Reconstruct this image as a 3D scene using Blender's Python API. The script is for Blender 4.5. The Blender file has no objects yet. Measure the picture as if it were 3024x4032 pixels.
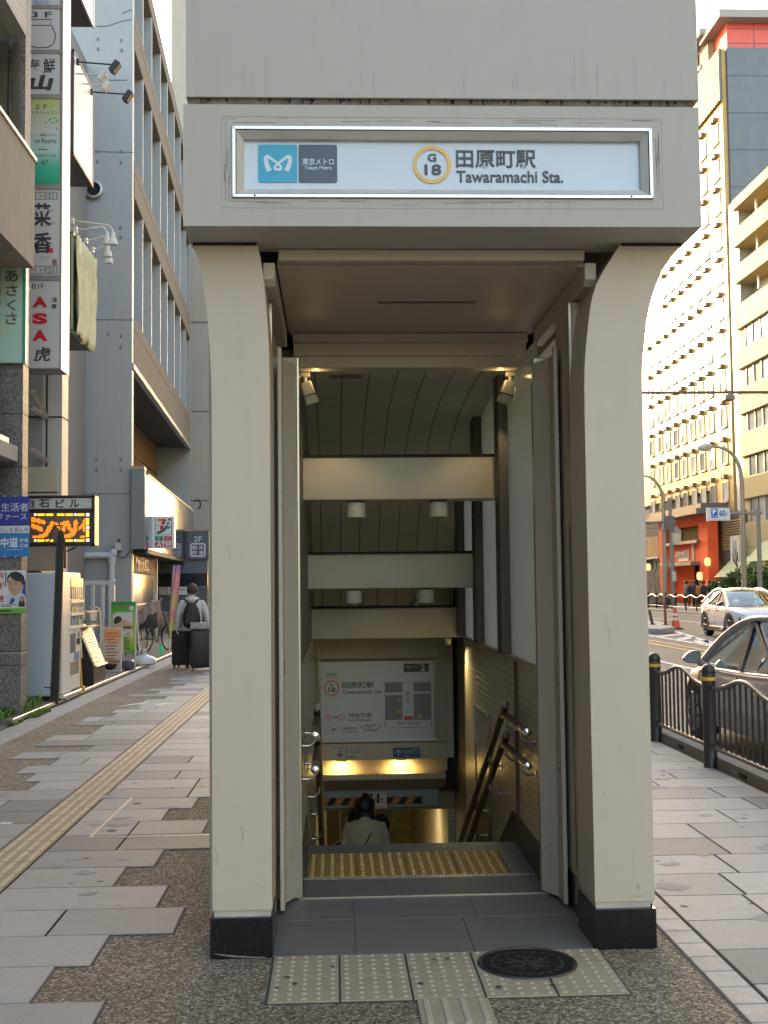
import bpy, bmesh, math, random
from mathutils import Vector, Matrix
random.seed(11)
SC = bpy.context.scene
COL = SC.collection
rad = math.radians

# ---------------------------------------------------------------- camera, sky, sun, exposure
EYE = Vector((0.0, 0.0, 1.70))
CAM_R = ((0.99903736, 0.00849202, 0.0430377),
         (-0.04242771, -0.06224167, 0.9971589),
         (-0.01114663, 0.99802498, 0.06182145))      # world axes in camera (right, up, forward)
FPX = 4630.0
cam = bpy.data.cameras.new('camera')
cam_ob = bpy.data.objects.new('camera', cam)
COL.objects.link(cam_ob)
cam.sensor_fit = 'VERTICAL'
cam.sensor_height = 36.0
cam.lens = FPX / 4032.0 * 36.0
cam.clip_start = 0.05
cam.clip_end = 3000
M = Matrix.Identity(4)
for i in range(3):
    M[i][0] = CAM_R[i][0]; M[i][1] = CAM_R[i][1]; M[i][2] = -CAM_R[i][2]; M[i][3] = EYE[i]
cam_ob.matrix_world = M
SC.camera = cam_ob

SUN_AZ, SUN_EL = -17.0, 13.0          # degrees; azimuth from the street direction (+Y) towards +X
world = bpy.data.worlds.new('World'); SC.world = world
world.use_nodes = True
wn = world.node_tree
bg = wn.nodes['Background']
sky = wn.nodes.new('ShaderNodeTexSky')
sky.sky_type = 'NISHITA'; sky.sun_disc = False
sky.sun_elevation = rad(SUN_EL); sky.sun_rotation = rad(SUN_AZ)
sky.air_density = 1.0; sky.dust_density = 2.0; sky.ozone_density = 1.0
haze_tint = wn.nodes.new('ShaderNodeMix'); haze_tint.data_type = 'RGBA'; haze_tint.blend_type = 'MULTIPLY'
haze_tint.inputs[0].default_value = 1.0; haze_tint.inputs[7].default_value = (1.18, 1.0, 0.85, 1)     # warm evening haze over the clear-sky model
wn.links.new(sky.outputs[0], haze_tint.inputs[6]); wn.links.new(haze_tint.outputs[2], bg.inputs[0])
bg.inputs[1].default_value = 0.15
sun = bpy.data.lights.new('sun', 'SUN'); sun_ob = bpy.data.objects.new('sun', sun); COL.objects.link(sun_ob)
sun.energy = 2.0; sun.angle = rad(0.5); sun.color = (1.0, 0.72, 0.36)
sd = Vector((math.sin(rad(SUN_AZ)) * math.cos(rad(SUN_EL)), math.cos(rad(SUN_AZ)) * math.cos(rad(SUN_EL)), math.sin(rad(SUN_EL))))
sun_ob.rotation_euler = sd.to_track_quat('Z', 'Y').to_euler()
SC.view_settings.view_transform = 'Standard'
SC.view_settings.look = 'None'
SC.view_settings.gamma = 1.0
SC.view_settings.exposure = 2.85
SC.cycles.max_bounces = 8
SC.cycles.diffuse_bounces = 4
SC.cycles.sample_clamp_indirect = 6.0
SC.cycles.use_denoising = True

# ---------------------------------------------------------------- survey: pixels of the 3024x4032 photograph on known planes
def ray(px, py):
    d = (px - 1512.0, -(py - 2016.0), FPX)
    return Vector([sum(CAM_R[i][k] * d[k] for k in range(3)) for i in range(3)])
def S(px, py, X=None, Y=None, Z=None):
    d = ray(px, py)
    if X is not None: t = (X - EYE.x) / d.x
    elif Y is not None: t = (Y - EYE.y) / d.y
    else: t = (Z - EYE.z) / d.z
    return EYE + d * t

# ---------------------------------------------------------------- materials
MATS = {}
def nn(nt, t, **kw):
    n = nt.nodes.new(t)
    for k, v in kw.items(): setattr(n, k, v)
    return n
def mat(name, col, rough=0.6, metal=0.0, var=0.05, scale=6.0, bump=0.0, bscale=150.0, spec=0.5, coat=0.0, emit=0.0, alpha=1.0,
        stain=0.0, stain_col=(0.12, 0.09, 0.07), streak=False, trans=0.0, tone=0.0, grain=0.0, gscale=160.0):
    if name in MATS: return MATS[name]
    m = bpy.data.materials.new(name); m.use_nodes = True; MATS[name] = m
    nt = m.node_tree; b = nt.nodes['Principled BSDF']; L = nt.links.new
    c4 = (col[0], col[1], col[2], 1)
    b.inputs['Base Color'].default_value = c4
    b.inputs['Roughness'].default_value = rough
    b.inputs['Metallic'].default_value = metal
    b.inputs['Specular IOR Level'].default_value = spec
    b.inputs['Coat Weight'].default_value = coat
    b.inputs['Coat Roughness'].default_value = 0.08
    b.inputs['Transmission Weight'].default_value = trans
    m.diffuse_color = c4
    tc = nn(nt, 'ShaderNodeTexCoord')
    out = None
    if var > 0:
        n = nn(nt, 'ShaderNodeTexNoise'); n.inputs['Scale'].default_value = scale; n.inputs['Detail'].default_value = 6
        n.inputs['Roughness'].default_value = 0.65
        L(tc.outputs['Object'], n.inputs['Vector'])
        mx = nn(nt, 'ShaderNodeMix', data_type='RGBA')
        mx.inputs[6].default_value = tuple(max(0, c * (1 - 2.2 * var)) for c in col) + (1,)
        mx.inputs[7].default_value = tuple(min(1, c * (1 + 2.2 * var)) for c in col) + (1,)
        L(n.outputs['Fac'], mx.inputs[0])
        out = mx.outputs[2]
        rr = nn(nt, 'ShaderNodeMapRange'); rr.inputs[3].default_value = max(0.02, rough - 0.08); rr.inputs[4].default_value = min(1, rough + 0.1)
        L(n.outputs['Fac'], rr.inputs[0]); L(rr.outputs[0], b.inputs['Roughness'])
    if grain > 0:
        ng = nn(nt, 'ShaderNodeTexNoise'); ng.inputs['Scale'].default_value = gscale; ng.inputs['Detail'].default_value = 4; ng.inputs['Roughness'].default_value = 0.8
        L(tc.outputs['Object'], ng.inputs['Vector'])
        rg = nn(nt, 'ShaderNodeMapRange'); rg.inputs[1].default_value = 0.33; rg.inputs[2].default_value = 0.67; rg.inputs[3].default_value = 1 - grain; rg.inputs[4].default_value = 1 + grain
        L(ng.outputs['Fac'], rg.inputs[0])
        mg = nn(nt, 'ShaderNodeMix', data_type='RGBA', blend_type='MULTIPLY'); mg.inputs[0].default_value = 1.0
        if out: L(out, mg.inputs[6])
        else: mg.inputs[6].default_value = c4
        L(rg.outputs[0], mg.inputs[7]); out = mg.outputs[2]
    if stain > 0:
        mp = nn(nt, 'ShaderNodeMapping')
        mp.inputs['Scale'].default_value = (9, 9, 0.9) if streak else (2.2, 2.2, 2.2)
        L(tc.outputs['Object'], mp.inputs['Vector'])
        n2 = nn(nt, 'ShaderNodeTexNoise'); n2.inputs['Scale'].default_value = 1.6; n2.inputs['Detail'].default_value = 8; n2.inputs['Roughness'].default_value = 0.7
        L(mp.outputs[0], n2.inputs['Vector'])
        r2 = nn(nt, 'ShaderNodeMapRange'); r2.inputs[1].default_value = 0.52; r2.inputs[2].default_value = 0.78; r2.inputs[4].default_value = stain
        L(n2.outputs['Fac'], r2.inputs[0])
        mx2 = nn(nt, 'ShaderNodeMix', data_type='RGBA'); mx2.inputs[7].default_value = tuple(stain_col) + (1,)
        if out: L(out, mx2.inputs[6])
        else: mx2.inputs[6].default_value = c4
        L(r2.outputs[0], mx2.inputs[0]); out = mx2.outputs[2]
    if tone > 0:
        at = nn(nt, 'ShaderNodeAttribute'); at.attribute_name = 'tone'
        hv = nn(nt, 'ShaderNodeMix', data_type='RGBA', blend_type='MULTIPLY'); hv.inputs[0].default_value = 1.0
        if out: L(out, hv.inputs[6])
        else: hv.inputs[6].default_value = c4
        L(at.outputs['Color'], hv.inputs[7]); out = hv.outputs[2]
    if out: L(out, b.inputs['Base Color'])
    if emit > 0:
        b.inputs['Emission Color'].default_value = c4; b.inputs['Emission Strength'].default_value = emit
        if out: L(out, b.inputs['Emission Color'])
    if bump > 0:
        nb = nn(nt, 'ShaderNodeTexNoise'); nb.inputs['Scale'].default_value = bscale; nb.inputs['Detail'].default_value = 3
        L(tc.outputs['Object'], nb.inputs['Vector'])
        bp = nn(nt, 'ShaderNodeBump'); bp.inputs['Strength'].default_value = bump; bp.inputs['Distance'].default_value = 0.004
        L(nb.outputs['Fac'], bp.inputs['Height']); L(bp.outputs[0], b.inputs['Normal'])
    if alpha < 1: b.inputs['Alpha'].default_value = alpha
    return m
def glass_mat(name, tint=(0.5, 0.6, 0.58), gloss=0.25, rough=0.03):
    if name in MATS: return MATS[name]
    m = bpy.data.materials.new(name); m.use_nodes = True; MATS[name] = m
    nt = m.node_tree; nt.nodes.remove(nt.nodes['Principled BSDF'])
    t = nn(nt, 'ShaderNodeBsdfTransparent'); t.inputs[0].default_value = tuple(tint) + (1,)
    g = nn(nt, 'ShaderNodeBsdfGlossy'); g.inputs['Roughness'].default_value = rough; g.inputs[0].default_value = (0.9, 0.95, 0.95, 1)
    f = nn(nt, 'ShaderNodeFresnel'); f.inputs[0].default_value = 1.5
    a = nn(nt, 'ShaderNodeMath', operation='ADD', use_clamp=True); a.inputs[1].default_value = gloss
    nt.links.new(f.outputs[0], a.inputs[0])
    mx = nn(nt, 'ShaderNodeMixShader')
    nt.links.new(a.outputs[0], mx.inputs[0]); nt.links.new(t.outputs[0], mx.inputs[1]); nt.links.new(g.outputs[0], mx.inputs[2])
    nt.links.new(mx.outputs[0], nt.nodes['Material Output'].inputs[0])
    return m
def frosted(name, col):
    if name in MATS: return MATS[name]
    m = bpy.data.materials.new(name); m.use_nodes = True; MATS[name] = m
    nt = m.node_tree; nt.nodes.remove(nt.nodes['Principled BSDF'])
    d = nn(nt, 'ShaderNodeBsdfDiffuse'); d.inputs[0].default_value = tuple(col) + (1,)
    t = nn(nt, 'ShaderNodeBsdfTranslucent'); t.inputs[0].default_value = tuple(col) + (1,)
    g = nn(nt, 'ShaderNodeBsdfGlossy'); g.inputs['Roughness'].default_value = 0.15
    m1 = nn(nt, 'ShaderNodeMixShader'); m1.inputs[0].default_value = 0.9
    m2 = nn(nt, 'ShaderNodeMixShader'); m2.inputs[0].default_value = 0.08
    L = nt.links.new
    L(d.outputs[0], m1.inputs[1]); L(t.outputs[0], m1.inputs[2]); L(m1.outputs[0], m2.inputs[1]); L(g.outputs[0], m2.inputs[2])
    L(m2.outputs[0], nt.nodes['Material Output'].inputs[0])
    return m
def brick_mat(name, col, mortar, bw, bh, rough=0.35, axis='YZ', gap=0.004, var=0.08, offset=0.0, bump=0.6, spec=0.5):
    if name in MATS: return MATS[name]
    m = mat(name, col, rough=rough, var=0, spec=spec)
    nt = m.node_tree; L = nt.links.new; b = nt.nodes['Principled BSDF']
    tc = nn(nt, 'ShaderNodeTexCoord'); sp = nn(nt, 'ShaderNodeSeparateXYZ'); cb = nn(nt, 'ShaderNodeCombineXYZ')
    L(tc.outputs['Object'], sp.inputs[0])
    L(sp.outputs[{'X': 0, 'Y': 1, 'Z': 2}[axis[0]]], cb.inputs[0]); L(sp.outputs[{'X': 0, 'Y': 1, 'Z': 2}[axis[1]]], cb.inputs[1])
    br = nn(nt, 'ShaderNodeTexBrick'); br.offset = offset; br.squash = 1.0
    br.inputs['Scale'].default_value = 1.0; br.inputs['Brick Width'].default_value = bw; br.inputs['Row Height'].default_value = bh
    br.inputs['Mortar Size'].default_value = gap; br.inputs['Mortar Smooth'].default_value = 0.1; br.inputs['Bias'].default_value = 0.0
    br.inputs['Color1'].default_value = tuple(c * (1 - var) for c in col) + (1,)
    br.inputs['Color2'].default_value = tuple(min(1, c * (1 + var)) for c in col) + (1,)
    br.inputs['Mortar'].default_value = tuple(mortar) + (1,)
    L(cb.outputs[0], br.inputs['Vector'])
    n = nn(nt, 'ShaderNodeTexNoise'); n.inputs['Scale'].default_value = 1.3; n.inputs['Detail'].default_value = 7
    L(tc.outputs['Object'], n.inputs['Vector'])
    mr = nn(nt, 'ShaderNodeMapRange'); mr.inputs[3].default_value = 0.78; mr.inputs[4].default_value = 1.16
    L(n.outputs['Fac'], mr.inputs[0])
    mx = nn(nt, 'ShaderNodeMix', data_type='RGBA', blend_type='MULTIPLY'); mx.inputs[0].default_value = 1
    L(br.outputs['Color'], mx.inputs[6]); L(mr.outputs[0], mx.inputs[7]); L(mx.outputs[2], b.inputs['Base Color'])
    bp = nn(nt, 'ShaderNodeBump'); bp.invert = True; bp.inputs['Strength'].default_value = bump; bp.inputs['Distance'].default_value = 0.003
    L(br.outputs['Fac'], bp.inputs['Height']); L(bp.outputs[0], b.inputs['Normal'])
    return m
def speckle_mat(name, cols, scale, rough=0.8, bump=0.8, big=0.15, dist=0.006):
    """exposed aggregate, granite, asphalt: voronoi cells in several stone colours"""
    if name in MATS: return MATS[name]
    m = mat(name, cols[0], rough=rough, var=0)
    nt = m.node_tree; L = nt.links.new; b = nt.nodes['Principled BSDF']
    tc = nn(nt, 'ShaderNodeTexCoord')
    v = nn(nt, 'ShaderNodeTexVoronoi'); v.inputs['Scale'].default_value = scale
    L(tc.outputs['Object'], v.inputs['Vector'])
    sp = nn(nt, 'ShaderNodeSeparateColor'); L(v.outputs['Color'], sp.inputs[0])
    cr = nn(nt, 'ShaderNodeValToRGB'); cr.color_ramp.interpolation = 'CONSTANT'
    el = cr.color_ramp.elements
    while len(el) < len(cols): el.new(0.5)
    for i, c in enumerate(cols):
        el[i].position = i / len(cols); el[i].color = tuple(c) + (1,)
    L(sp.outputs[0], cr.inputs[0])
    n = nn(nt, 'ShaderNodeTexNoise'); n.inputs['Scale'].default_value = 0.9; n.inputs['Detail'].default_value = 6
    L(tc.outputs['Object'], n.inputs['Vector'])
    mr = nn(nt, 'ShaderNodeMapRange'); mr.inputs[1].default_value = 0.3; mr.inputs[2].default_value = 0.7
    mr.inputs[3].default_value = 1 - big; mr.inputs[4].default_value = 1 + big
    L(n.outputs['Fac'], mr.inputs[0])
    mx = nn(nt, 'ShaderNodeMix', data_type='RGBA', blend_type='MULTIPLY'); mx.inputs[0].default_value = 1
    L(cr.outputs[0], mx.inputs[6]); L(mr.outputs[0], mx.inputs[7]); L(mx.outputs[2], b.inputs['Base Color'])
    if bump:
        bp = nn(nt, 'ShaderNodeBump'); bp.invert = True; bp.inputs['Strength'].default_value = bump; bp.inputs['Distance'].default_value = dist
        L(v.outputs['Distance'], bp.inputs['Height']); L(bp.outputs[0], b.inputs['Normal'])
    return m

# ---------------------------------------------------------------- scene graph helpers
def tag(o, label=None, cat=None, group=None, kind=None):
    if label: o['label'] = label
    if cat: o['category'] = cat
    if group: o['group'] = group
    if kind: o['kind'] = kind
    return o
def thing(name, label, cat, loc=(0, 0, 0), rz=0.0, group=None):
    o = bpy.data.objects.new(name, None); COL.objects.link(o)
    o.empty_display_size = 0.2
    o.location = loc; o.rotation_euler = (0, 0, rz)
    return tag(o, label, cat, group)
def mw(o):
    m = Matrix.LocRotScale(o.location, o.rotation_euler, None)
    return mw(o.parent) @ m if o.parent else m
def kids(o): return [c for c in bpy.data.objects if c.parent == o]
def dup(root, loc, rz=None, label=None, group=None):
    ch1 = list(root.children_recursive)
    r = root.copy(); COL.objects.link(r); r.location = loc
    if rz is not None: r.rotation_euler = (0, 0, rz)
    if label: r['label'] = label
    if group: r['group'] = group
    mp = {root: r}
    for c in ch1:
        d = c.copy(); COL.objects.link(d); mp[c] = d
    for c in ch1: mp[c].parent = mp[c.parent]
    return r

class MB:
    """collects shapes and links them as ONE mesh object"""
    def __init__(self): self.bm = bmesh.new(); self.mi = 0
    def _fin(self, faces):
        for f in faces: f.material_index = self.mi
        return faces
    def poly(self, pts):
        vs = [self.bm.verts.new(p) for p in pts]
        return self._fin([self.bm.faces.new(vs)])
    def box(self, a, b, bev=0.0, seg=1):
        x0, y0, z0 = [min(a[i], b[i]) for i in range(3)]; x1, y1, z1 = [max(a[i], b[i]) for i in range(3)]
        return self.hexa([(x0, y0, z0), (x1, y0, z0), (x1, y1, z0), (x0, y1, z0), (x0, y0, z1), (x1, y0, z1), (x1, y1, z1), (x0, y1, z1)], bev, seg)
    def hexa(self, p, bev=0.0, seg=1):
        v = [self.bm.verts.new(q) for q in p]
        fs = [self.bm.faces.new([v[i] for i in q]) for q in ((3, 2, 1, 0), (4, 5, 6, 7), (0, 1, 5, 4), (1, 2, 6, 5), (2, 3, 7, 6), (3, 0, 4, 7))]
        self._fin(fs)
        if bev > 0:
            es = list({e for f in fs for e in f.edges})
            r = bmesh.ops.bevel(self.bm, geom=es, offset=bev, segments=seg, affect='EDGES', profile=0.5)
            self._fin(r['faces'])
        return fs
    def prism(self, pts, d, bev=0.0):
        """planar outline pts (3-D), extruded by vector d"""
        d = Vector(d); n = len(pts)
        a = [self.bm.verts.new(p) for p in pts]; b = [self.bm.verts.new(Vector(p) + d) for p in pts]
        fs = [self.bm.faces.new(list(reversed(a))), self.bm.faces.new(b)]
        for i in range(n):
            j = (i + 1) % n
            fs.append(self.bm.faces.new((a[i], a[j], b[j], b[i])))
        self._fin(fs)
        if bev > 0:
            es = list({e for f in fs[:2] for e in f.edges})
            r = bmesh.ops.bevel(self.bm, geom=es, offset=bev, segments=1, affect='EDGES'); self._fin(r['faces'])
        return fs
    def tube(self, path, r, n=10, cap=True):
        """tube along a path; r is one radius or one per point"""
        path = [Vector(p) for p in path]; rs = r if isinstance(r, (list, tuple)) else [r] * len(path)
        rings = []; up = Vector((0, 0, 1))
        prev = None
        for i, p in enumerate(path):
            d = (path[min(i + 1, len(path) - 1)] - path[max(i - 1, 0)]).normalized()
            if prev is None:
                s = d.cross(up)
                if s.length < 1e-3: s = d.cross(Vector((0, 1, 0)))
                s.normalize()
            else:
                s = (prev - d * prev.dot(d)).normalized()
            prev = s; t = d.cross(s)
            rings.append([self.bm.verts.new(p + (s * math.cos(2 * math.pi * k / n) + t * math.sin(2 * math.pi * k / n)) * rs[i]) for k in range(n)])
        fs = []
        for a, b in zip(rings, rings[1:]):
            for k in range(n): fs.append(self.bm.faces.new((a[k], a[(k + 1) % n], b[(k + 1) % n], b[k])))
        if cap: fs.append(self.bm.faces.new(list(reversed(rings[0])))); fs.append(self.bm.faces.new(rings[-1]))
        return self._fin(fs)
    def lathe(self, c, prof, n=24, axis='Z'):
        """prof: (radius, height) pairs from bottom to top"""
        c = Vector(c); rings = []
        def at(r, h, k):
            a = 2 * math.pi * k / n; u, v = r * math.cos(a), r * math.sin(a)
            return c + {'Z': Vector((u, v, h)), 'X': Vector((h, u, v)), 'Y': Vector((v, h, u))}[axis]
        for r, h in prof: rings.append([self.bm.verts.new(at(max(r, 1e-4), h, k)) for k in range(n)])
        fs = []
        for a, b in zip(rings, rings[1:]):
            for k in range(n): fs.append(self.bm.faces.new((a[k], a[(k + 1) % n], b[(k + 1) % n], b[k])))
        fs.append(self.bm.faces.new(list(reversed(rings[0])))); fs.append(self.bm.faces.new(rings[-1]))
        return self._fin(fs)
    def grid(self, rows, close=False):
        """rows of points -> quads"""
        vr = [[self.bm.verts.new(p) for p in r] for r in rows]; fs = []
        for a, b in zip(vr, vr[1:]):
            m = len(a)
            for k in range(m if close else m - 1):
                fs.append(self.bm.faces.new((a[k], a[(k + 1) % m], b[(k + 1) % m], b[k])))
        return self._fin(fs)
    def ellipsoid(self, c, r, nu=14, nv=9):
        c = Vector(c); rows = []
        for i in range(nv + 1):
            t = -math.pi / 2 + math.pi * i / nv
            rows.append([c + Vector((r[0] * max(math.cos(t), 1e-3) * math.cos(2 * math.pi * k / nu), r[1] * max(math.cos(t), 1e-3) * math.sin(2 * math.pi * k / nu), r[2] * math.sin(t))) for k in range(nu)])
        return self.grid(rows, close=True)
    def build(self, name, mats, parent=None, smooth=None, world=True, thick=0.0):
        me = bpy.data.meshes.new(name)
        bmesh.ops.recalc_face_normals(self.bm, faces=self.bm.faces)
        if parent and world:
            self.bm.transform(mw(parent).inverted())
        self.bm.to_mesh(me); self.bm.free()
        for m in (mats if isinstance(mats, (list, tuple)) else [mats]): me.materials.append(m)
        o = bpy.data.objects.new(name, me); COL.objects.link(o)
        if parent: o.parent = parent
        if smooth is not None:
            me.polygons.foreach_set('use_smooth', [True] * len(me.polygons))
            me.set_sharp_from_angle(angle=rad(smooth))
        return o

def text_mesh(s, size, bold=0.0, ext=0.002, space=1.0, shear=0.0):
    cu = bpy.data.curves.new('lettering', 'FONT'); cu.body = s; cu.size = size; cu.align_x = 'CENTER'; cu.align_y = 'CENTER'
    cu.extrude = ext; cu.offset = bold * size; cu.space_character = space; cu.resolution_u = 4; cu.shear = shear
    cu.space_line = 1.0
    o = bpy.data.objects.new('lettering', cu); COL.objects.link(o)
    dg = bpy.context.evaluated_depsgraph_get(); dg.update()
    me = bpy.data.meshes.new_from_object(o.evaluated_get(dg))
    bpy.data.objects.remove(o); bpy.data.curves.remove(cu)
    me.materials.clear()
    return me
class Face:
    """a flat sign face in the scene: origin, right, up, outward normal; things are laid on it"""
    def __init__(self, o, u, v, parent):
        self.o = Vector(o); self.u = Vector(u).normalized(); self.v = Vector(v).normalized(); self.n = self.u.cross(self.v); self.parent = parent
    def at(self, x, y, h=0.0): return self.o + self.u * x + self.v * y + self.n * h
    def text(self, s, x, y, size, m, name='lettering', bold=0.0, h=0.003, ext=0.0015, width=None, height=None, space=1.0, parent=None, shear=0.0, fit=None):
        """size = letter size in m; width / height squeeze the finished words to that size"""
        me = text_mesh(s, size, bold, ext, space, shear)
        if not me.vertices: return None
        xs = [v.co.x for v in me.vertices]; ys = [v.co.y for v in me.vertices]
        cx, cy = (min(xs) + max(xs)) / 2, (min(ys) + max(ys)) / 2
        kx = width / (max(xs) - min(xs)) if width else 1.0
        ky = height / (max(ys) - min(ys)) if height else (kx if width and not height else 1.0)
        if height and not width: kx = ky
        T = Matrix.Identity(4)
        p = self.at(x, y, h)
        for i in range(3):
            T[i][0] = self.u[i] * kx; T[i][1] = self.v[i] * ky; T[i][2] = self.n[i]; T[i][3] = p[i] - self.u[i] * kx * cx - self.v[i] * ky * cy
        par = parent or self.parent
        me.transform(mw(par).inverted() @ T)
        me.materials.append(m); me.name = name
        o = bpy.data.objects.new(name, me); COL.objects.link(o); o.parent = par
        return o
    def shape(self, pts, m, name, h=0.002, t=0.002, parent=None):
        b = MB(); b.prism([self.at(x, y, h) for x, y in pts], self.n * t)
        return b.build(name, m, parent or self.parent)
    def rect(self, x0, y0, x1, y1, m, name, h=0.002, t=0.002, parent=None, r=0.0):
        return self.shape(rrect(x0, y0, x1, y1, r), m, name, h, t, parent)
    def ring(self, x, y, ro, ri, m, name, h=0.003, t=0.002, n=40, parent=None):
        b = MB()
        for k in range(n):
            a0, a1 = 2 * math.pi * k / n, 2 * math.pi * (k + 1) / n
            q = [(x + ri * math.cos(a0), y + ri * math.sin(a0)), (x + ro * math.cos(a0), y + ro * math.sin(a0)), (x + ro * math.cos(a1), y + ro * math.sin(a1)), (x + ri * math.cos(a1), y + ri * math.sin(a1))]
            b.poly([self.at(px, py, h + t) for px, py in q])
        return b.build(name, m, parent or self.parent)
def rrect(x0, y0, x1, y1, r, n=5):
    if r <= 0: return [(x0, y0), (x1, y0), (x1, y1), (x0, y1)]
    out = []
    for cx, cy, a0 in ((x1 - r, y0 + r, -90), (x1 - r, y1 - r, 0), (x0 + r, y1 - r, 90), (x0 + r, y0 + r, 180)):
        for k in range(n + 1):
            a = rad(a0 + 90 * k / n); out.append((cx + r * math.cos(a), cy + r * math.sin(a)))
    return out
def stroke(pts, w):
    """outline of a flat stroke of half-width(s) w along 2-D pts"""
    ws = w if isinstance(w, (list, tuple)) else [w] * len(pts)
    l, r = [], []
    for i, p in enumerate(pts):
        a = pts[max(0, i - 1)]; b = pts[min(len(pts) - 1, i + 1)]
        dx, dy = b[0] - a[0], b[1] - a[1]; d = math.hypot(dx, dy) or 1
        l.append((p[0] - dy / d * ws[i], p[1] + dx / d * ws[i])); r.append((p[0] + dy / d * ws[i], p[1] - dx / d * ws[i]))
    return r + l[::-1]
def smooth_path(pts, n=6):
    """Catmull-Rom through 2-D or 3-D points"""
    P = [Vector(p) for p in pts]; out = []
    for i in range(len(P) - 1):
        p0 = P[max(0, i - 1)]; p1 = P[i]; p2 = P[i + 1]; p3 = P[min(len(P) - 1, i + 2)]
        for k in range(n):
            t = k / n
            out.append(0.5 * ((2 * p1) + (p2 - p0) * t + (2 * p0 - 5 * p1 + 4 * p2 - p3) * t * t + (3 * p1 - p0 - 3 * p2 + p3) * t ** 3))
    out.append(P[-1]); return out
X_, Y_, Z_ = Vector((1, 0, 0)), Vector((0, 1, 0)), Vector((0, 0, 1))
# ================================================================ SETTING: ground, road, pavements
HOLE = (-0.45, 1.40, 7.78, 12.42)        # stairwell opening x0,x1,y0,y1
def holed_sheet(b, x0, x1, y0, y1, z):
    hx0, hx1, hy0, hy1 = HOLE
    for a in ((x0, y0, x1, hy0), (x0, hy1, x1, y1), (x0, hy0, hx0, hy1), (hx1, hy0, x1, hy1)):
        b.poly([(a[0], a[1], z), (a[2], a[1], z), (a[2], a[3], z), (a[0], a[3], z)])
ASPHALT = speckle_mat('asphalt', [(.10, .094, .086), (.125, .116, .104), (.085, .082, .078), (.145, .135, .122)], 90, rough=.72, bump=.35, big=.25)
GRAVEL = speckle_mat('exposed_aggregate', [(.205, .16, .105), (.13, .10, .066), (.31, .25, .175), (.175, .14, .095), (.085, .068, .05), (.25, .20, .13), (.45, .39, .30)], 95, rough=.85, bump=.9, big=.16)
CONC = mat('concrete', (.34, .33, .30), rough=.85, var=.12, scale=5, bump=.25, bscale=60, stain=.35)
b = MB(); holed_sheet(b, -700, 700, -400, 1500, -0.10)
tag(b.build('ground', mat('far_ground', (.16, .155, .145), rough=.9, var=.1, scale=.4)), kind='structure')
b = MB(); b.poly([(3.6, -30, -.08), (19.3, -30, -.08), (19.3, 400, -.08), (3.6, 400, -.08)])
tag(b.build('road', ASPHALT), kind='structure')
b = MB(); holed_sheet(b, -4.0, 3.46, -12, 140, 0.0)
for a in ((-4.0, -12, 3.46, -12), (3.46, -12, 3.46, 140)): b.poly([(a[0], a[1], -.12), (a[2], a[3], -.12), (a[2], a[3], 0), (a[0], a[1], 0)])
tag(b.build('pavement', GRAVEL), kind='structure')
b = MB(); b.box((-16, 14.95, -.09), (-4.03, 140, .07)); b.box((-16, -12, -.09), (-4.03, 14.95, .012))
tag(b.build('forecourt', mat('forecourt_concrete', (.17, .15, .135), rough=.8, var=.14, scale=3, stain=.4)), kind='structure')
b = MB()
for k in range(16): b.box((-4.03, 14.95 + k * 1.2, .035), (-4.0, 14.95 + k * 1.2 + 1.185, .085), .004)
tag(b.build('forecourt_edge', mat('edge_metal', (.62, .56, .46), rough=.25, metal=.7, var=.05)), kind='structure')
b = MB()
for k in range(90): b.box((-3.995, -4 + k * .61, -.01), (-3.64, -4 + k * .61 + .6, .012), .004)
tag(b.build('kerb_stones', mat('kerb_stone', (.36, .345, .32), rough=.85, var=.14, scale=4, bump=.2, stain=.3)), kind='structure')

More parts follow.
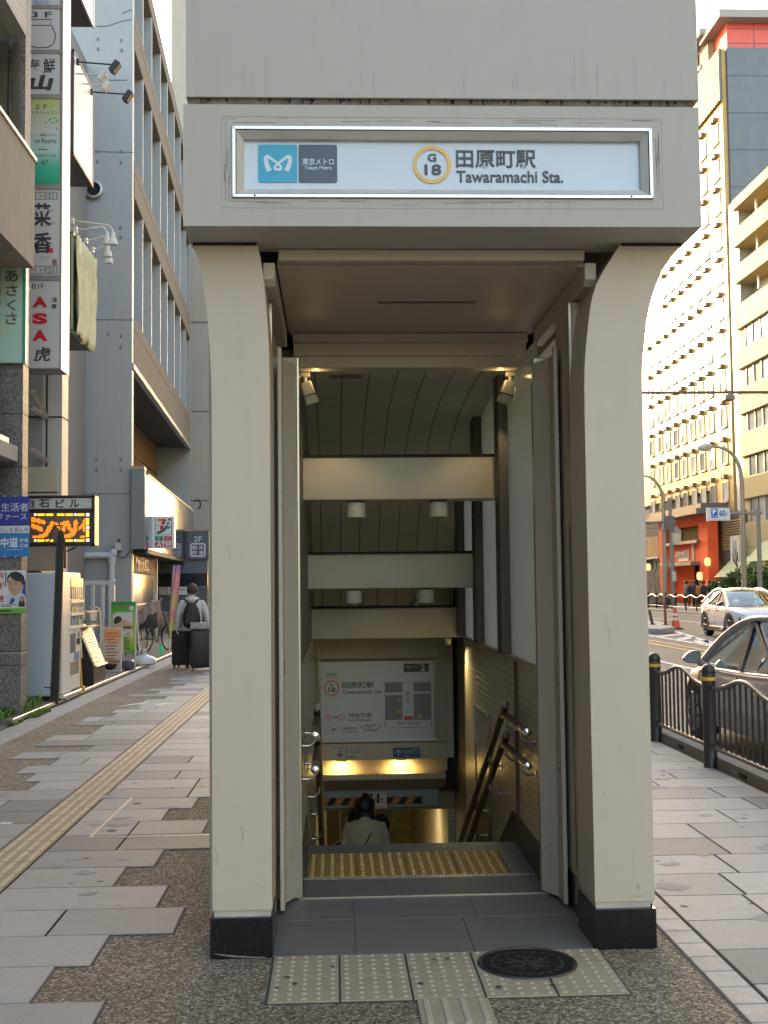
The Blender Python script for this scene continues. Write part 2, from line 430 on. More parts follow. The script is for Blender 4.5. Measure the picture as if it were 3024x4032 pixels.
# paving slabs ---------------------------------------------------
SLAB = mat('granite_slab', (.335, .332, .310), rough=.62, var=.09, scale=7, bump=.3, bscale=260, stain=.3, stain_col=(.24, .22, .19), tone=1, grain=.16, gscale=110)
JOINT = mat('slab_joint', (.085, .08, .072), rough=.95, var=.1)
rng = random.Random(5)
def slab_field(name, xl_fn, xr_fn, n0, n1, gap=None, lens=(.45, .6, .9, .9)):
    bm = bmesh.new(); tone = []; jb = MB()
    def put(x0, x1, y0, y1):
        if x1 - x0 < .06: return
        t = rng.choice((1, 1.05, 1.1, .95, .9, 1.14, .85, .6, .68, .78, 1.0, 1.06))
        tint = rng.uniform(-.02, .02)
        g = .0052; z = .007
        v = [bm.verts.new(p) for p in ((x0 + g, y0 + g, 0), (x1 - g, y0 + g, 0), (x1 - g, y1 - g, 0), (x0 + g, y1 - g, 0),
                                        (x0 + g + .003, y0 + g + .003, z), (x1 - g - .003, y0 + g + .003, z), (x1 - g - .003, y1 - g - .003, z), (x0 + g + .003, y1 - g - .003, z))]
        for q in ((4, 5, 6, 7), (0, 1, 5, 4), (1, 2, 6, 5), (2, 3, 7, 6), (3, 0, 4, 7)):
            bm.faces.new([v[i] for i in q]); tone.append((t * (1 + tint), t, t * (1 - tint), 1))
        jb.poly([(x0 - .006, y0 - .006, .0025), (x1 + .006, y0 - .006, .0025), (x1 + .006, y1 + .006, .0025), (x0 - .006, y1 + .006, .0025)])
    for n in range(n0, n1):
        y0 = 4.99 + .468 * n; y1 = y0 + .468
        segs = [(xl_fn(n), xr_fn(n))]
        if gap: segs = [(segs[0][0], gap[0]), (gap[1], segs[0][1])]
        for a, c in segs:
            x = a; first = True
            while c - x > .02:
                w = rng.choice(lens)
                if first: w *= rng.choice((.5, .75, 1)); first = False
                if c - x - w < .25: w = c - x
                put(x, x + w, y0, y1); x += w
    me = bpy.data.meshes.new(name); bm.to_mesh(me); bm.free()
    at = me.attributes.new('tone', 'FLOAT_COLOR', 'FACE')
    at.data.foreach_set('color', [c for t in tone for c in t])
    me.materials.append(SLAB)
    o = bpy.data.objects.new(name, me); COL.objects.link(o); tag(o, kind='structure')
    tag(jb.build(name.replace('slabs', 'joints'), JOINT), kind='structure')
R_END = {-5: -1.0, -4: -1.2, -3: -.9, -2: -1.15, -1: -.95, 0: -1.26, 1: -1.107, 2: -.80, 3: -.953, 4: -1.27, 5: -1.108, 6: -.62, 7: -.92, 8: -1.27, 9: -1.1}
slab_field('pavement_slabs', lambda n: -3.05 + rng.choice((0, .2, .45, .3, -.2, .1)) - (0.35 if n < 3 else 0), lambda n: R_END.get(n, -.60), -5, 70, gap=(-2.185, -1.875))
slab_field('pavement_slabs_roadside', lambda n: 1.742, lambda n: 3.43, -5, 60, lens=(.95, .95, .6))
# row of small bricks beside the entrance
bm = MB(); bj = MB()
for k in range(150):
    y0 = 3.16 + k * .2; bm.box((1.585, y0 + .006, 0), (1.728, y0 + .194, .009), .003)
bj.poly([(1.572, 3, .0025), (1.742, 3, .0025), (1.742, 33.2, .0025), (1.572, 33.2, .0025)])
tag(bm.build('pavement_border', mat('border_brick', (.46, .42, .37), rough=.7, var=.16, scale=9, bump=.3, stain=.6, stain_col=(.24, .20, .16), grain=.15, gscale=90)), kind='structure')
tag(bj.build('pavement_border_joints', JOINT), kind='structure')

# tactile paving -------------------------------------------------
TACT = mat('tactile_beige', (.38, .29, .185), rough=.75, var=.1, scale=9, bump=.2, stain=.4, stain_col=(.24, .19, .13), grain=.12)
TACTB = mat('tactile_worn_top', (.56, .47, .33), rough=.7, var=.1, scale=9)
TACT2 = mat('tactile_pale', (.40, .33, .225), rough=.75, var=.12, scale=7, bump=.25, stain=.55, stain_col=(.22, .19, .15), grain=.14)
TACT2B = mat('tactile_pale_top', (.47, .41, .31), rough=.7, var=.1, scale=9)
MHC = S(2076, 3792, Z=.01)
def bar_tile(b, x0, y0, w=.3, z=.0):
    b.box((x0 + .0045, y0 + .0045, z), (x0 + w - .0045, y0 + w - .0045, z + .009), .002)
    b.mi = 1
    for k in range(4):
        cx = x0 + w * (k + .5) / 4
        b.hexa([(cx - .015, y0 + .012, z + .008), (cx + .015, y0 + .012, z + .008), (cx + .015, y0 + w - .012, z + .008), (cx - .015, y0 + w - .012, z + .008),
                (cx - .009, y0 + .018, z + .0145), (cx + .009, y0 + .018, z + .0145), (cx + .009, y0 + w - .018, z + .0145), (cx - .009, y0 + w - .018, z + .0145)])
    b.mi = 0
def dot_tile(b, x0, y0, w=.3, z=.0, n=5):
    b.box((x0 + .0045, y0 + .0045, z), (x0 + w - .0045, y0 + w - .0045, z + .009), .002)
    b.mi = 1
    for i in range(n):
        for j in range(n):
            if (x0 + w * (i + .5) / n - MHC.x) ** 2 + (y0 + w * (j + .5) / n - MHC.y) ** 2 < .235 ** 2: continue
            b.lathe((x0 + w * (i + .5) / n, y0 + w * (j + .5) / n, z + .008), [(.0125, 0), (.0115, .003), (.008, .0058), (.0, .0062)], 10)
    b.mi = 0
b = MB()
for k in range(150): bar_tile(b, -2.18, 3.0 + k * .3)
tag(b.build('tactile_strip', [TACT, TACTB]), kind='structure')
b = MB(); b.poly([(-2.19, 3, .0025), (-1.87, 3, .0025), (-1.87, 48, .0025), (-2.19, 48, .0025)])
tag(b.build('tactile_strip_bed', JOINT), kind='structure')
b = MB()
for i in range(5):
    for j in range(2): dot_tile(b, -.29 + i * .3, 4.915 + j * .3)
for k in range(6): bar_tile(b, .32, 4.612 - k * .3)
tag(b.build('tactile_paving', [TACT2, TACT2B]), kind='structure')
b = MB(); b.poly([(-.297, 4.908, .002), (1.217, 4.908, .002), (1.217, 5.52, .002), (-.297, 5.52, .002)])
tag(b.build('tactile_paving_bed', JOINT), kind='structure')
# sunken strip lid with metal edge left of the entrance
b = MB()
p = [S(355, 3297, Z=.008), S(519, 3143, Z=.008), S(833, 3297, Z=.008)]
b.prism(stroke([(p[0].x, p[0].y), (p[1].x, p[1].y)], .012) and [(q[0], q[1], .007) for q in stroke([(p[0].x, p[0].y), (p[1].x, p[1].y)], .012)], (0, 0, .004))
b.prism([(q[0], q[1], .007) for q in stroke([(p[0].x, p[0].y), (-.59, p[0].y)], .008)], (0, 0, .003))
LID = thing('access_cover', 'paved access cover with a bright metal edge beside the tactile strip', 'cover', (p[0].x, p[0].y, 0))
b.build('metal_edge', mat('lid_metal', (.6, .58, .5), rough=.3, metal=.9, var=.05), LID)
b = MB()
for q in (S(440, 3270, Z=.009), S(540, 3163, Z=.009)): b.lathe((q.x, q.y, .006), [(.034, 0), (.034, .003), (.02, .0035)], 18)
b.build('lifting_hole', mat('hole_black', (.02, .02, .02), rough=.6, var=0), LID)

# road markings --------------------------------------------------
def strip_on_road(name, pts, w, m, z=-.072):
    b = MB(); b.prism([(q[0], q[1], z) for q in stroke([(p[0], p[1]) for p in pts], w)], (0, 0, .003)); tag(b.build(name, m), kind='structure')
WHITE = mat('road_white', (.62, .60, .56), rough=.7, var=.12, scale=3, stain=.35, stain_col=(.2, .19, .18))
YELL = mat('road_yellow', (.62, .40, .10), rough=.7, var=.12, scale=3, stain=.3, stain_col=(.2, .17, .12))
strip_on_road('road_line', [(7.25, -20), (7.25, 120)], .075, WHITE)
strip_on_road('road_line', [(9.1, 5), (9.1, 120)], .07, YELL)
strip_on_road('road_line', [(9.55, 26), (9.55, 120)], .07, YELL)
strip_on_road('road_line', [(10.5, 20), (10.75, 33), (12.2, 42)], .11, WHITE)
strip_on_road('road_line', [(10.5, 20), (10.35, 33), (10.55, 60)], .11, WHITE)
for k in range(5): strip_on_road('road_line', [(10.45 + .02 * k, 31 + 2.3 * k), (10.7 + .34 * k, 33 + 2.1 * k)], .2, WHITE)
strip_on_road('road_line', [(15.6, 10), (15.6, 120)], .075, WHITE)
strip_on_road('road_line', [(18.9, 10), (18.9, 120)], .075, WHITE)
# traffic island and far pavement
b = MB(); b.prism([(10.75, 40.6, -.09), (11.1, 39.6, -.09), (12.0, 41.2, -.09), (13.1, 47, -.09), (13.2, 120, -.09), (10.9, 120, -.09)], (0, 0, .2), .03)
tag(b.build('traffic_island', CONC), kind='structure')
b = MB(); b.box((19.3, -30, -.12), (19.55, 400, .07), .02); tag(b.build('far_kerb', mat('far_kerb_stone', (.4, .37, .32), rough=.8, var=.12, stain=.3)), kind='structure')
b = MB(); b.box((19.55, -30, -.12), (60, 400, .06)); tag(b.build('far_pavement', mat('far_paving', (.3, .27, .23), rough=.8, var=.12, scale=1)), kind='structure')
# roadside kerb under the guard fence, with drain slots
b = MB()
y = 2.0
while y < 60:
    b.box((3.46, y, -.11), (3.62, y + .68, .105), .006); b.box((3.46, y + .68, -.11), (3.62, y + .9, .02)); b.box((3.46, y + .68, .062), (3.62, y + .9, .105)); y += .9
tag(b.build('kerb', mat('kerb_old', (.20, .185, .155), rough=.9, var=.2, scale=4, bump=.3, stain=.5)), kind='structure')

# manhole cover --------------------------------------------------
c = S(2076, 3792, Z=.01)
MH = thing('manhole_cover', 'round black iron manhole cover set into the beige tactile tiles', 'manhole cover', (c.x, c.y, 0))
IRON = mat('cast_iron', (.030, .030, .033), rough=.5, metal=.6, var=.25, scale=30, bump=.3)
IRONL = mat('cast_iron_worn', (.060, .060, .062), rough=.6, metal=.3, var=.25, scale=30)
b = MB(); b.lathe((c.x, c.y, .003), [(.205, 0), (.203, .0095), (.0, .0095)], 56); b.build('cover_plate', IRON, MH, smooth=40)
b = MB(); b.tube([(c.x + .214 * math.cos(2 * math.pi * k / 60), c.y + .214 * math.sin(2 * math.pi * k / 60), .009) for k in range(61)], .0085, 8, cap=False); b.build('rim', mat('rim_iron', (.10, .10, .10), rough=.45, metal=.7, var=.2, scale=40), MH, smooth=60)
b = MB()
for k in range(5):
    a = 2 * math.pi * k / 5 + .3
    pts = [(c.x + r * math.cos(a), c.y + r * math.sin(a)) for r in (.012, .05, .085)]
    b.prism([(q[0], q[1], .0115) for q in stroke(pts, [.008, .014, .004])], (0, 0, .003))
    for s in (-1, 1):
        pts = [(c.x + r * math.cos(a + s * .3), c.y + r * math.sin(a + s * .3)) for r in (.06, .1)]
        b.prism([(q[0], q[1], .0115) for q in stroke(pts, [.003, .007])], (0, 0, .003))
for k in range(22):
    a0 = 2 * math.pi * k / 22; pts = [(c.x + .157 * math.cos(a0 + d), c.y + .157 * math.sin(a0 + d)) for d in (0, .08, .16)]
    b.prism([(q[0], q[1], .0115) for q in stroke(pts, .009)], (0, 0, .003))
for k in range(60):
    a = rng.uniform(0, 6.28); r = rng.uniform(.05, .14); b.box((c.x + r * math.cos(a) - .004, c.y + r * math.sin(a) - .004, .0115), (c.x + r * math.cos(a) + .004, c.y + r * math.sin(a) + .004, .0138))
b.build('cast_pattern', IRONL, MH)

# gum spots, drips and paint on the paving
rg_ = random.Random(21)
def spots(name, m, n, xr, yr, r0, r1, zt=.0078):
    b = MB()
    for k in range(n):
        x, y = rg_.uniform(*xr), rg_.uniform(*yr); r = rg_.uniform(r0, r1); a0 = rg_.uniform(0, 6)
        b.prism([(x + r * (1 + .35 * math.sin(3 * a + a0)) * math.cos(a), y + r * (.8 + .3 * math.cos(2 * a + a0)) * math.sin(a), zt) for a in [2 * math.pi * q / 11 for q in range(11)]], (0, 0, .0008))
    tag(b.build(name, m), kind='structure')
spots('pavement_gum', mat('gum_dark', (.13, .125, .12), rough=.8, var=.15), 80, (-3.0, -.9), (4.6, 16), .006, .02)
spots('pavement_gum', mat('gum_pale', (.44, .43, .41), rough=.8, var=.1), 46, (-3.0, -.9), (4.6, 16), .005, .015)
spots('pavement_gum', MATS['gum_dark'], 60, (1.76, 3.4), (4.6, 12), .006, .022)
spots('pavement_gum', MATS['gum_pale'], 30, (1.76, 3.4), (4.6, 12), .004, .014)
spots('pavement_dirt', mat('stain_soft', (.285, .285, .275), rough=.8, var=.2, scale=20), 26, (-3.0, -1.2), (5, 14), .03, .09)
spots('pavement_dirt', MATS['stain_soft'], 22, (1.8, 3.4), (5, 11), .03, .10)
spots('pavement_dirt', mat('leaf_bits', (.05, .04, .03), rough=.8), 9, (-.28, 1.2), (4.93, 5.5), .006, .014, .0155)
b = MB()
for pts, w in ((((470, 2782), (520, 2774), (560, 2768), (580, 2764)), .05), (((610, 2776), (650, 2770), (690, 2768)), .06), (((500, 2788), (560, 2782), (610, 2780), (660, 2774)), .03)):
    P = [S(x, y, Z=.0085) for x, y in pts]; b.prism([(q[0], q[1], .0078) for q in stroke([(p.x, p.y) for p in P], [w * .3] + [w] * (len(P) - 2) + [w * .4])], (0, 0, .001))
tag(b.build('pavement_paint', mat('spilled_paint', (.62, .62, .60), rough=.7, var=.08, scale=12)), kind='structure')
p = S(22, 3242, Z=.01); t = thing('paper_scrap', 'small white paper scrap lying on the slabs left of the tactile strip', 'paper', p)
b = MB(); b.prism([(p.x - .04, p.y - .03, .009), (p.x + .05, p.y - .025, .011), (p.x + .045, p.y + .03, .010), (p.x - .035, p.y + .035, .014)], (0, 0, .0008)); b.build('sheet', mat('paper_white', (.7, .7, .68), rough=.8, var=.02), t)
# ================================================================ SUBWAY ENTRANCE
CREAM = mat('cream_panel', (.58, .508, .412), rough=.5, var=.03, scale=1.8, bump=.10, bscale=300, stain=.13, stain_col=(.36, .32, .26), streak=True)
GREYP = mat('fascia_paint', (.485, .46, .415), rough=.55, var=.035, scale=1.6, bump=.12, bscale=300, stain=.18, stain_col=(.30, .28, .24), streak=True)
BEIGE = mat('beige_steel', (.50, .455, .38), rough=.45, var=.02, scale=3, stain=.10, streak=True)
DARK = mat('dark_gap', (.025, .022, .02), rough=.8, var=.1)
BLACKG = mat('black_granite', (.012, .013, .014), rough=.16, var=.3, scale=60, stain=.12, stain_col=(.06, .055, .05))
STEEL = mat('brushed_steel', (.48, .44, .37), rough=.32, metal=.85, var=.06, scale=3)
CHROME = mat('chrome_rail', (.55, .53, .5), rough=.18, metal=1.0, var=.04)
FLOOR = mat('floor_tile', (.185, .175, .16), rough=.5, var=.14, scale=7, bump=.12, stain=.4, stain_col=(.05, .045, .04))
PAV_Y0, WX0, WX1 = 5.53, -.195, 1.17
ENT = thing('subway_entrance', 'cream concrete subway entrance with curved pillars and stairs going down', 'station entrance', (.455, 5.53, 0))
zz = lambda pts: [(x, PAV_Y0, z) for x, z in pts]
lo = [(-.57, .215), (-.57, 1.4), (-.568, 2.45), (-.574, 2.75), (-.59, 2.99), (-.606, 3.12), (-.626, 3.24), (-.66, 3.322)]
li = [(-.297, .215), (-.296, 1.4), (-.295, 2.45), (-.297, 2.75), (-.304, 2.93), (-.318, 3.12), (-.335, 3.25), (-.35, 3.322)]
ro = [(1.483, .215), (1.483, 1.4), (1.483, 2.45), (1.487, 2.73), (1.497, 2.82), (1.517, 2.965), (1.54, 3.06), (1.58, 3.165), (1.625, 3.245), (1.70, 3.322)]
ri = [(1.202, .215), (1.202, 1.4), (1.203, 2.4), (1.207, 2.7), (1.224, 2.89), (1.255, 3.08), (1.31, 3.2), (1.394, 3.322)]
def sm(p): return [(q.x, q.y) for q in smooth_path([(a, c_, 0) for a, c_ in p], 5)]
FY_ = 5.245
def edge_at(p, z):
    for (xa, za), (xb, zb_) in zip(p, p[1:]):
        if z <= zb_: return xa + (xb - xa) * (z - za) / (zb_ - za)
    return p[-1][0]
def lean(z): return PAV_Y0 - .03 * max(0, (z - 2.35) / .97) ** 2          # the front curves forward to the fascia
for out, inn in ((lo, li), (ro, ri)):
    so, si = sm(out), sm(inn); rows = []
    for k in range(49):
        z = .215 + (3.330 - .215) * k / 48; y = lean(z); q = y / PAV_Y0; z2 = 1.7 + (z - 1.7) * q
        a_, c_ = edge_at(so, z), edge_at(si, z)
        rows.append([(a_ * q, y, z2), (c_ * q, y, z2), (c_, PAV_Y0 + .36, z2), (a_, PAV_Y0 + .36, z2)])
    b = MB(); b.grid(rows, close=True); b.bm.verts.ensure_lookup_table(); b.bm.faces.new([b.bm.verts[k] for k in range(4)])
    pil = b.build('pillar', CREAM, ENT, smooth=25)
    xa_, xb_ = sorted((rows[-1][0][0], rows[-1][1][0]))
    b = MB(); b.box((xa_ + .004, lean(3.3) - .003, 3.310), (xb_ - .004, lean(3.3) + .02, 3.3245)); b.build('soffit_joint', DARK, ENT)
    x0, x1 = sorted((out[0][0], inn[0][0]))
    b = MB(); b.box((x0 + .006, PAV_Y0 + .012, .18), (x1 - .006, PAV_Y0 + .35, .217)); b.build('pillar_foot', mat('foot_cream', (.58, .55, .49), rough=.6, var=.06, stain=.3), ENT)
    b = MB(); b.box((x0 - .01, PAV_Y0 - .012, 0), (x1 + .003, PAV_Y0 + .36, .183), .003); b.build('plinth', BLACKG, ENT)
b = MB(); b.box((1.466, PAV_Y0 + .01, .183), (1.472, PAV_Y0 + .004, .2)); b.box((-.295, PAV_Y0 - .0135, .03), (-.296, PAV_Y0 - .013, .03)) if 0 else None
b.build('foot_seam', DARK, ENT)
# white scrape on the left plinth
b = MB(); b.prism([(x, PAV_Y0 - .0128, z) for x, z in ((-.565, .027), (-.52, .022), (-.45, .014), (-.38, .008), (-.325, .006), (-.33, .002), (-.4, .004), (-.47, .009), (-.53, .017))], (0, -.001, 0))
b.build('scrape', mat('scrape_grey', (.24, .23, .21), rough=.8, var=.2, scale=60), ENT)
# fascia with the recess for the sign
FY = 5.245; FX0, FX1, FZ0, FZ1 = -.665, 1.702, 3.325, 3.888
SX0, SX1, SZ0, SZ1 = -.446, 1.482, 3.453, 3.787
b = MB()
b.box((FX0, FY, FZ0), (SX0, 5.60, FZ1)); b.box((SX1, FY, FZ0), (FX1, 5.60, FZ1)); b.box((SX0, FY, FZ0), (SX1, 5.60, SZ0)); b.box((SX0, FY, SZ1), (SX1, 5.60, FZ1)); b.box((SX0, FY + .12, SZ0), (SX1, 5.60, SZ1))
b.build('fascia', GREYP, ENT)
b = MB(); b.box((FX0 + .02, FY + .022, FZ1), (FX1 - .02, 5.60, FZ1 + .036)); b.build('fascia_groove', mat('groove', (.20, .17, .145), rough=.9, var=.45, scale=22, stain=.95, stain_col=(.03, .022, .02)), ENT)
b = MB(); b.box((FX0 + .012, FY + .002, FZ1 + .036), (FX1 + .004, 5.60, 6.6)); b.box((FX0 + .012, 5.60, FZ1 + .032), (FX1 + .004, 12.6, 6.6)); b.build('upper_wall', GREYP, ENT)
# drips under the groove and grime round the sign
GRIME = mat('grime', (.27, .25, .22), rough=.9, var=.3, scale=20)
b = MB(); r2 = random.Random(3)
for k in range(70):
    x = FX0 + .05 + r2.random() * 2.26; h = r2.uniform(.004, .026); w = r2.uniform(.002, .010)
    b.prism([(x - w, FY + .0215, FZ1 + .036), (x + w, FY + .0215, FZ1 + .036), (x + w * .4, FY + .0215, FZ1 + .036 - h), (x - w * .4, FY + .0215, FZ1 + .036 - h)], (0, -.001, 0))
b.build('groove_stain', DARK, ENT)
b = MB()
for k in range(26):
    x = SX0 - .04 + r2.random() * 2.0; l = r2.uniform(.03, .22); x2 = min(x + l, SX1 + .05)
    z = SZ1 + r2.uniform(.012, .038) if k % 2 else SZ0 - r2.uniform(.012, .034); t = r2.uniform(.0008, .003)
    b.box((x, FY - .0008, z), (x2, FY + .01, z + t))
for k in range(16):
    x = (SX0 - r2.uniform(.012, .036)) if k % 2 else (SX1 + r2.uniform(.012, .036)); z = r2.uniform(SZ0 - .02, SZ1 - .12); b.box((x, FY - .0009, z), (x + r2.uniform(.0008, .003), FY + .01, z + r2.uniform(.06, .2)))
for q in ((SX0 - .045, SZ1 + .043, SX1 + .045, SZ1 + .0445), (SX0 - .045, SZ0 - .045, SX1 + .045, SZ0 - .0438), (SX0 - .0455, SZ0 - .045, SX0 - .0442, SZ1 + .044), (SX1 + .0442, SZ0 - .045, SX1 + .0455, SZ1 + .044)): b.box((q[0], FY - .0007, q[1]), (q[2], FY + .01, q[3]))
b.build('grime_line', GRIME, ENT)
DRIP = mat('drip_stain', (.40, .378, .345), rough=.7, var=.1, scale=30)
b = MB()
for k in range(34):
    up = k % 2; x = FX0 + .06 + r2.random() * 2.24; z = (FZ1 + .037 + r2.uniform(.0, .05)) if up else SZ0 - .02; h = r2.uniform(.03, .22 if up else .09); w = r2.uniform(.0008, .0028)
    if not up and not (SX0 < x < SX1): continue
    y_ = FY + .0016 if up else FY - .0004
    z1_ = z + h if up else z; z0_ = z if up else z - h
    b.prism([(x - w, y_, z1_), (x + w, y_, z1_), (x + w * .3, y_, z0_), (x - w * .3, y_, z0_)], (0, -.0003, 0))
b.build('drip_stain', DRIP, ENT)
SCUF = mat('scuff_mark', (.40, .36, .31), rough=.7, var=.15, scale=40)
b = MB()
for (x0, z0, x1, z1, w) in ((-.56, .50, -.545, .41, .003), (-.44, .60, -.43, .52, .004), (1.40, .30, 1.405, .26, .006), (1.32, .95, 1.335, .90, .002), (-.36, .33, -.33, .30, .002), (1.28, 1.55, 1.30, 1.38, .002), (1.25, .72, 1.258, .70, .003), (-.50, 1.9, -.485, 1.82, .002), (1.36, .235, 1.44, .240, .002), (-.40, .98, -.37, .95, .0015)):
    y_ = PAV_Y0 - .0006; b.prism([(a, y_, c_) for a, c_ in stroke([(x0, z0), ((x0 + x1) / 2 + .006, (z0 + z1) / 2), (x1, z1)], [w * .3, w, w * .3])], (0, -.0003, 0))
b.build('scuff_mark', SCUF, ENT)
# soffit
b = MB()
b.box((-.655, 5.6, 3.3255), (1.69, 5.66, 3.45))
b.build('soffit', CREAM, ENT)
# slab over the door zone, header rail, gap, ceiling
b = MB(); b.box((-.66, 5.89, 3.36), (1.69, 7.5, 3.45)); b.build('roof_slab', DARK, ENT)
b = MB(); b.box((-.255, 5.60, 3.268), (1.235, 5.66, 3.322), .004); b.build('door_header', BEIGE, ENT)
CEIL = mat('ceiling_panel', (.56, .50, .42), rough=.5, var=.03, scale=2, stain=.1)
b = MB(); b.box((-.265, 5.70, 3.262), (1.25, 7.26, 3.30)); b.build('ceiling', CEIL, ENT)
b = MB()
q = [S(1460, 1267, Z=3.258), S(1827, 1240, Z=3.258)]
b.box((.26, 6.36, 3.2545), (.80, 6.42, 3.262)); b.box((.275, 6.372, 3.2515), (.785, 6.408, 3.2545)); b.build('ceiling_lamp', mat('lamp_off', (.12, .09, .08), rough=.3, var=.1), ENT)
b = MB(); b.box((.255, 6.352, 3.2525), (.805, 6.36, 3.262)); b.box((.255, 6.42, 3.2525), (.805, 6.428, 3.262)); b.build('lamp_trim', BEIGE, ENT)
# folding-door rails
for x in (-.30, 1.262):
    b = MB(); b.prism([(x - .028, y, z) for y, z in ((5.60, 3.255), (5.60, 3.175), (5.64, 3.148), (7.08, 3.148), (7.08, 3.255))], (.056, 0, 0), .003); b.build('door_rail', BEIGE, ENT)
# inner walls beside the doors
b = MB(); b.box((-.62, 5.89, 0), (-.318, 6.30, 3.13)); b.box((-.62, 6.30, 0), (-.345, 6.52, 3.13)); b.box((1.226, 5.89, 0), (1.54, 6.30, 3.13)); b.box((1.26, 6.30, 0), (1.54, 6.52, 3.13)); b.build('door_pocket', mat('pocket_paint', (.52, .46, .36), rough=.5, var=.03, scale=2, stain=.12, streak=True), ENT)
b = MB(); b.box((1.206, 5.89, 0), (1.225, 5.955, 3.13), .003); b.box((-.317, 5.89, 0), (-.300, 5.955, 3.13), .003); b.build('jamb', STEEL, ENT)
b = MB(); b.box((1.222, 5.985, .25), (1.2265, 6.05, 2.0)); b.build('jamb_slot', mat('slot_brown', (.08, .055, .04), rough=.7, var=.1), ENT)
b = MB(); b.box((1.222, 6.0, 0), (1.2265, 6.3, .2)); b.build('skirting', BLACKG, ENT); b = MB(); b.box((-.318, 5.96, 0), (-.314, 6.3, .2)); b.build('skirting', BLACKG, ENT)
for s, x0, x1, xi, hx in ((-1, -.29, -.268, -.205, -.268), (1, 1.205, 1.183, 1.119, 1.186)):
    b = MB(); b.box((x0, 6.185, .03), (x1, 6.23, 2.965), .003); d = b.build('folding_door', BEIGE, ENT)
    b = MB(); b.prism([(hx, 6.23, .03), (hx, 6.35, .03), (xi, 6.485, .03), (xi - s * -.02, 6.51, .03), (hx - s * -.025, 6.37, .03), (hx - s * -.025, 6.23, .03)], (0, 0, 2.9), .002); b.build('door_leaf', BEIGE, d)
    b = MB(); ex = x1 - s * .002
    for z in (1.16, 1.42): b.lathe((x1, 6.24, z), [(.008, -.001), (.008, .004), (.005, .006)], 12, axis='X')
    b.box((x1 - .006, 6.232, 1.235), (x1 + .006, 6.256, 1.315), .004)
    b.build('latch', CHROME, d)
    b = MB(); b.lathe((x1 - s * .003, 6.24, .72), [(.009, -.001), (.009, .002)], 12, axis='X'); b.build('door_stop', mat('rust', (.25, .09, .05), rough=.8, var=.2), d)
    # worn oval mark on the leaf
    ax = Vector((xi - hx, .135, 0)).normalized(); o_ = Vector((hx, 6.35, .26)) + ax * .07; nrm = Vector((-s * -ax.y * -1, 0, 0)); 
    b = MB(); nx = Vector((-ax.y, ax.x, 0)); nx = nx if nx.y < 0 else -nx
    for k in range(28):
        a0, a1 = 2 * math.pi * k / 28, 2 * math.pi * (k + 1) / 28
        P_ = lambda a, r: o_ + ax * (.022 * r * math.cos(a)) + Z_ * (.034 * r * math.sin(a)) + nx * .0015
        b.poly([P_(a0, .8), P_(a0, 1), P_(a1, 1), P_(a1, .8)])
    b.build('wear_mark', mat('wear_brown', (.33, .28, .22), rough=.7, var=.1), d)
# floor, threshold, yellow tiles, steps
b = MB()
for i, (x0, x1) in enumerate(((-.30, .09), (.09, .64), (.64, 1.21))):
    b.box((x0, 5.522, -.2), (x1 - .004, 6.09, .006), .002)
for i, (x0, x1) in enumerate(((-.34, .09), (.09, .72), (.72, 1.26))): b.box((x0, 6.094, -.2), (x1 - .004, 6.50, .006), .002)
b.box((-.34, 6.51, -.2), (1.26, 6.90, .010), .002)
b.box((-.20, 6.94, -.2), (-.178, 7.535, .010)); b.box((1.022, 6.94, -.2), (1.17, 7.535, .010)); b.box((-.20, 7.54, -.2), (1.17, 7.80, .010), .004)
b.build('floor', FLOOR, ENT)
b = MB(); b.box((-.34, 6.50, -.1), (1.26, 6.51, .013)); b.build('threshold', STEEL, ENT)
b = MB()
for k in range(68): b.box((-.2 + k * .02, 6.903, -.02), (-.2 + k * .02 + .009, 6.937, .011))
b.box((-.2, 6.899, -.05), (1.17, 6.903, .012)); b.box((-.2, 6.937, -.05), (1.17, 6.941, .012)); b.build('drain_grating', STEEL, ENT)
b = MB(); b.box((-.2, 6.903, -.06), (1.17, 6.937, -.03)); b.build('drain', DARK, ENT)
YTILE = mat('tactile_yellow', (.44, .25, .075), rough=.6, var=.08, scale=8, stain=.3, stain_col=(.22, .13, .05))
YDOT = mat('tactile_yellow_dot', (.60, .42, .17), rough=.55, var=.08)
for i in range(4):
    b = MB()
    for j in range(2): b.box((-.172 + i * .298, 6.945 + j * .296, -.02), (-.172 + i * .298 + .293, 6.945 + j * .296 + .294, .012), .002)
    t = b.build('tactile_tile', YTILE, ENT)
    b = MB()
    for p in range(5):
        for q_ in range(10): b.lathe((-.172 + i * .298 + .03 + p * .0585, 6.945 + .03 + q_ * .0592, .0118), [(.0125, 0), (.011, .004), (.007, .006)], 8)
    b.build('dots', YDOT, t)
STEPH, STEPD, SY0 = .155, .30, 7.80
b = MB()
for k in range(34):
    z = -STEPH * (k + 1) + .01; b.box((-.26, SY0 + STEPD * k, z - .5), (1.24, SY0 + STEPD * (k + 1) + .02, z))
b.build('staircase', FLOOR, ENT)
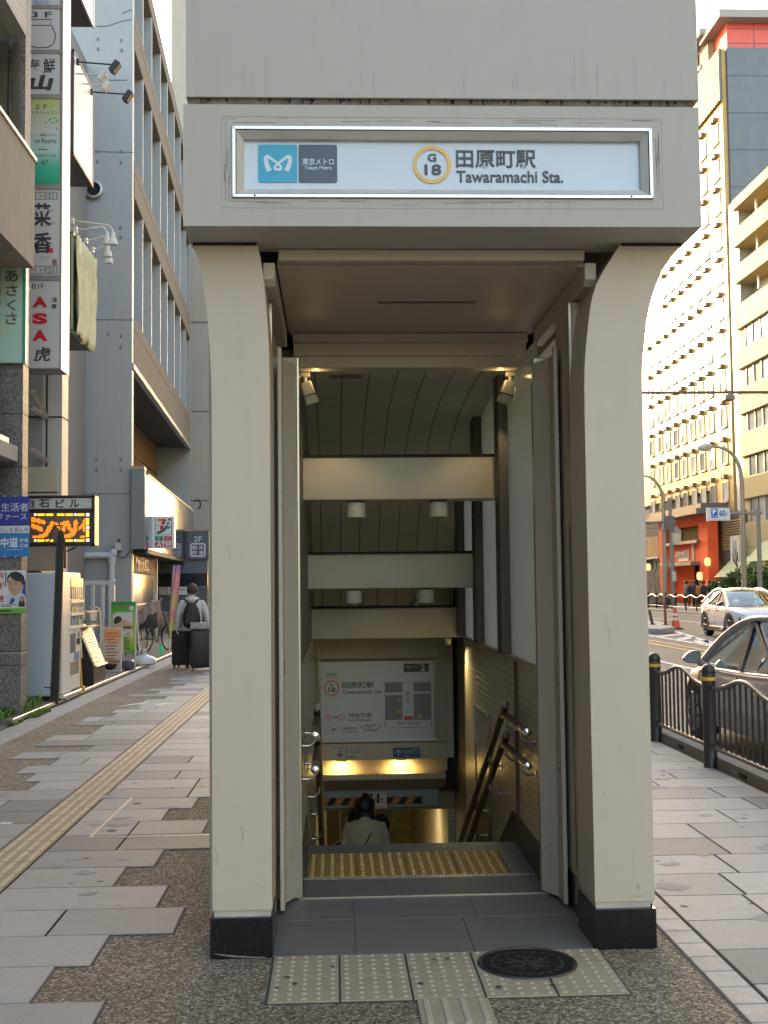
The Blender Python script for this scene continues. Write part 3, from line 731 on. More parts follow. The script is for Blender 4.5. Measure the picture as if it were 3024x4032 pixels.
# walls of the stairwell
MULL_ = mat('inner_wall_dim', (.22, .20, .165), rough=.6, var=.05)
TILE = brick_mat('wall_tile', (.66, .58, .44), (.27, .23, .17), 30.0, .047, rough=.3, axis='YZ', gap=.0022, var=.04)
b = MB(); b.box((WX1, 6.52, -6), (1.30, 10.66, 1.21)); b.box((1.16, 12.31, -6), (1.30, 24, -.35)); b.build('tiled_wall', TILE, ENT)
b = MB(); b.box((1.235, 10.66, -6), (1.30, 12.31, 1.40)); b.build('recess_wall', mat('recess_shade', (.13, .115, .09), rough=.5, var=.08), ENT)  # shade of the recess put into the wall colour, no tiles here
b = MB(); b.box((-.33, 6.57, -6), (WX0, 12.0, 1.21)); b.box((-.33, 12.0, -6), (WX0 - .03, 24, -.2)); b.build('tiled_wall', TILE, ENT)
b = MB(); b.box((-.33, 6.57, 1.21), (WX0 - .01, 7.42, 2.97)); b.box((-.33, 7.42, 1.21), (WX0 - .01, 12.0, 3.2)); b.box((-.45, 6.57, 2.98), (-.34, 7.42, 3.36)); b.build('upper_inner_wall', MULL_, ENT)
b = MB(); b.box((-.36, 6.50, 0), (WX0 - .006, 6.565, 2.97), .003); b.build('inner_jamb', BEIGE, ENT)
b = MB(); b.box((1.155, 7.56, -1.2), (1.1695, 7.60, 1.20)); b.build('wall_joint', mat('joint_red', (.13, .075, .05), rough=.6, var=.1), ENT)
b = MB(); b.box((1.14, 6.53, 1.21), (1.32, 10.66, 1.235), .004); b.build('window_sill', BEIGE, ENT)
b = MB(); b.prism([(1.158, y, z) for y, z in ((6.53, .01), (6.53, .21), (7.8, .21), (10.6, -1.24), (10.6, -1.6), (7.8, .0))], (.011, 0, 0)); b.build('skirting', BLACKG, ENT); b = MB(); b.prism([(-.194, y, z) for y, z in ((6.53, .01), (6.53, .21), (7.8, .21), (11.9, -1.9), (11.9, -2.3), (7.8, .0))], (.01, 0, 0)); b.build('skirting', BLACKG, ENT)
# outer shell of the stairwell
b = MB(); b.box((-.58, 6.52, 0), (-.33, 12.6, 3.4)); b.box((1.30, 6.52, 0), (1.49, 12.6, 1.21)); b.box((1.30, 6.52, 3.12), (1.49, 12.6, 3.4)); b.box((-.58, 12.45, 0), (1.49, 12.6, 3.4)); b.box((1.30, 10.95, 1.21), (1.49, 12.45, 3.12))
b.box((-.60, 7.3, 3.36), (1.52, 12.6, 3.9)); b.build('outer_wall', CREAM, ENT)
FROST = frosted('frosted_glass', (.23, .285, .31))
MULL = mat('mullion_brown', (.10, .088, .072), rough=.5, var=.04)
for y0, y1 in ((6.60, 7.79), (7.99, 9.18), (9.38, 10.5), (10.7, 10.94)):
    b = MB(); b.poly([(1.172, y0, 1.236), (1.172, y1, 1.236), (1.172, y1, 3.10), (1.172, y0, 3.10)]); b.build('window', FROST, ENT)
for y in (7.79, 9.18, 10.5):
    b = MB(); b.box((1.106, y, 1.236), (1.36, y + .2, 3.12), .006); b.build('mullion', MULL, ENT)
b = MB(); b.box((1.13, 6.52, .0), (1.29, 6.60, 2.97), .006); b.box((WX0 - .005, 6.50, 0), (WX0 + .012, 6.56, 2.97), .004); b.build('steel_post', STEEL, ENT)
# header above the stair and vaulted ceiling of curved strips
b = MB(); b.box((-.24, 7.27, 3.13), (1.22, 7.30, 3.256), .003); b.box((-.24, 7.30, 3.06), (1.22, 7.42, 3.19), .004); b.box((-.24, 7.20, 3.206), (1.22, 7.27, 3.256)); b.build('header', CEIL, ENT)
VAULT = mat('vault_panel', (.66, .67, .57), rough=.45, var=.05, scale=1.5, stain=.12)
prof = smooth_path([(0, 7.40, 3.10), (0, 8.4, 3.09), (0, 9.3, 3.0), (0, 10.05, 2.82), (0, 10.6, 2.6), (0, 11.1, 2.3), (0, 11.6, 1.9), (0, 12.0, 1.35)], 6)
xs = [-.30 + .185 * k for k in range(9)]
for x in xs:
    b = MB(); x1 = min(x + .178, 1.20); b.grid([[(x, p.y, p.z) for p in prof], [(x1, p.y, p.z) for p in prof]]); b.grid([[(x1, p.y, p.z) for p in prof], [(x1, p.y, p.z + .02) for p in prof]]); b.grid([[(x, p.y, p.z) for p in prof], [(x, p.y, p.z + .02) for p in prof]]); b.build('vault_strip', VAULT, ENT, smooth=30)
b = MB(); b.grid([[(-.33, p.y, p.z + .02) for p in prof], [(1.30, p.y, p.z + .02) for p in prof]]); b.build('vault_backing', DARK, ENT)
b = MB(); b.box((-.02, 7.75, 3.088), (.20, 7.83, 3.099)); b.build('ceiling_vent', mat('vent_brown', (.20, .16, .13), rough=.5, var=.05), ENT)
b = MB(); b.grid([[(1.262, p.y, p.z - .0) for p in prof], [(1.262, p.y, 3.12) for p in prof]]); b.build('gable', MULL, ENT)
# three cross beams
BEAMM = mat('beam_paint', (.56, .50, .41), rough=.5, var=.03, scale=2, stain=.14, stain_col=(.25, .21, .15))
for y, z0, z1, x1 in ((8.07, 2.285, 2.58, 1.162), (9.34, 1.67, 1.945, 1.165), (10.66, 1.215, 1.49, 1.165)):
    b = MB(); b.box((WX0 - .08, y, z0), (x1, y + .22, z1), .018, 2); b.build('cross_beam', BEAMM, ENT, smooth=30)
    b = MB(); b.box((WX0 - .08, y + .01, z1), (x1 - .02, y + .21, z1 + .02)); b.build('beam_cap', DARK, ENT)
b = MB()
for x in (.02, .1, .22, .5):
    b.box((x, 9.337, 1.925), (x + rng.uniform(.05, .14), 9.342, 1.94))
b.build('peeling_paint', mat('peel_white', (.6, .58, .52), rough=.7, var=.1), ENT)
# bulkhead at the foot of the first flight
BK = 12.0
b = MB(); b.box((-.36, BK + .16, -.40), (1.32, BK + .29, 1.5)); b.build('bulkhead_core', DARK, ENT)
b = MB(); b.box((-.30, BK, -.052), (1.20, BK + .155, 1.6)); b.build('bulkhead', BEAMM, ENT)
b = MB(); b.box((-.26, BK - .05, 1.05), (1.14, BK, 1.34)); b.box((-.26, BK - .035, .12), (-.165, BK, 1.05)); b.box((1.055, BK - .035, .12), (1.14, BK, 1.05)); b.box((-.24, BK - .06, -.056), (1.13, BK, .112), .005); b.build('bulkhead_panel', mat('bulk_beige', (.48, .43, .33), rough=.5, var=.04, stain=.15), ENT)
LITP = mat('cove_panel', (.50, .42, .28), rough=.45, var=.03)
b = MB(); b.box((-.27, BK + .10, -.196), (1.14, BK + .15, -.054)); b.box((-.25, BK - .05, -.252), (.42, BK + .2, -.198)); b.box((.43, BK - .05, -.252), (1.11, BK + .2, -.198)); b.build('cove', LITP, ENT)
b = MB(); b.prism([(-.25, y, z) for y, z in ((BK - .05, -.256), (BK + .12, -.38), (BK + .3, -.38), (BK + .3, -.256))], (1.36, 0, 0)); b.build('sloped_panel', mat('slope_brown', (.24, .20, .14), rough=.5, var=.05), ENT)
b = MB(); b.box((-.24, BK + .14, -.565), (1.06, BK + .4, -.384), .01); sh = b.build('shutter_box', mat('shutter_grey', (.26, .29, .29), rough=.4, var=.05, stain=.2), ENT)
b = MB()
for k in range(7):
    x = -.17 + k * .145; b.prism([(x, BK + .138, -.53), (x + .075, BK + .138, -.53), (x + .115, BK + .138, -.465), (x + .04, BK + .138, -.465)], (0, -.002, 0))
b.build('hazard_stripe', mat('hazard_orange', (.50, .16, .04), rough=.5, var=.1), sh)
b = MB(); b.box((-.20, BK + .1385, -.535), (.88, BK + .14, -.46)); b.build('hazard_band', DARK, sh)
fc = Face((.42, BK + .125, -.46), X_, Z_, sh)
b = MB(); b.box((.30, BK + .125, -.575), (.52, BK + .135, -.41)); b.build('notice_plate', mat('notice_beige', (.52, .42, .33), rough=.5, var=.05), sh)
NR = mat('notice_red', (.30, .07, .05), rough=.5, var=.05)
for x in (-.05, .02): fc.rect(x - .012 - .01, -.06, x + .012 - .01, .04, DARK, 'notice_mark')
fc.rect(-.09, -.03, .07, -.018, NR, 'notice_line'); fc.rect(-.09, -.075, .07, -.063, mat('notice_white', (.7, .68, .62), var=0), 'notice_line')
# lower corridor
LOW = mat('low_wall', (.34, .28, .17), rough=.5, var=.06, stain=.2)
b = MB(); b.box((-.33, 12.3, -.62), (1.30, 18.6, -.42)); b.box((-.4, 18.6, -6), (1.4, 18.7, -.5)); b.build('corridor', LOW, ENT)
POST = mat('poster_olive', (.42, .40, .10), rough=.4, var=.35, scale=9)
fc = Face((.9, 18.59, -2.35), X_, Z_, ENT)
for i in range(3):
    fc.rect(-.02 + (i % 1) * .3, -1.0 + i * .62, .26, -.45 + i * .62, POST, 'wall_poster')
b = MB(); b.box((-.16, 16.5, -4), (-.13, 16.53, -1.2)); b.box((.05, 18.55, -4.2), (.08, 18.58, -1.6)); b.build('light_strip', mat('strip_bright', (.75, .72, .55), rough=.3, var=.05), ENT)  # upright corridor light strips, their brightness put into a pale colour
b = MB()
for x in (.69, .74):
    b.tube([(x, 13.6, -3.6), (x, 13.9, -2.12), (x + .12, 14.1, -2.0), (x + .16, 15.2, -2.6), (x + .2, 17, -3.6)], .018)
b.build('centre_rail', mat('rail_dark', (.18, .13, .09), rough=.35, metal=.6, var=.05), ENT)
# ================================================================ SIGNS AND FITTINGS OF THE ENTRANCE
INK = mat('sign_ink', (.035, .035, .045), rough=.4, var=0)
SWHITE = mat('sign_white', (.80, .80, .78), rough=.3, var=.02)
def fp(face, px, py):
    p = S(px, py, Y=face.o.y) - face.o
    return p.x, p.z
def ptext(face, s, px0, py0, px1, py1, m, bold=0.0, **kw):
    x0, z0 = fp(face, px0, py1); x1, z1 = fp(face, px1, py0)
    return face.text(s, (x0 + x1) / 2, (z0 + z1) / 2, z1 - z0, m, bold=bold, width=x1 - x0, height=z1 - z0, **kw)
def prect(face, px0, py0, px1, py1, m, name, **kw):
    x0, z0 = fp(face, px0, py1); x1, z1 = fp(face, px1, py0)
    return face.rect(x0, z0, x1, z1, m, name, **kw)

SIGN = thing('station_sign', 'long white station sign in a steel frame reading Tawaramachi Sta.', 'sign', (.518, FY, 3.62))
FRM = mat('sign_frame_steel', (.62, .61, .58), rough=.28, metal=.75, var=.06, scale=5, stain=.15, stain_col=(.2, .17, .15))
def frame_bar(b, x0, z0, x1, z1, w, ya, yb, d):
    """mitred rectangular frame: outer rect, bar width w, front ya at the outer edge, yb at the inner edge, depth d"""
    o = [(x0, z0), (x1, z0), (x1, z1), (x0, z1)]; i = [(x0 + w, z0 + w), (x1 - w, z0 + w), (x1 - w, z1 - w), (x0 + w, z1 - w)]
    for k in range(4):
        j = (k + 1) % 4
        b.hexa([(o[k][0], d, o[k][1]), (o[j][0], d, o[j][1]), (i[j][0], d, i[j][1]), (i[k][0], d, i[k][1]),
                (o[k][0], ya, o[k][1]), (o[j][0], ya, o[j][1]), (i[j][0], yb, i[j][1]), (i[k][0], yb, i[k][1])], .0015)
b = MB(); frame_bar(b, SX0 + .002, SZ0 + .002, SX1 - .002, SZ1 - .002, .016, FY - .012, FY - .012, FY + .05); b.build('frame', FRM, SIGN)
b = MB(); frame_bar(b, SX0 + .021, SZ0 + .021, SX1 - .021, SZ1 - .021, .030, FY - .008, FY + .022, FY + .05); b.build('inner_frame', mat('inner_frame_paint', (.60, .58, .54), rough=.45, metal=.1, var=.06, scale=9, stain=.25, stain_col=(.3, .26, .22)), SIGN)
b = MB(); b.box((SX0 + .018, FY + .0, SZ0 + .018), (SX1 - .018, FY + .04, SZ0 + .0215)); b.box((SX0 + .018, FY, SZ1 - .0215), (SX1 - .018, FY + .04, SZ1 - .018)); b.box((SX0 + .018, FY, SZ0 + .018), (SX0 + .0215, FY + .04, SZ1 - .018)); b.box((SX1 - .0215, FY, SZ0 + .018), (SX1 - .018, FY + .04, SZ1 - .018)); b.build('frame_gap', DARK, SIGN)
b = MB()
for x in (SX0 + .103, SX1 - .105): b.lathe((x, FY - .0125, SZ0 + .010), [(.005, 0), (.005, .001)], 12, axis='Y')
b.build('frame_screw', DARK, SIGN)
PY = FY + .045
PANEL = mat('sign_panel', (.60, .68, .78), rough=.22, var=.012, scale=1.5, spec=.5)
b = MB(); b.box((SX0 + .04, PY, SZ0 + .04), (SX1 - .04, PY + .02, SZ1 - .04)); b.build('panel', PANEL, SIGN)
F = Face((.5, PY, 3.62), X_, Z_, SIGN)
CYAN = mat('logo_cyan', (.005, .36, .58), rough=.3, var=.01); NAVY = mat('logo_navy', (.035, .055, .10), rough=.3, var=.01)
LOGOW = mat('logo_white', (.62, .74, .82), rough=.35, var=.01); OCHRE = mat('line_ring_ochre', (.80, .50, .10), rough=.35, var=.01); DNAVY = mat('sign_navy', (.04, .042, .055), rough=.4, var=.01)
prect(F, 1017, 571, 1170, 719, CYAN, 'logo_square', r=.010)
prect(F, 1176.5, 571.5, 1327, 720, NAVY, 'operator_square', r=.010)
def lg(cx, cy): return fp(F, 700 + cx * .36166, 340 + cy * .36166)
pts_l = [lg(*p) for p in ((1000, 925), (972, 865), (958, 805), (966, 772), (992, 775), (1040, 808), (1085, 842), (1122, 878), (1118, 905), (1086, 910))]
cxl = lg(1086, 0)[0]
for sgn in (1, -1):
    pl = [(q.x, q.y) for q in smooth_path([(x, y, 0) for x, y in pts_l], 6)]
    n = len(pl); w = [.0115 - .0058 * min(1, i / (n * .55)) + (.0012 if i > n * .8 else 0) for i in range(n)]
    if sgn < 0: pl = [(2 * cxl - x, y) for x, y in pl]
    F.shape(stroke(pl, w), LOGOW, 'logo_mark', h=.0045 + (.0004 if sgn < 0 else 0), t=.0012)
ptext(F, '東京メトロ', 1191, 625, 1314, 651, LOGOW, bold=.012, h=.005)
ptext(F, 'Tokyo Metro', 1199, 655, 1307, 674, LOGOW, bold=.014, h=.005)
cx, cy = fp(F, 1701, 649.5); r_ = .0885
F.ring(cx, cy, r_, r_ * .80, OCHRE, 'line_ring')
ptext(F, 'G', 1684, 606, 1718, 637, DNAVY, bold=.022)
ptext(F, '18', 1672, 648, 1737, 690, DNAVY, bold=.022)
ptext(F, '田原町駅', 1796, 592, 2109, 662, DNAVY, bold=.018)
ptext(F, 'Tawaramachi Sta.', 1797, 674, 2217, 719, DNAVY, bold=.016)

# map board at the bottom of the stairs
MAPB = thing('station_board', 'dim framed board with line map and Shibuya directions above the stair shutter', 'sign', (.4, BK - .06, .68))
BY = BK - .075
gx0, gz0 = S(1253, 2923, Y=BY).x, S(1253, 2923, Y=BY).z; gx1, gz1 = S(1719, 2588, Y=BY).x, S(1719, 2588, Y=BY).z
b = MB(); frame_bar(b, gx0, gz0, gx1, gz1, .03, BY - .02, BY - .008, BY + .03); b.build('frame', mat('board_frame', (.58, .58, .55), rough=.3, metal=.7, var=.05), MAPB)
b = MB(); b.box((gx0 + .02, BY, gz0 + .02), (gx1 - .02, BY + .02, gz1 - .02)); b.build('panel', mat('board_panel', (.60, .63, .64), rough=.3, var=.03), MAPB)
F2 = Face((.4, BY, .68), X_, Z_, MAPB)
def c7(x, y): return 1150 + x * .6028, 2500 + y * .6028
def bt(s, x0, y0, x1, y1, m=INK, **kw): return ptext(F2, s, *c7(x0, y0), *c7(x1, y1), m, **kw)
def br_(x0, y0, x1, y1, m, n, **kw): return prect(F2, *c7(x0, y0), *c7(x1, y1), m, n, **kw)
ORNG = mat('board_ring', (.62, .17, .06), rough=.4, var=.01); BG = mat('board_grey', (.20, .21, .22), rough=.4, var=.04); BYEL = mat('board_yellow', (.55, .43, .05), rough=.4, var=.02); BRED = mat('board_red', (.5, .06, .06), rough=.4, var=.02)
br_(730, 186, 893, 243, INK, 'exit_plate'); GL = mat('board_pale', (.5, .52, .52), rough=.4, var=0)
bt('出入口', 745, 196, 812, 218, GL, h=.005); bt('2', 838, 192, 868, 236, GL, h=.005, bold=.02)
bt('銀座線', 222, 248, 294, 268); bt('Ginza Line', 222, 271, 294, 281)
cx, cy = fp(F2, *c7(258, 347)); F2.ring(cx, cy, .078, .064, ORNG, 'line_ring'); bt('G', 246, 314, 270, 336, bold=.02); bt('18', 236, 342, 282, 374, bold=.02)
bt('田原町駅', 327, 306, 535, 350, bold=.016); bt('Tawaramachi Sta.', 327, 356, 590, 386, bold=.012)
br_(200, 469, 593, 476, INK, 'rule')
for (xa, ya, r) in ((239, 537, .033), (325, 537, .033), (240, 618, .023), (297, 618, .023)):
    cx, cy = fp(F2, *c7(xa, ya)); F2.ring(cx, cy, r, r * .8, ORNG, 'line_ring', n=24)
for x0, x1, y in ((268, 294, 538), (258, 278, 618)):
    a = fp(F2, *c7(x0, y)); e = fp(F2, *c7(x1, y)); F2.shape(stroke([a, e], .004), INK, 'arrow'); F2.shape(stroke([(e[0] - .014, e[1] + .014), e, (e[0] - .014, e[1] - .014)], .004), INK, 'arrow', h=.0045)
for s, x0, y0, x1, y1 in (('G', 235, 525, 243, 535), ('18', 231, 538, 247, 548), ('G', 321, 525, 329, 535), ('01', 317, 538, 333, 548)): bt(s, x0, y0, x1, y1, ORNG)
bt('渋谷方面', 368, 508, 520, 541, bold=.01); bt('for Shibuya', 370, 546, 518, 569, bold=.006); bt('浅草ゆき', 327, 600, 424, 622, bold=.006); bt('for Asakusa', 327, 625, 430, 639)
a = [fp(F2, *c7(x, y)) for x, y in ((443, 593), (482, 622), (548, 622), (578, 591))]; F2.shape(stroke(a, .004), INK, 'passage_line'); bt('連絡通路', 474, 584, 546, 598); bt('改札口', 492, 601, 532, 615)
for q in ((610, 310, 720, 376), (610, 392, 720, 555), (795, 310, 905, 370), (795, 382, 905, 555)): br_(*q, BG, 'map_block')
for q in ((608, 308, 908, 310), (608, 603, 908, 605), (608, 310, 610, 603), (906, 310, 908, 603)): br_(*q, BG, 'map_border', h=.003)
for q in ((690, 415, 715, 434), (688, 488, 714, 508), (815, 522, 848, 545)): br_(*q, BYEL, 'map_exit', h=.005)
br_(732, 530, 788, 556, BRED, 'map_here', h=.005)
for i, ch in enumerate('国際通り'): bt(ch, 746, 370 + i * 20, 764, 388 + i * 20)
bt('寿四丁目交差点', 692, 566, 838, 586)
for nm, lab, q, blue, s1, s2, up in (('direction_sign', 'white sticker with blue down arrow reading kudari, below the station board', (1317, 2944, 1425, 2989), 0, 'くだり', 'Down', -1),
                                      ('direction_sign', 'blue sticker with white up arrow reading nobori, below the station board', (1547, 2943, 1654, 2984), 1, 'のぼり', 'Up', 1)):
    Yq = BK - .062; p = S((q[0] + q[2]) / 2, (q[1] + q[3]) / 2, Y=Yq)
    t = thing(nm, lab, 'sign', p, 0, 'stair direction stickers'); f_ = Face(p, X_, Z_, t)
    BLU = mat('sticker_blue', (.012, .075, .20), rough=.4, var=.02); PAL = mat('sticker_pale', (.46, .44, .38), rough=.4, var=.02)
    prect(f_, *q, BLU if blue else PAL, 'sticker', h=0, t=.0015); ik = GL if blue else BLU
    if not blue:
        prect(f_, q[0], q[1], q[2], q[1] + 3, BLU, 'rule', h=.002); prect(f_, q[0], q[3] - 3, q[2], q[3], BLU, 'rule', h=.002)
    ax, az0 = fp(f_, q[0] + 22, q[3] - 9); _, az1 = fp(f_, q[0] + 22, q[1] + 8)
    f_.shape(stroke([(ax, az0), (ax, az1)], .006), ik, 'arrow')
    tip = az1 if up > 0 else az0
    f_.shape(stroke([(ax - .03, tip - up * .03), (ax, tip), (ax + .03, tip - up * .03)], .006), ik, 'arrow', h=.0042)
    ptext(f_, s1, q[0] + 42, q[1] + 5, q[0] + 100, q[1] + 24, ik, bold=.01); ptext(f_, s2, q[0] + 44, q[1] + 29, q[0] + (84 if not blue else 64), q[3] - 4, ik)
# vertical poster frame and notice on the tiled wall
t = thing('wall_poster', 'narrow poster in a bright metal frame on the tiled stair wall', 'poster', (WX1, 9.5, .3))
ya, yb = 8.92, 9.75
b = MB(); b.box((WX1 - .012, ya, -.75), (WX1 - .004, yb, .70)); b.build('sheet', mat('poster_sheet', (.36, .30, .15), rough=.25, var=.3, scale=3), t)
b = MB(); b.box((WX1 - .022, ya - .02, -.77), (WX1 - .004, ya, .72)); b.box((WX1 - .022, yb, -.77), (WX1 - .004, yb + .02, .72)); b.build('frame', CHROME, t)
# handrails
RAILM = mat('rail_brown', (.10, .065, .045), rough=.3, metal=.4, var=.06)
SL = STEPH / STEPD
for x, lab in ((1.085, 'double steel handrail along the tiled wall below the windows'), (-.115, 'double steel handrail on the narrow wall beside the left folding door')):
    t = thing('handrail', lab, 'handrail', (x, 6.6, 0), 0, 'stair handrails'); wx = WX1 if x > .5 else WX0
    for h in (.86, .67):
        pts = [(wx - (.02 if x > .5 else -.02), 6.72, h), (x, 6.72, h), (x, 6.95, h)] if 0 else [(x, 6.66, h), (x, 6.9, h)]
        b = MB(); b.tube(pts, .0235, 14); b.build('rail_end', CHROME, t, smooth=40)
        b = MB(); b.tube(smooth_path([(x, 6.9, h), (x, 7.45, h), (x, 7.62, h - .02), (x, 7.85, h - .10), (x, 11.9, h - .10 - 4.05 * SL)], 6), .0225, 12); b.build('rail', RAILM, t, smooth=40)
        for y in (6.9, 7.5, 8.35, 9.3, 10.2):
            z = h if y < 7.6 else h - .10 - (y - 7.85) * SL
            b = MB(); b.tube(smooth_path([(x, y, z - .02), (x, y, z - .055), (x + (wx - x) * .4, y, z - .085), (wx - .002 * (1 if x > .5 else -1), y, z - .085)], 5), .0085, 10)
            b.lathe((wx - (.006 if x > .5 else 0), y, z - .085), [(.028, 0), (.026, .006)], 16, axis='X'); b.build('bracket', CHROME, t, smooth=40)
    b = MB(); b.lathe((x, 6.655, .86), [(.0, -.006), (.022, 0), (.0235, .01)], 14, axis='Y'); b.build('end_cap', CHROME, t, smooth=40); b = MB(); b.lathe((x, 6.655, .67), [(.0, -.006), (.022, 0), (.0235, .01)], 14, axis='Y'); b.build('end_cap', CHROME, t, smooth=40)
# lamps
LAMPB = mat('lamp_body', (.46, .42, .34), rough=.45, var=.04)
WARM = mat('lamp_glow', (1.0, .74, .32), var=0, emit=1.2)
for i, (px, lab) in enumerate(((1200, 'tilted spot lamp under the header by the left post'), (2018, 'tilted spot lamp under the header by the right post'))):
    p = S(px, 1440, Y=7.36); sx = 1 if i == 0 else -1
    t = thing('spot_lamp', lab, 'lamp', (p.x, 7.46, 3.06), 0, 'header spot lamps')
    b = MB(); b.box((p.x - .03, 7.43, 3.03), (p.x + .03, 7.49, 3.06), .004); b.tube([(p.x, 7.46, 3.04), (p.x, 7.46, 2.99)], .012, 8); b.build('bracket', LAMPB, t)
    b = MB(); a = rad(18) * sx; d = Vector((math.sin(a), .15, -math.cos(a))).normalized(); s = d.cross(Y_).normalized(); u = s.cross(d)
    c0 = Vector((p.x, 7.46, 3.0))
    P = lambda i_, j, k: c0 + s * i_ + u * j + d * k
    b.hexa([P(-.035, -.045, 0), P(.035, -.045, 0), P(.035, .045, 0), P(-.035, .045, 0), P(-.043, -.055, .15), P(.043, -.055, .15), P(.043, .055, .15), P(-.043, .055, .15)], .008); b.build('head', LAMPB, t)
    b = MB(); b.hexa([P(-.045, -.057, .085), P(.045, -.057, .085), P(.045, .057, .085), P(-.045, .057, .085), P(-.045, -.057, .091), P(.045, -.057, .091), P(.045, .057, .091), P(-.045, .057, .091)]); b.build('seam', DARK, t)
    b = MB(); b.box((p.x - sx * .048, 7.44, 2.945), (p.x - sx * .040, 7.47, 2.975), .002); b.build('bulb', WARM, t)
    li_ = bpy.data.lights.new('spot_light', 'SPOT'); li_.energy = .7; li_.color = (1, .74, .36); li_.spot_size = rad(75); li_.spot_blend = .6; li_.shadow_soft_size = .03
    lo_ = bpy.data.objects.new('spot_light', li_); COL.objects.link(lo_); lo_.parent = t
    lo_.location = (c0 + d * .17) - t.location; lo_.rotation_euler = (Vector((.15 * -sx * -1, .75, -1))).to_track_quat('-Z', 'Y').to_euler()
    li2 = bpy.data.lights.new('leak_light', 'POINT'); li2.energy = .05; li2.color = (1, .7, .3); li2.shadow_soft_size = .01
    l2 = bpy.data.objects.new('leak_light', li2); COL.objects.link(l2); l2.parent = t; l2.location = Vector((p.x + sx * .07, 7.40, 3.02)) - t.location
LAMPD = mat('drum_shade', (.52, .48, .40), rough=.5, var=.03)
for y, z, xs_, which in ((8.18, 2.285, ((1402), (1726)), 'highest'), (9.45, 1.67, ((1390), (1671)), 'middle')):
    for k, px in enumerate(xs_):
        p = S(px, 2000, Y=y)
        t = thing('drum_lamp', f'cylindrical lamp hanging under the {which} cross beam, {"nearer the left folding door" if k == 0 else "nearer the windows"}', 'lamp', (p.x, y, z), 0, 'drum lamps under the beams')
        b = MB(); b.lathe((p.x, y, z - .012), [(.06, 0), (.06, .012)], 24); b.build('ceiling_plate', DARK, t, smooth=40)
        b = MB(); b.lathe((p.x, y, z - .115), [(.05, .002), (.064, 0), (.066, .02), (.066, .10), (.06, .104)], 28); b.build('shade', LAMPD, t, smooth=40)
for px, lab in ((1396, 'small grey floodlight clamped on the lowest beam'), (1640, 'small grey camera on a stalk on the lowest beam')):
    p = S(px, 2395, Y=10.72); t = thing('beam_fitting', lab, 'lamp' if px < 1500 else 'camera', (p.x, 10.72, 1.51))
    b = MB(); b.lathe((p.x, 10.72, 1.51), [(.055, 0), (.055, .035), (.03, .05)], 18); b.box((p.x - .075, 10.7, 1.53), (p.x + .075, 10.74, 1.56), .006); b.build('base', mat('fitting_grey', (.28, .28, .26), rough=.4, metal=.4, var=.05), t, smooth=40)
    b = MB()
    if px > 1500: b.tube([(p.x - .01, 10.72, 1.55), (p.x - .02, 10.72, 1.64)], .008, 8); b.lathe((p.x - .02, 10.66, 1.65), [(.028, 0), (.034, .08), (.034, .11)], 16, axis='Y'); b.build('camera_head', MATS['fitting_grey'], t, smooth=40)
    else: b.lathe((p.x, 10.68, 1.575), [(.03, 0), (.026, .06)], 14, axis='Y'); b.build('lamp_head', MATS['fitting_grey'], t, smooth=40)
# light of the cove lamps over the shutter and of the lower corridor
for x in (.06, .66):
    t = thing('cove_lamp', f'warm downlight washing the bulkhead below the {"white" if x < .3 else "blue"} direction sticker', 'lamp', (x, BK - .025, -.055), 0, 'cove lamps')
    b = MB(); b.box((x - .05, BK - .045, -.070), (x + .05, BK - .005, -.057), .003); b.build('housing', DARK, t)
    l = bpy.data.lights.new('cove_light', 'SPOT'); l.energy = 1.3; l.color = (1, .76, .30); l.spot_size = rad(150); l.spot_blend = .9; l.shadow_soft_size = .003
    o = bpy.data.objects.new('cove_light', l); COL.objects.link(o); o.parent = t; o.location = (0, 0, -.018); o.rotation_euler = Vector((0, .55, -1)).to_track_quat('-Z', 'Y').to_euler()
t = thing('corridor_lamp', 'fluorescent strip lighting the lower corridor below the shutter', 'lamp', (.4, 13.4, -.66))
b = MB(); b.box((-.1, 13.37, -.70), (.9, 13.43, -.66)); b.build('tube', mat('tube_glow', (1, .85, .5), var=0, emit=.8), t)
l = bpy.data.lights.new('corridor_light', 'AREA'); l.shape = 'RECTANGLE'; l.size = 1.0; l.size_y = .3; l.energy = 3; l.color = (1, .80, .42)
o = bpy.data.objects.new('corridor_light', l); COL.objects.link(o); o.parent = t; o.location = (0, 0, -.05)

WL = thing('wall_washer', 'small downlight on the lowest beam washing the tiled wall with warm light', 'lamp', (1.02, 10.62, 1.24))
b = MB(); b.lathe((1.02, 10.60, 1.16), [(.03, 0), (.036, .05), (.03, .055)], 14); b.build('housing', LAMPB, WL, smooth=40)
l = bpy.data.lights.new('wash_light', 'SPOT'); l.energy = 3.2; l.color = (1, .78, .36); l.spot_size = rad(100); l.spot_blend = .9; l.shadow_soft_size = .02
o = bpy.data.objects.new('wash_light', l); COL.objects.link(o); o.parent = WL; o.location = (0, -.04, -.09); o.rotation_euler = Vector((.45, -.75, -1)).to_track_quat('-Z', 'Y').to_euler()
# ================================================================ LEFT SIDE: buildings and signs
GRAN = speckle_mat('granite_grey', [(.17, .155, .145), (.12, .11, .105), (.23, .21, .195), (.15, .14, .13), (.19, .175, .165), (.09, .085, .08)], 55, rough=.55, bump=0, big=.18)
STUC = mat('parapet_stucco', (.30, .27, .23), rough=.85, var=.09, scale=3, bump=.3, bscale=90, stain=.7, stain_col=(.10, .085, .07), streak=True)
LITM = mat('cap_metal', (.6, .55, .46), rough=.35, metal=.4, var=.05)
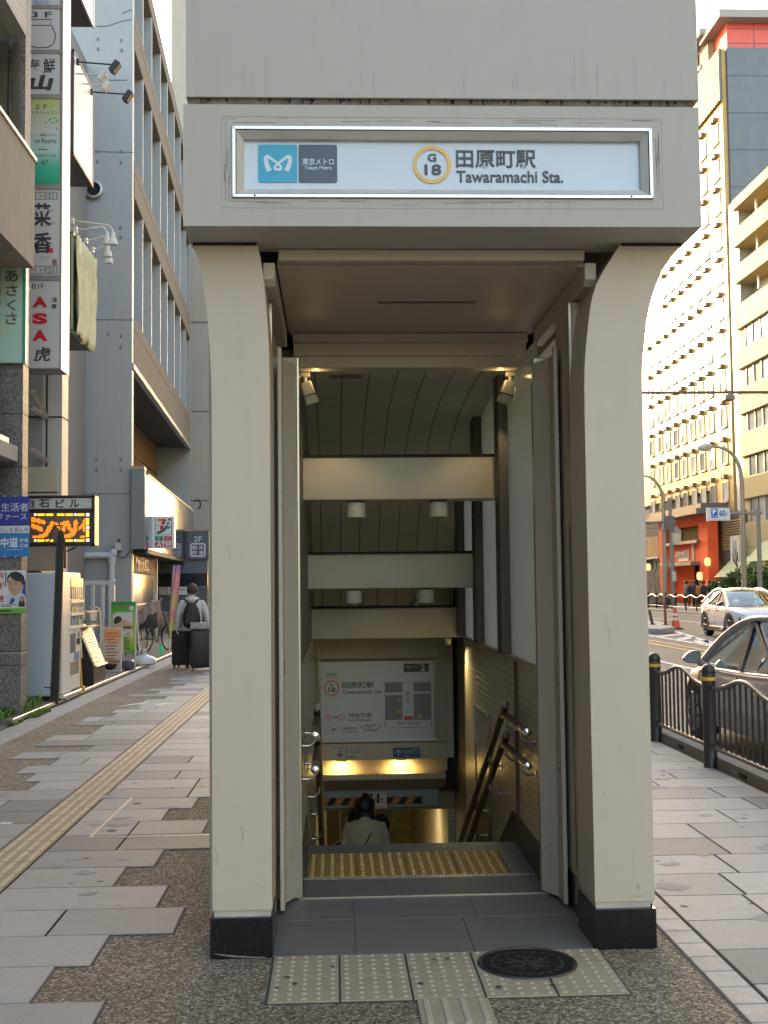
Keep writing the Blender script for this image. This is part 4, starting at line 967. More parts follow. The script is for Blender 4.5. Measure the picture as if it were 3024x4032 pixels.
# --- granite building with pillar and balconies
GB = thing('granite_building', 'grey granite building corner with balconies, election posters and a green sign', 'building', (-6, 12, 0))
b = MB(); b.box((-5.3, 15.6, 0), (-4.085, 15.88, 13)); b.build('pillar', GRAN, GB)
b = MB()
for y in (1432, 1628, 1837, 2106, 2376, 2565, 2620):
    z = S(60, y, Y=15.6).z
    b.box((-5.3, 15.597, z - .006), (-4.083, 15.882, z + .006))
b.build('pillar_joint', mat('joint_grey', (.06, .055, .05), rough=.9, var=.1), GB)
z = S(60, 2572, Y=15.6).z
b = MB(); b.box((-5.3, 15.592, z - .012), (-4.079, 15.886, z + .014)); b.build('pillar_band', mat('band_grey', (.30, .29, .28), rough=.5, var=.05), GB)
b = MB(); b.box((-14, -60, 0), (-4.8, 15.6, 13)); b.build('wall', GRAN, GB)
b = MB(); b.box((-4.1, -8, 5.9), (-3.90, 15.4, 7.33)); b.box((-4.8, -8, 5.9), (-4.1, 15.4, 6.05)); b.build('parapet', STUC, GB)
b = MB(); b.box((-4.13, -8, 7.33), (-3.875, 15.42, 7.385), .006); b.build('parapet_cap', LITM, GB)
b = MB(); b.box((-4.12, -8, 8.95), (-3.98, 15.2, 10.9)); b.box((-4.8, -8, 8.95), (-4.12, 15.2, 9.1)); b.build('parapet', brick_mat('parapet_tile', (.36, .34, .30), (.12, .11, .1), .3, .09, rough=.6, axis='XZ', gap=.006), GB)
b = MB(); b.box((-8, 15.55, 6.0), (-4.42, 15.59, 9)); b.build('window', mat('beige_reflection_glass', (.28, .25, .20), rough=.12, var=.12, scale=.8), GB)  # beige reflection put into the glass colour
b = MB(); b.box((-4.42, 15.5, 6.0), (-4.30, 15.6, 9)); b.box((-4.23, 15.5, 6), (-4.16, 15.6, 9)); b.build('window_frame', mat('bronze_frame', (.09, .075, .06), rough=.5, var=.08), GB)
b = MB(); b.box((-4.9, 4, 3.36), (-4.12, 15.5, 3.56), .004); b.build('balcony_slab', CONC, GB)
b = MB(); b.box((-4.9, 4, 3.56), (-4.14, 15.15, 3.63), .004); b.build('slab_edge', LITM, GB)
b = MB(); b.tube([(-4.28, 15.1, 3.6), (-4.28, 15.1, 4.72)], .03, 10)
b.tube([(-4.28, 6, 4.72), (-4.28, 15.1, 4.72)], .03, 10)
for k in range(6): b.tube([(-4.28, 6, 3.72 + k * .155), (-4.28, 15.1, 3.72 + k * .155)], .008, 6)
b.build('railing', mat('railing_beige', (.42, .38, .30), rough=.4, metal=.4, var=.05), GB)
# green sign with vertical kana
gs = thing('green_sign', 'pale green hanging sign with brown kana and teal edge on the granite pillar', 'sign', (-4.3, 15.5, 5.2))
GY = 15.50
x0, z0 = S(-40, 1428, Y=GY).x, S(0, 1428, Y=GY).z; x1, z1 = S(103, 1036, Y=GY).x, S(0, 1036, Y=GY).z; xe = S(88, 1200, Y=GY).x
b = MB(); b.box((x0, GY, z0), (xe, GY + .08, z1)); b.build('panel', mat('sign_pale_green', (.42, .62, .52), rough=.35, var=.03), gs)
b = MB(); b.box((xe, GY - .002, z0), (x1, GY + .08, z1)); b.build('edge', mat('sign_teal', (.05, .30, .23), rough=.4, var=.03), gs)
f = Face((-4.3, GY, 5.2), X_, Z_, gs); BRN = mat('kana_brown', (.13, .09, .06), rough=.5, var=.02)
for ch, ya, yb, xa, xb in (('あ', 1062, 1110, 21, 71), ('さ', 1121, 1165, 24, 69), ('く', 1180, 1223, 27, 63), ('さ', 1232, 1278, 21, 68)): ptext(f, ch, xa, ya, xb, yb, BRN, bold=.012)
prect(f, -30, 1278, 2, 1318, mat('sign_orange', (.7, .16, .05), rough=.4, var=.02), 'sign_mark', h=.004)
for ya, yb in ((1062, 1110), (1130, 1165), (1180, 1200)): prect(f, -6, ya, 2.5, yb, BRN, 'lettering', h=.004)
# posters
bp_ = thing('blue_poster', 'blue party poster with white Japanese lettering fixed high on the granite pillar', 'poster', (-4.3, 15.56, 2.5)); BYp = 15.57
f = Face((-4.3, BYp, 2.5), X_, Z_, bp_)
PW = mat('poster_white', (.78, .79, .80), rough=.5, var=.02)
prect(f, -60, 1955, 116, 2070, mat('poster_navy', (.035, .05, .33), rough=.45, var=.08, scale=2), 'sheet', h=0, t=.004)
prect(f, -60, 2070, 116, 2100, PW, 'sheet', h=.0, t=.0042)
prect(f, -60, 2100, 116, 2194, mat('poster_blue', (.03, .22, .56), rough=.45, var=.12, scale=2.5), 'sheet', h=0, t=.004)
ptext(f, '生活者', 5, 1980, 113, 2014, PW, h=.0055); ptext(f, 'ファース', -12, 2024, 106, 2048, PW, h=.0055)
ptext(f, '暮らしを真ん中', -22, 2075, 112, 2097, mat('poster_text_blue', (.05, .08, .3), var=0), h=.006)
ptext(f, '中道', 3, 2116, 72, 2157, PW, bold=.03, h=.0055); ptext(f, '改革', 78, 2120, 112, 2136, PW, bold=.02, h=.0055); ptext(f, '連合', 78, 2140, 112, 2156, PW, bold=.02, h=.0055)
prect(f, 24, 2163, 92, 2165, PW, 'rule', h=.0055)
b = MB()
for xx in (20, 62, 104):
    for yy in (1953, 2193): q = S(xx, yy, Y=BYp); b.lathe((q.x, q.y - .012, q.z), [(.009, 0), (.009, .01)], 10, axis='Y')
b.build('eyelet', PW, bp_)
ep = thing('election_poster', 'election poster of a dark haired person in white shirt and blue tie', 'poster', (-4.3, 15.56, 1.6))
f = Face((-4.3, 15.572, 1.6), X_, Z_, ep); 
prect(f, -50, 2245, 101, 2416, PW, 'sheet', h=0, t=.003)
def pshape(pts, m, n, h): f.shape([fp(f, x, y) for x, y in pts], m, n, h=h, t=.001)
def c6(x, y): return x * .339, 1700 + y * .339
prect(f, -50, 2394, 101, 2416, mat('poster_green', (.16, .48, .06), rough=.45, var=.03), 'green_band', h=.004)
pshape([c6(*q) for q in ((255, 1860), (300, 1700), (298, 1940), (250, 1990))], mat('poster_royal', (.02, .06, .40), rough=.45, var=.03), 'blue_corner', .004)
pshape([c6(*q) for q in ((60, 1925), (100, 1870), (150, 1840), (230, 1850), (290, 1900), (296, 1990), (80, 2000))], mat('shirt_print', (.62, .66, .72), rough=.5, var=.05), 'printed_shirt', .0052)
pshape([c6(*q) for q in ((140, 1920), (178, 1950), (150, 1995), (105, 1998))], mat('tie_print', (.05, .08, .25), rough=.5, var=.05), 'printed_tie', .0064)
SKINP = mat('skin_print', (.58, .37, .26), rough=.5, var=.06, scale=20)
pshape([c6(*q) for q in ((92, 1740), (95, 1800), (108, 1850), (130, 1880), (160, 1908), (190, 1900), (240, 1868), (268, 1810), (280, 1740), (200, 1690), (130, 1690))], SKINP, 'printed_face', .0076)
pshape([c6(*q) for q in ((84, 1745), (88, 1680), (120, 1640), (180, 1622), (240, 1640), (280, 1680), (290, 1740), (282, 1790), (262, 1775), (240, 1740), (190, 1735), (140, 1700), (120, 1680), (100, 1710), (98, 1750))], INK, 'printed_hair', .0088)
for q in ((108, 1748, 140, 1754), (168, 1752, 205, 1758)): prect(f, *c6(q[0], q[1]), *c6(q[2], q[3]), INK, 'printed_brow', h=.0088)
for q in ((112, 1764, 136, 1769), (172, 1768, 200, 1773)): prect(f, *c6(q[0], q[1]), *c6(q[2], q[3]), INK, 'printed_eye', h=.0088)
prect(f, *c6(126, 1835), *c6(176, 1841), mat('lip_print', (.4, .12, .1), var=0), 'printed_mouth', h=.0088); prect(f, *c6(146, 1775), *c6(152, 1815), mat('nose_print', (.45, .27, .19), var=0), 'printed_nose', h=.0088)
PRED = mat('poster_red', (.55, .02, .04), rough=.45, var=.02)
for s, q in (('今', (-10, 1628, 50, 1712)), ('村', (-10, 1745, 50, 1830)), ('充', (-10, 1895, 50, 1985))): ptext(f, s, *c6(q[0], q[1]), *c6(q[2], q[3]), PRED, bold=.03, h=.005)
pshape([c6(*q) for q in ((212, 2030), (230, 1960), (240, 1915), (270, 1910), (284, 1950), (294, 2035))], INK, 'printed_suit', .0105); pshape([c6(*q) for q in ((238, 1950), (244, 1925), (268, 1925), (276, 1950), (258, 1985))], SKINP, 'printed_face', .0118)
for k in range(2): prect(f, *c6(10, 2005 + k * 18), *c6(205 - k * 70, 2014 + k * 18), INK, 'print_line', h=.007)
prect(f, *c6(0, 2070), *c6(128, 2090), INK, 'print_line', h=.0065); prect(f, *c6(62, 1625), *c6(76, 1800), mat('print_dark_blue', (.05, .07, .25), var=0), 'print_line', h=.006)

# --- grey building with the stacked sign column
NB = thing('grey_building', 'slim grey panel building behind the column of stacked shop signs', 'building', (-6, 19, 0))
GPAN = mat('grey_panel', (.24, .24, .235), rough=.5, var=.04, scale=1.2, stain=.15, streak=True)
b = MB(); b.box((-12, 19.0, 0), (-4.66, 20.8, 15)); b.box((-14, 20.8, 0), (-6.6, 31.5, 16)); b.build('wall', GPAN, NB)
b = MB(); b.box((-4.66, 19.0, 2.4), (-4.35, 19.44, 15)); b.build('corner_column', mat('column_pale', (.42, .41, .385), rough=.5, var=.03), NB)
b = MB()
zj = S(200, 1642, Y=19).z
b.box((-6, 18.995, zj - .012), (-4.348, 19.445, zj + .012)); xj = S(183, 1800, Y=19).x; b.box((xj - .014, 18.994, 2.4), (xj + .014, 19, 15))
b.build('panel_joint', DARK, NB)
b = MB()
for (xa, ya, xb, yb) in ((130, 1540, 183, 1642), (130, 1610, 183, 1642), (128, 1770, 183, 1815)):
    p0, p1 = S(xa, ya, Y=18.6), S(xb, yb, Y=18.98); b = MB(); b.tube([p0, p1], .045, 4); b.build('brace', mat('brace_grey', (.30, .30, .28), rough=.5, var=.05), NB)
b = MB()
for k in range(8): b.box((-5.4, 18.9, .3 + k * .42), (-4.40, 18.99, .3 + k * .42 + .395), .003)
b.build('cladding', mat('cladding_cream', (.42, .37, .29), rough=.6, var=.06, scale=2), NB)
b = MB(); b.box((-4.40, 18.88, 0), (-4.32, 19.0, 2.9)); b.build('frame_post', mat('post_brown', (.14, .10, .07), rough=.5, var=.1), NB)
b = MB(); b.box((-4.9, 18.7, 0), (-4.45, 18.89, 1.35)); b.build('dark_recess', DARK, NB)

SCOL = thing('sign_column', 'tall projecting column of stacked white and green shop signs', 'sign', (-4.3, 17.5, 5)); CY = 17.30
xl, xr = S(76, 900, Y=CY).x, S(243, 900, Y=CY).x
zb = S(200, 1453, Y=CY).z
SFR = mat('sign_frame_grey', (.26, .24, .235), rough=.4, metal=.3, var=.05)
b = MB(); b.box((xl, CY + .015, zb), (xr - .006, CY + .5, 10.9), .004); b.build('casing', SFR, SCOL)
b = MB(); b.box((xr - .006, CY + .012, zb - .004), (xr + .004, CY + .503, 10.9)); b.build('side_face', mat('sign_side_cream', (.66, .62, .54), rough=.32, var=.03), SCOL)
b = MB()
for ya, yb in ((20, 36), (196, 212), (371, 390), (727, 748), (1084, 1106), (1449, 1453)):
    b.box((xl, CY - .012, S(200, yb, Y=CY).z), (xr, CY + .02, S(200, ya, Y=CY).z), .003)
b.box((S(237, 900, Y=CY).x, CY - .006, zb), (xr, CY + .02, 10.9)); b.build('divider', SFR, SCOL)
f = Face((-4.3, CY, 7), X_, Z_, SCOL)
OW = mat('sign_offwhite', (.50, .495, .48), rough=.3, var=.03, scale=2)
def grad_mat(name, stops, z0, z1):
    m = mat(name, stops[0], rough=.35, var=0); nt = m.node_tree
    tc = nn(nt, 'ShaderNodeTexCoord'); sp = nn(nt, 'ShaderNodeSeparateXYZ'); mr = nn(nt, 'ShaderNodeMapRange'); cr = nn(nt, 'ShaderNodeValToRGB')
    mr.inputs[1].default_value = z0; mr.inputs[2].default_value = z1
    while len(cr.color_ramp.elements) < len(stops): cr.color_ramp.elements.new(.5)
    for i, c_ in enumerate(stops): cr.color_ramp.elements[i].position = i / (len(stops) - 1); cr.color_ramp.elements[i].color = tuple(c_) + (1,)
    nt.links.new(tc.outputs['Object'], sp.inputs[0]); nt.links.new(sp.outputs[2], mr.inputs[0]); nt.links.new(mr.outputs[0], cr.inputs[0]); nt.links.new(cr.outputs[0], nt.nodes['Principled BSDF'].inputs[0])
    return m
prect(f, 79, -40, 236, 20, OW, 'sign_panel', h=0); ptext(f, '整体院', 132, 2, 194, 17, mat('sign_blue_txt', (.2, .3, .6), var=0))
prect(f, 79, 36, 236, 196, OW, 'sign_panel', h=0); ptext(f, '3 F', 122, 47, 204, 69, INK, bold=.02)
# plain pot with a lid
pot = [(124, 100), (110, 125), (107, 150), (115, 172), (135, 186), (162, 188), (195, 184), (212, 168), (218, 142), (212, 120), (202, 101)]
f.shape(stroke([fp(f, x, y) for x, y in [(q.x, q.y) for q in smooth_path([(x, y, 0) for x, y in pot], 5)]], .007), INK, 'pot_outline', h=.003)
f.shape(stroke([fp(f, x, y) for x, y in ((122, 77), (202, 77), (202, 100), (122, 100), (122, 77))], .006), INK, 'pot_outline', h=.0032)
prect(f, 79, 212, 236, 371, OW, 'sign_panel', h=0)
ptext(f, '海', 104, 232, 157, 277, INK, bold=.012, shear=.1); ptext(f, '鮮', 170, 230, 218, 290, INK, bold=.012); ptext(f, '山', 111, 296, 212, 356, INK, bold=.05, shear=.15)
zg0, zg1 = S(150, 727, Y=CY).z - 5, S(150, 392, Y=CY).z - 5
prect(f, 79, 390, 236, 727, grad_mat('sign_green_gradient', [(.02, .30, .16), (.05, .42, .28), (.38, .55, .5), (.50, .54, .50), (.45, .5, .34), (.42, .45, .14)], zg0, zg1), 'sign_panel', h=0)
DG = mat('sign_dark_green', (.02, .09, .07), rough=.5, var=0); LG = mat('leaf_green', (.14, .38, .16), rough=.5, var=.05)
ptext(f, '2 F', 139, 412, 186, 429, DG); ptext(f, 'イベント・レッスン', 94, 437, 227, 450, DG, bold=.008)
for (x, y, dx, dy) in ((190, 475, 14, -6), (200, 483, 16, 2), (212, 470, 6, -10), (220, 486, 6, -14), (222, 500, 4, 12), (206, 468, -8, -4), (186, 482, -12, 2), (226, 478, 3, -8)):
    p0 = fp(f, x, y); p1 = fp(f, x + dx, y + dy); pm = ((p0[0] + p1[0]) / 2, (p0[1] + p1[1]) / 2); f.shape(stroke([p0, pm, p1], [.002, .014, .002]), LG, 'leaf_print', h=.003)
ptext(f, 'ティー・茶葉&スパイス', 118, 526, 220, 537, DG); ptext(f, 'ce Re:you.', 138, 545, 226, 568, DG, bold=.006); prect(f, 150, 587, 186, 590, DG, 'rule'); ptext(f, 'アクセサリー工房', 138, 607, 219, 619, DG); ptext(f, 'L-47', 142, 630, 190, 650, DG)
prect(f, 79, 748, 236, 1084, OW, 'sign_panel', h=0)
PINK = mat('sign_blossom', (.42, .36, .35), rough=.5, var=.05)
for (x, y, r) in ((200, 830, 11), (205, 880, 13), (150, 930, 12), (150, 805, 9), (180, 890, 8)):
    cx, cy = fp(f, x, y); f.shape([(cx + r * .0037 * math.cos(a) * (1 + .2 * math.cos(5 * a)), cy + r * .0037 * .6 * math.sin(a)) for a in [k * .35 for k in range(18)]], PINK, 'blossom_print', h=.0022)
for y0, y1 in ((757, 785), (1048, 1078)):
    b = MB(); w = .0035
    xs_ = [(138, 226)]
    def bar(xa, ya, xb, yb):
        p0, p1 = fp(f, xa, ya), fp(f, xb, yb); b.prism([f.at(x, y, .003) for x, y in stroke([p0, p1], w)], f.n * .001)
    for yy in (y0, y1): bar(100, yy, 226, yy)
    for xx in (100, 118, 140, 158, 178, 196, 212, 224): bar(xx, y0, xx, y1)
    ym = (y0 + y1) / 2
    bar(100, ym, 140, ym); bar(158, ym, 178, ym); bar(182, y0 + 6, 206, y0 + 6); bar(182, y1 - 6, 206, y1 - 6); bar(182, y0 + 6, 182, y1 - 6); bar(206, y0 + 6, 206, y1 - 6); bar(190, ym, 199, ym)
    bar(225, y0, 225, y1)
    b.build('fret_border', INK, SCOL)
ptext(f, '菜', 128, 800, 202, 892, INK, bold=.022, h=.004); ptext(f, '香', 130, 915, 204, 998, INK, bold=.022, h=.004)
prect(f, 191, 977, 209, 996, PRED, 'seal', h=.003); prect(f, 205, 1022, 224, 1044, mat('seal_brown', (.3, .12, .09), var=.3, scale=40), 'corner_print', h=.003)
for k in range(3): prect(f, 140 + k * 14, 1010 + k * 5, 198 - k * 6, 1012 + k * 5, PINK, 'print_line', h=.003)
prect(f, 79, 1106, 236, 1449, OW, 'sign_panel', h=0)
SRED = mat('sign_red', (.52, .012, .02), rough=.35, var=.02)
ptext(f, 'B1F', 127, 1117, 174, 1137, INK)
for ch, ya, yb in (('A', 1169, 1211), ('S', 1233, 1277), ('A', 1300, 1343)): ptext(f, ch, 127, ya, 187, yb, SRED, bold=.06)
ptext(f, '虎', 132, 1366, 201, 1424, INK, bold=.018, shear=.1); ptext(f, '浅', 202, 1170, 224, 1191, INK, bold=.02); ptext(f, '草', 202, 1197, 224, 1217, INK, bold=.02)
b = MB(); b.box((-5.2, CY + .1, 5.2), (xl, CY + .16, 5.3)); b.box((-5.2, CY + .1, 8.2), (xl, CY + .16, 8.3)); b.tube([(-4.4, 17.8, 5.3), (-4.4, 19.0, 5.3)], .04, 6); b.tube([(-4.4, 17.8, 8.3), (-4.4, 19.0, 8.3)], .04, 6); b.build('bracket', SFR, SCOL)

# projecting billboards on the grey building
BX = -4.2
def billboard(name, label, ya, yb, mface, medge, group=None):
    z0 = S(370, yb, Y=20.6).z; z1 = S(370, ya, Y=20.6).z
    t = thing(name, label, 'sign', (BX, 19.8, z0), 0, group)
    b = MB(); b.box((BX - .5, 19.0, z0), (BX - .01, 20.6, z1)); b.build('casing', mat('billboard_case', (.10, .095, .09), rough=.6, var=.1), t)
    b = MB()
    for q in (((BX - .02, 18.99, z0 - .02), (BX + .012, 20.61, z0 + .03)), ((BX - .02, 18.99, z1 - .03), (BX + .012, 20.61, z1 + .02)), ((BX - .02, 18.99, z0), (BX + .012, 19.03, z1)), ((BX - .02, 20.57, z0), (BX + .012, 20.61, z1))): b.box(*q)
    b.box((BX - .5, 18.985, z0 + .0), (BX - .02, 19.0, z0 + .05)); b.build('frame', medge, t)
    return t, z0, z1
WHB = mat('billboard_white', (.66, .62, .55), rough=.4, var=.05, scale=2, stain=.2, stain_col=(.4, .36, .3), streak=True)
t, z0, z1 = billboard('billboard', 'blank white projecting billboard lit by arm lamps, above the cloth covered one', 358, 736, WHB, mat('frame_dark', (.07, .055, .06), rough=.5, var=.1))
b = MB(); b.box((BX - .01, 19.03, z0 + .03), (BX + .004, 20.57, z1 - .03)); b.build('face', WHB, t)
t, z0b, z1b = billboard('billboard', 'topmost blank billboard cut by the picture edge on the grey building', -300, 107, WHB, LITM)
b = MB(); b.box((BX - .01, 19.03, z0b + .03), (BX + .004, 20.57, z1b - .03)); b.build('face', WHB, t)
t, z0c, z1c = billboard('billboard', 'billboard hidden under a crumpled yellow and white cloth with green frame', 1020, 1381, WHB, mat('frame_green', (.30, .36, .20), rough=.5, var=.06))
CLOTH = mat('cloth_yellow', (.80, .70, .46), rough=.6, var=.2, scale=2.2, stain=.5, stain_col=(.52, .46, .50))
rows = []; rc = random.Random(2)
for i in range(33):
    y = 19.05 + 1.53 * i / 32; r = []
    for j in range(17):
        v = j / 16; sag = .05 * math.sin(math.pi * i / 32) * (1 if j == 16 else 0)
        fold = .03 * math.sin(i * 1.15 + 2.2 * v + .8 * math.sin(i * .5)) * (.4 + .6 * math.sin(math.pi * min(1, v + .15))) + .025 * math.sin(i * 2.7 + v * 6)
        r.append((BX + .06 + fold + .03 * v * (1 - v), y + .02 * math.sin(v * 9 + i), z0c - .05 + (z1c - z0c + .04) * v - sag * .3 + (.05 * math.sin(i * .45) if j == 0 else 0)))
    rows.append(r)
b = MB(); b.grid(rows); o = b.build('cloth', CLOTH, t, smooth=60); sm_ = o.modifiers.new('thick', 'SOLIDIFY'); sm_.thickness = .006
LB = mat('lamp_black', (.02, .02, .022), rough=.5, var=.1); LW = mat('lamp_white', (.62, .60, .55), rough=.35, var=.05)
def arm_lamp(px0, py0, px1, py1, m, Y, lab, head=(.085, .20), drop=0):
    p0 = S(px0, py0, Y=Y); p1 = S(px1, py1, Y=Y); p1.x = max(p1.x, p0.x + .2)
    t = thing('arm_lamp', lab, 'lamp', p0, 0, 'arm lamps of the billboards')
    b = MB(); b.box(p0 - Vector((.03, .03, .05)), p0 + Vector((.02, .03, .05)), .004)
    pts = [p0, p1] if not drop else smooth_path([p0, p0 + (p1 - p0) * .5, p1 - Vector((.08, 0, 0)), p1 - Vector((.01, 0, .08)), p1 - Vector((0, 0, drop))], 5)
    b.tube(pts, .014, 8); b.build('arm', m, t, smooth=40)
    e = Vector(pts[-1]); b = MB()
    if drop: b.lathe(e - Vector((0, 0, .2)), [(.075, 0), (.06, .08), (.035, .13), (.03, .21)], 18)
    else:
        d = Vector((-.55, 0, -.8)).normalized(); s = d.cross(Y_).normalized(); P = lambda i, j, k: e + Vector((.02, 0, .04)) + s * i + Y_ * j + d * k
        w = head[0]; b.hexa([P(-w * .6, -w, 0), P(w * .6, -w, 0), P(w * .6, w, 0), P(-w * .6, w, 0), P(-w * .6, -w, head[1]), P(w * .6, -w, head[1]), P(w * .6, w, head[1]), P(-w * .6, w, head[1])], .008)
    b.build('head', m, t, smooth=40)
arm_lamp(308, 244, 462, 256, LB, 19.15, 'black arm lamp above the blank white billboard, nearest to the sign column')
arm_lamp(362, 362, 512, 372, LB, 20.4, 'black arm lamp at the far end of the blank white billboard')
arm_lamp(298, 290, 408, 296, LW, 19.3, 'white arm lamp beside the black one on the blank billboard', (.07, .16))
arm_lamp(298, 328, 424, 336, LW, 19.8, 'lower white arm lamp over the blank billboard', (.07, .16))
arm_lamp(286, 870, 445, 888, LW, 19.1, 'long white goose neck lamp over the cloth covered billboard', drop=.12)
arm_lamp(300, 905, 422, 893, LW, 19.5, 'short white goose neck lamp over the cloth covered billboard', drop=.1)
arm_lamp(340, 948, 424, 930, LW, 20.0, 'third white goose neck lamp, low over the cloth covered billboard', drop=.16)
arm_lamp(366, 984, 428, 962, LW, 20.4, 'farthest white goose neck lamp over the cloth covered billboard', drop=.14)

# --- led sign board and black pole
LED = thing('led_sign', 'black framed sign with building name and glowing orange LED display', 'sign', (-4.1, 17.75, 2.2)); LY = 17.72
f = Face((-4.1, LY, 2.65), X_, Z_, LED)
xa, za = S(40, 2152, Y=LY).x, S(40, 2152, Y=LY).z; xb_, zb_ = S(374, 1950, Y=LY).x, S(374, 1950, Y=LY).z
FB = mat('led_frame', (.028, .018, .018), rough=.35, var=.1)
b = MB(); b.box((xa, LY + .012, za), (xb_, LY + .3, zb_), .008); b.build('casing', FB, LED)
b = MB()
for q in ((40, 1950, 374, 1961), (40, 2004, 374, 2016), (40, 2139, 374, 2152), (361, 1950, 374, 2152)):
    p0, p1 = S(q[0], q[3], Y=LY), S(q[2], q[1], Y=LY); b.box((p0.x, LY - .012, p0.z), (p1.x, LY + .02, p1.z), .004)
b.build('frame', FB, LED)
prect(f, 40, 1961, 360, 2004, mat('led_white', (.55, .55, .53), rough=.35, var=.02), 'name_panel', h=-.012)
for s, x0, x1 in (('白', 96, 134), ('石', 153, 195), ('ビ', 218, 255), ('ル', 272, 312)): ptext(f, s, x0, 1966, x1, 1999, INK, bold=.025, h=-.009)
prect(f, 40, 2017, 354, 2138, mat('led_back', (.16, .11, .085), rough=.4, var=.03), 'display', h=-.012)
LO = mat('led_orange', (1.0, .27, .01), var=0, emit=.22); LYE = mat('led_yellow', (1.0, .58, .03), var=0, emit=.20); LWH = mat('led_white_dot', (1.0, .9, .95), var=0, emit=.24)
def led_rect(x0, y0, x1, y1, m, n='led_segment', h=-.009): prect(f, x0, y0, x1, y1, m, n, h=h, t=.003)
for y0 in (2022, 2124):
    for x0, x1 in ((146, 175), (180, 209), (224, 253), (258, 287), (303, 332)): led_rect(x0, y0, x1, y0 + 9, LYE)
    for x0 in (134, 292): led_rect(x0, y0, x0 + 8, y0 + 8, LWH)
for y0, y1 in ((2040, 2068), (2086, 2114)): led_rect(338, y0, 350, y1, LYE)
for y0 in (2021, 2072, 2121): led_rect(339, y0, 351, y0 + 11, LWH)
def led_stroke(pts, w):
    b = MB(); P = [Vector((q[0], q[1])) for q in pts]; pitch = 5.2
    pts_ = [(q.x, q.y) for q in smooth_path([(x, y, 0) for x, y in pts], 8)]
    seen = set()
    for (x, y) in pts_:
        for i in range(-2, 3):
            for j in range(-2, 3):
                gx, gy = round(x / pitch) + i, round(y / pitch) + j
                if (gx * pitch - x) ** 2 + (gy * pitch - y) ** 2 < w * w and (gx, gy) not in seen and gx * pitch > 120 and 2034 < gy * pitch < 2120:
                    seen.add((gx, gy)); c0 = fp(f, gx * pitch, gy * pitch); b.prism([f.at(c0[0] + sx * .0075, c0[1] + sy * .0075, -.009) for sx, sy in ((-1, -1), (1, -1), (1, 1), (-1, 1))], f.n * .003)
    b.build('led_letter', LO, LED)
led_stroke([(128, 2046), (150, 2050), (170, 2056)], 9); led_stroke([(128, 2071), (145, 2076), (162, 2084)], 9); led_stroke([(134, 2116), (158, 2114), (178, 2104), (192, 2084), (205, 2060)], 9)
led_stroke([(222, 2062), (228, 2072)], 7); led_stroke([(236, 2080), (248, 2090)], 7); led_stroke([(240, 2062), (256, 2060), (252, 2080)], 6)
led_stroke([(266, 2056), (272, 2076), (280, 2088)], 8); led_stroke([(298, 2056), (296, 2080), (284, 2102), (256, 2114)], 9); led_stroke([(334, 2046), (326, 2066), (314, 2080)], 6); led_stroke([(330, 2074), (330, 2086)], 6); led_stroke([(318, 2112), (332, 2112)], 5)
b = MB(); p0 = S(255, 2152, Y=17.8); b.tube([p0, (p0.x, 17.8, 2.0)], .02, 6); b.tube([S(300, 2154, Y=17.8), S(262, 2172, Y=17.8)], .012, 6); b.build('bracket', FB, LED)
BPOL = thing('black_pole', 'leaning black post with a cable at its top beside the vending machine', 'pole', (-4.14, 17.2, 0)); Yp_ = 17.22
b = MB(); p0, p1 = S(213, 2772, Y=Yp_), S(240, 2090, Y=Yp_); p0.z = .05
b.tube([p0, p0 + (p1 - p0) * .94, p1], [.062, .058, .035], 10); b.build('post', mat('post_black', (.014, .014, .017), rough=.6, var=.2, bump=.2, bscale=40), BPOL, smooth=40)
b = MB(); b.tube(smooth_path([p1, S(232, 2068, Y=Yp_), S(205, 2090, Y=Yp_), S(195, 2130, Y=Yp_), S(150, 2140, Y=Yp_)], 6), .010, 6); b.build('cable', DARK, BPOL)
b = MB(); b.tube([S(174, 2706, Y=Yp_ - .05), S(210, 2708, Y=Yp_ - .05)], .008, 6); b.build('peg', DARK, BPOL)

# --- vending machine
VM = thing('vending_machine', 'white vending machine with shelves facing the pavement beside the black pole', 'vending machine', (-4.3, 18.05, .07))
VW = mat('vending_white', (.56, .63, .71), rough=.35, var=.02, scale=2); VX = -3.97
b = MB(); b.box((-4.62, 17.45, .13), (-4.075, 18.66, 1.93), .012); b.build('cabinet', VW, VM)
b = MB(); b.box((-4.068, 17.45, .15), (VX, 18.66, 1.935), .014); b.build('door', mat('vending_front', (.70, .70, .69), rough=.3, var=.03), VM)
f = Face((VX, 18.05, 1.0), Y_, Z_, VM)
def fx(px, py): p = S(px, py, X=VX) - f.o; return p.y, p.z
def vrect(x0, y0, x1, y1, m, n, h=.001, t=.004):
    """a rectangle on the machine's front: photo columns x0..x1, top and bottom at the near edge"""
    a = fx(x0, y0)[0]; e = fx(x1, y0)[0]; zt = S(x0, y0, X=VX).z - 1.0; zl = S(x0, y1, X=VX).z - 1.0
    return f.rect(a, zl, e, zt, m, n, h=h, t=t)
def c8(x, y): return 100 + x * .3842, 1950 + y * .3842
def vr(x0, y0, x1, y1, m, n, **k): return vrect(*c8(x0, y0), *c8(x1, y1), m, n, **k)
VG = mat('vending_glass', (.22, .26, .25), rough=.1, var=.5, scale=5); VS = mat('vending_shelf', (.8, .76, .68), rough=.3, var=.02)
vr(465, 850, 588, 1068, VG, 'display_window'); vr(465, 1108, 583, 1200, VG, 'display_window'); vr(465, 1236, 580, 1335, VG, 'display_window')
for y in (1075, 1210, 1345): vr(460, y, 584, y + 26, VS, 'shelf_bar', t=.025)
b = MB(); rv = random.Random(4)
VCAN = [mat('can_' + n, c_, rough=.35, var=.05) for n, c_ in (('amber', (.45, .35, .15)), ('green', (.15, .30, .16)), ('blue', (.15, .25, .4)), ('pale', (.5, .48, .42)))]
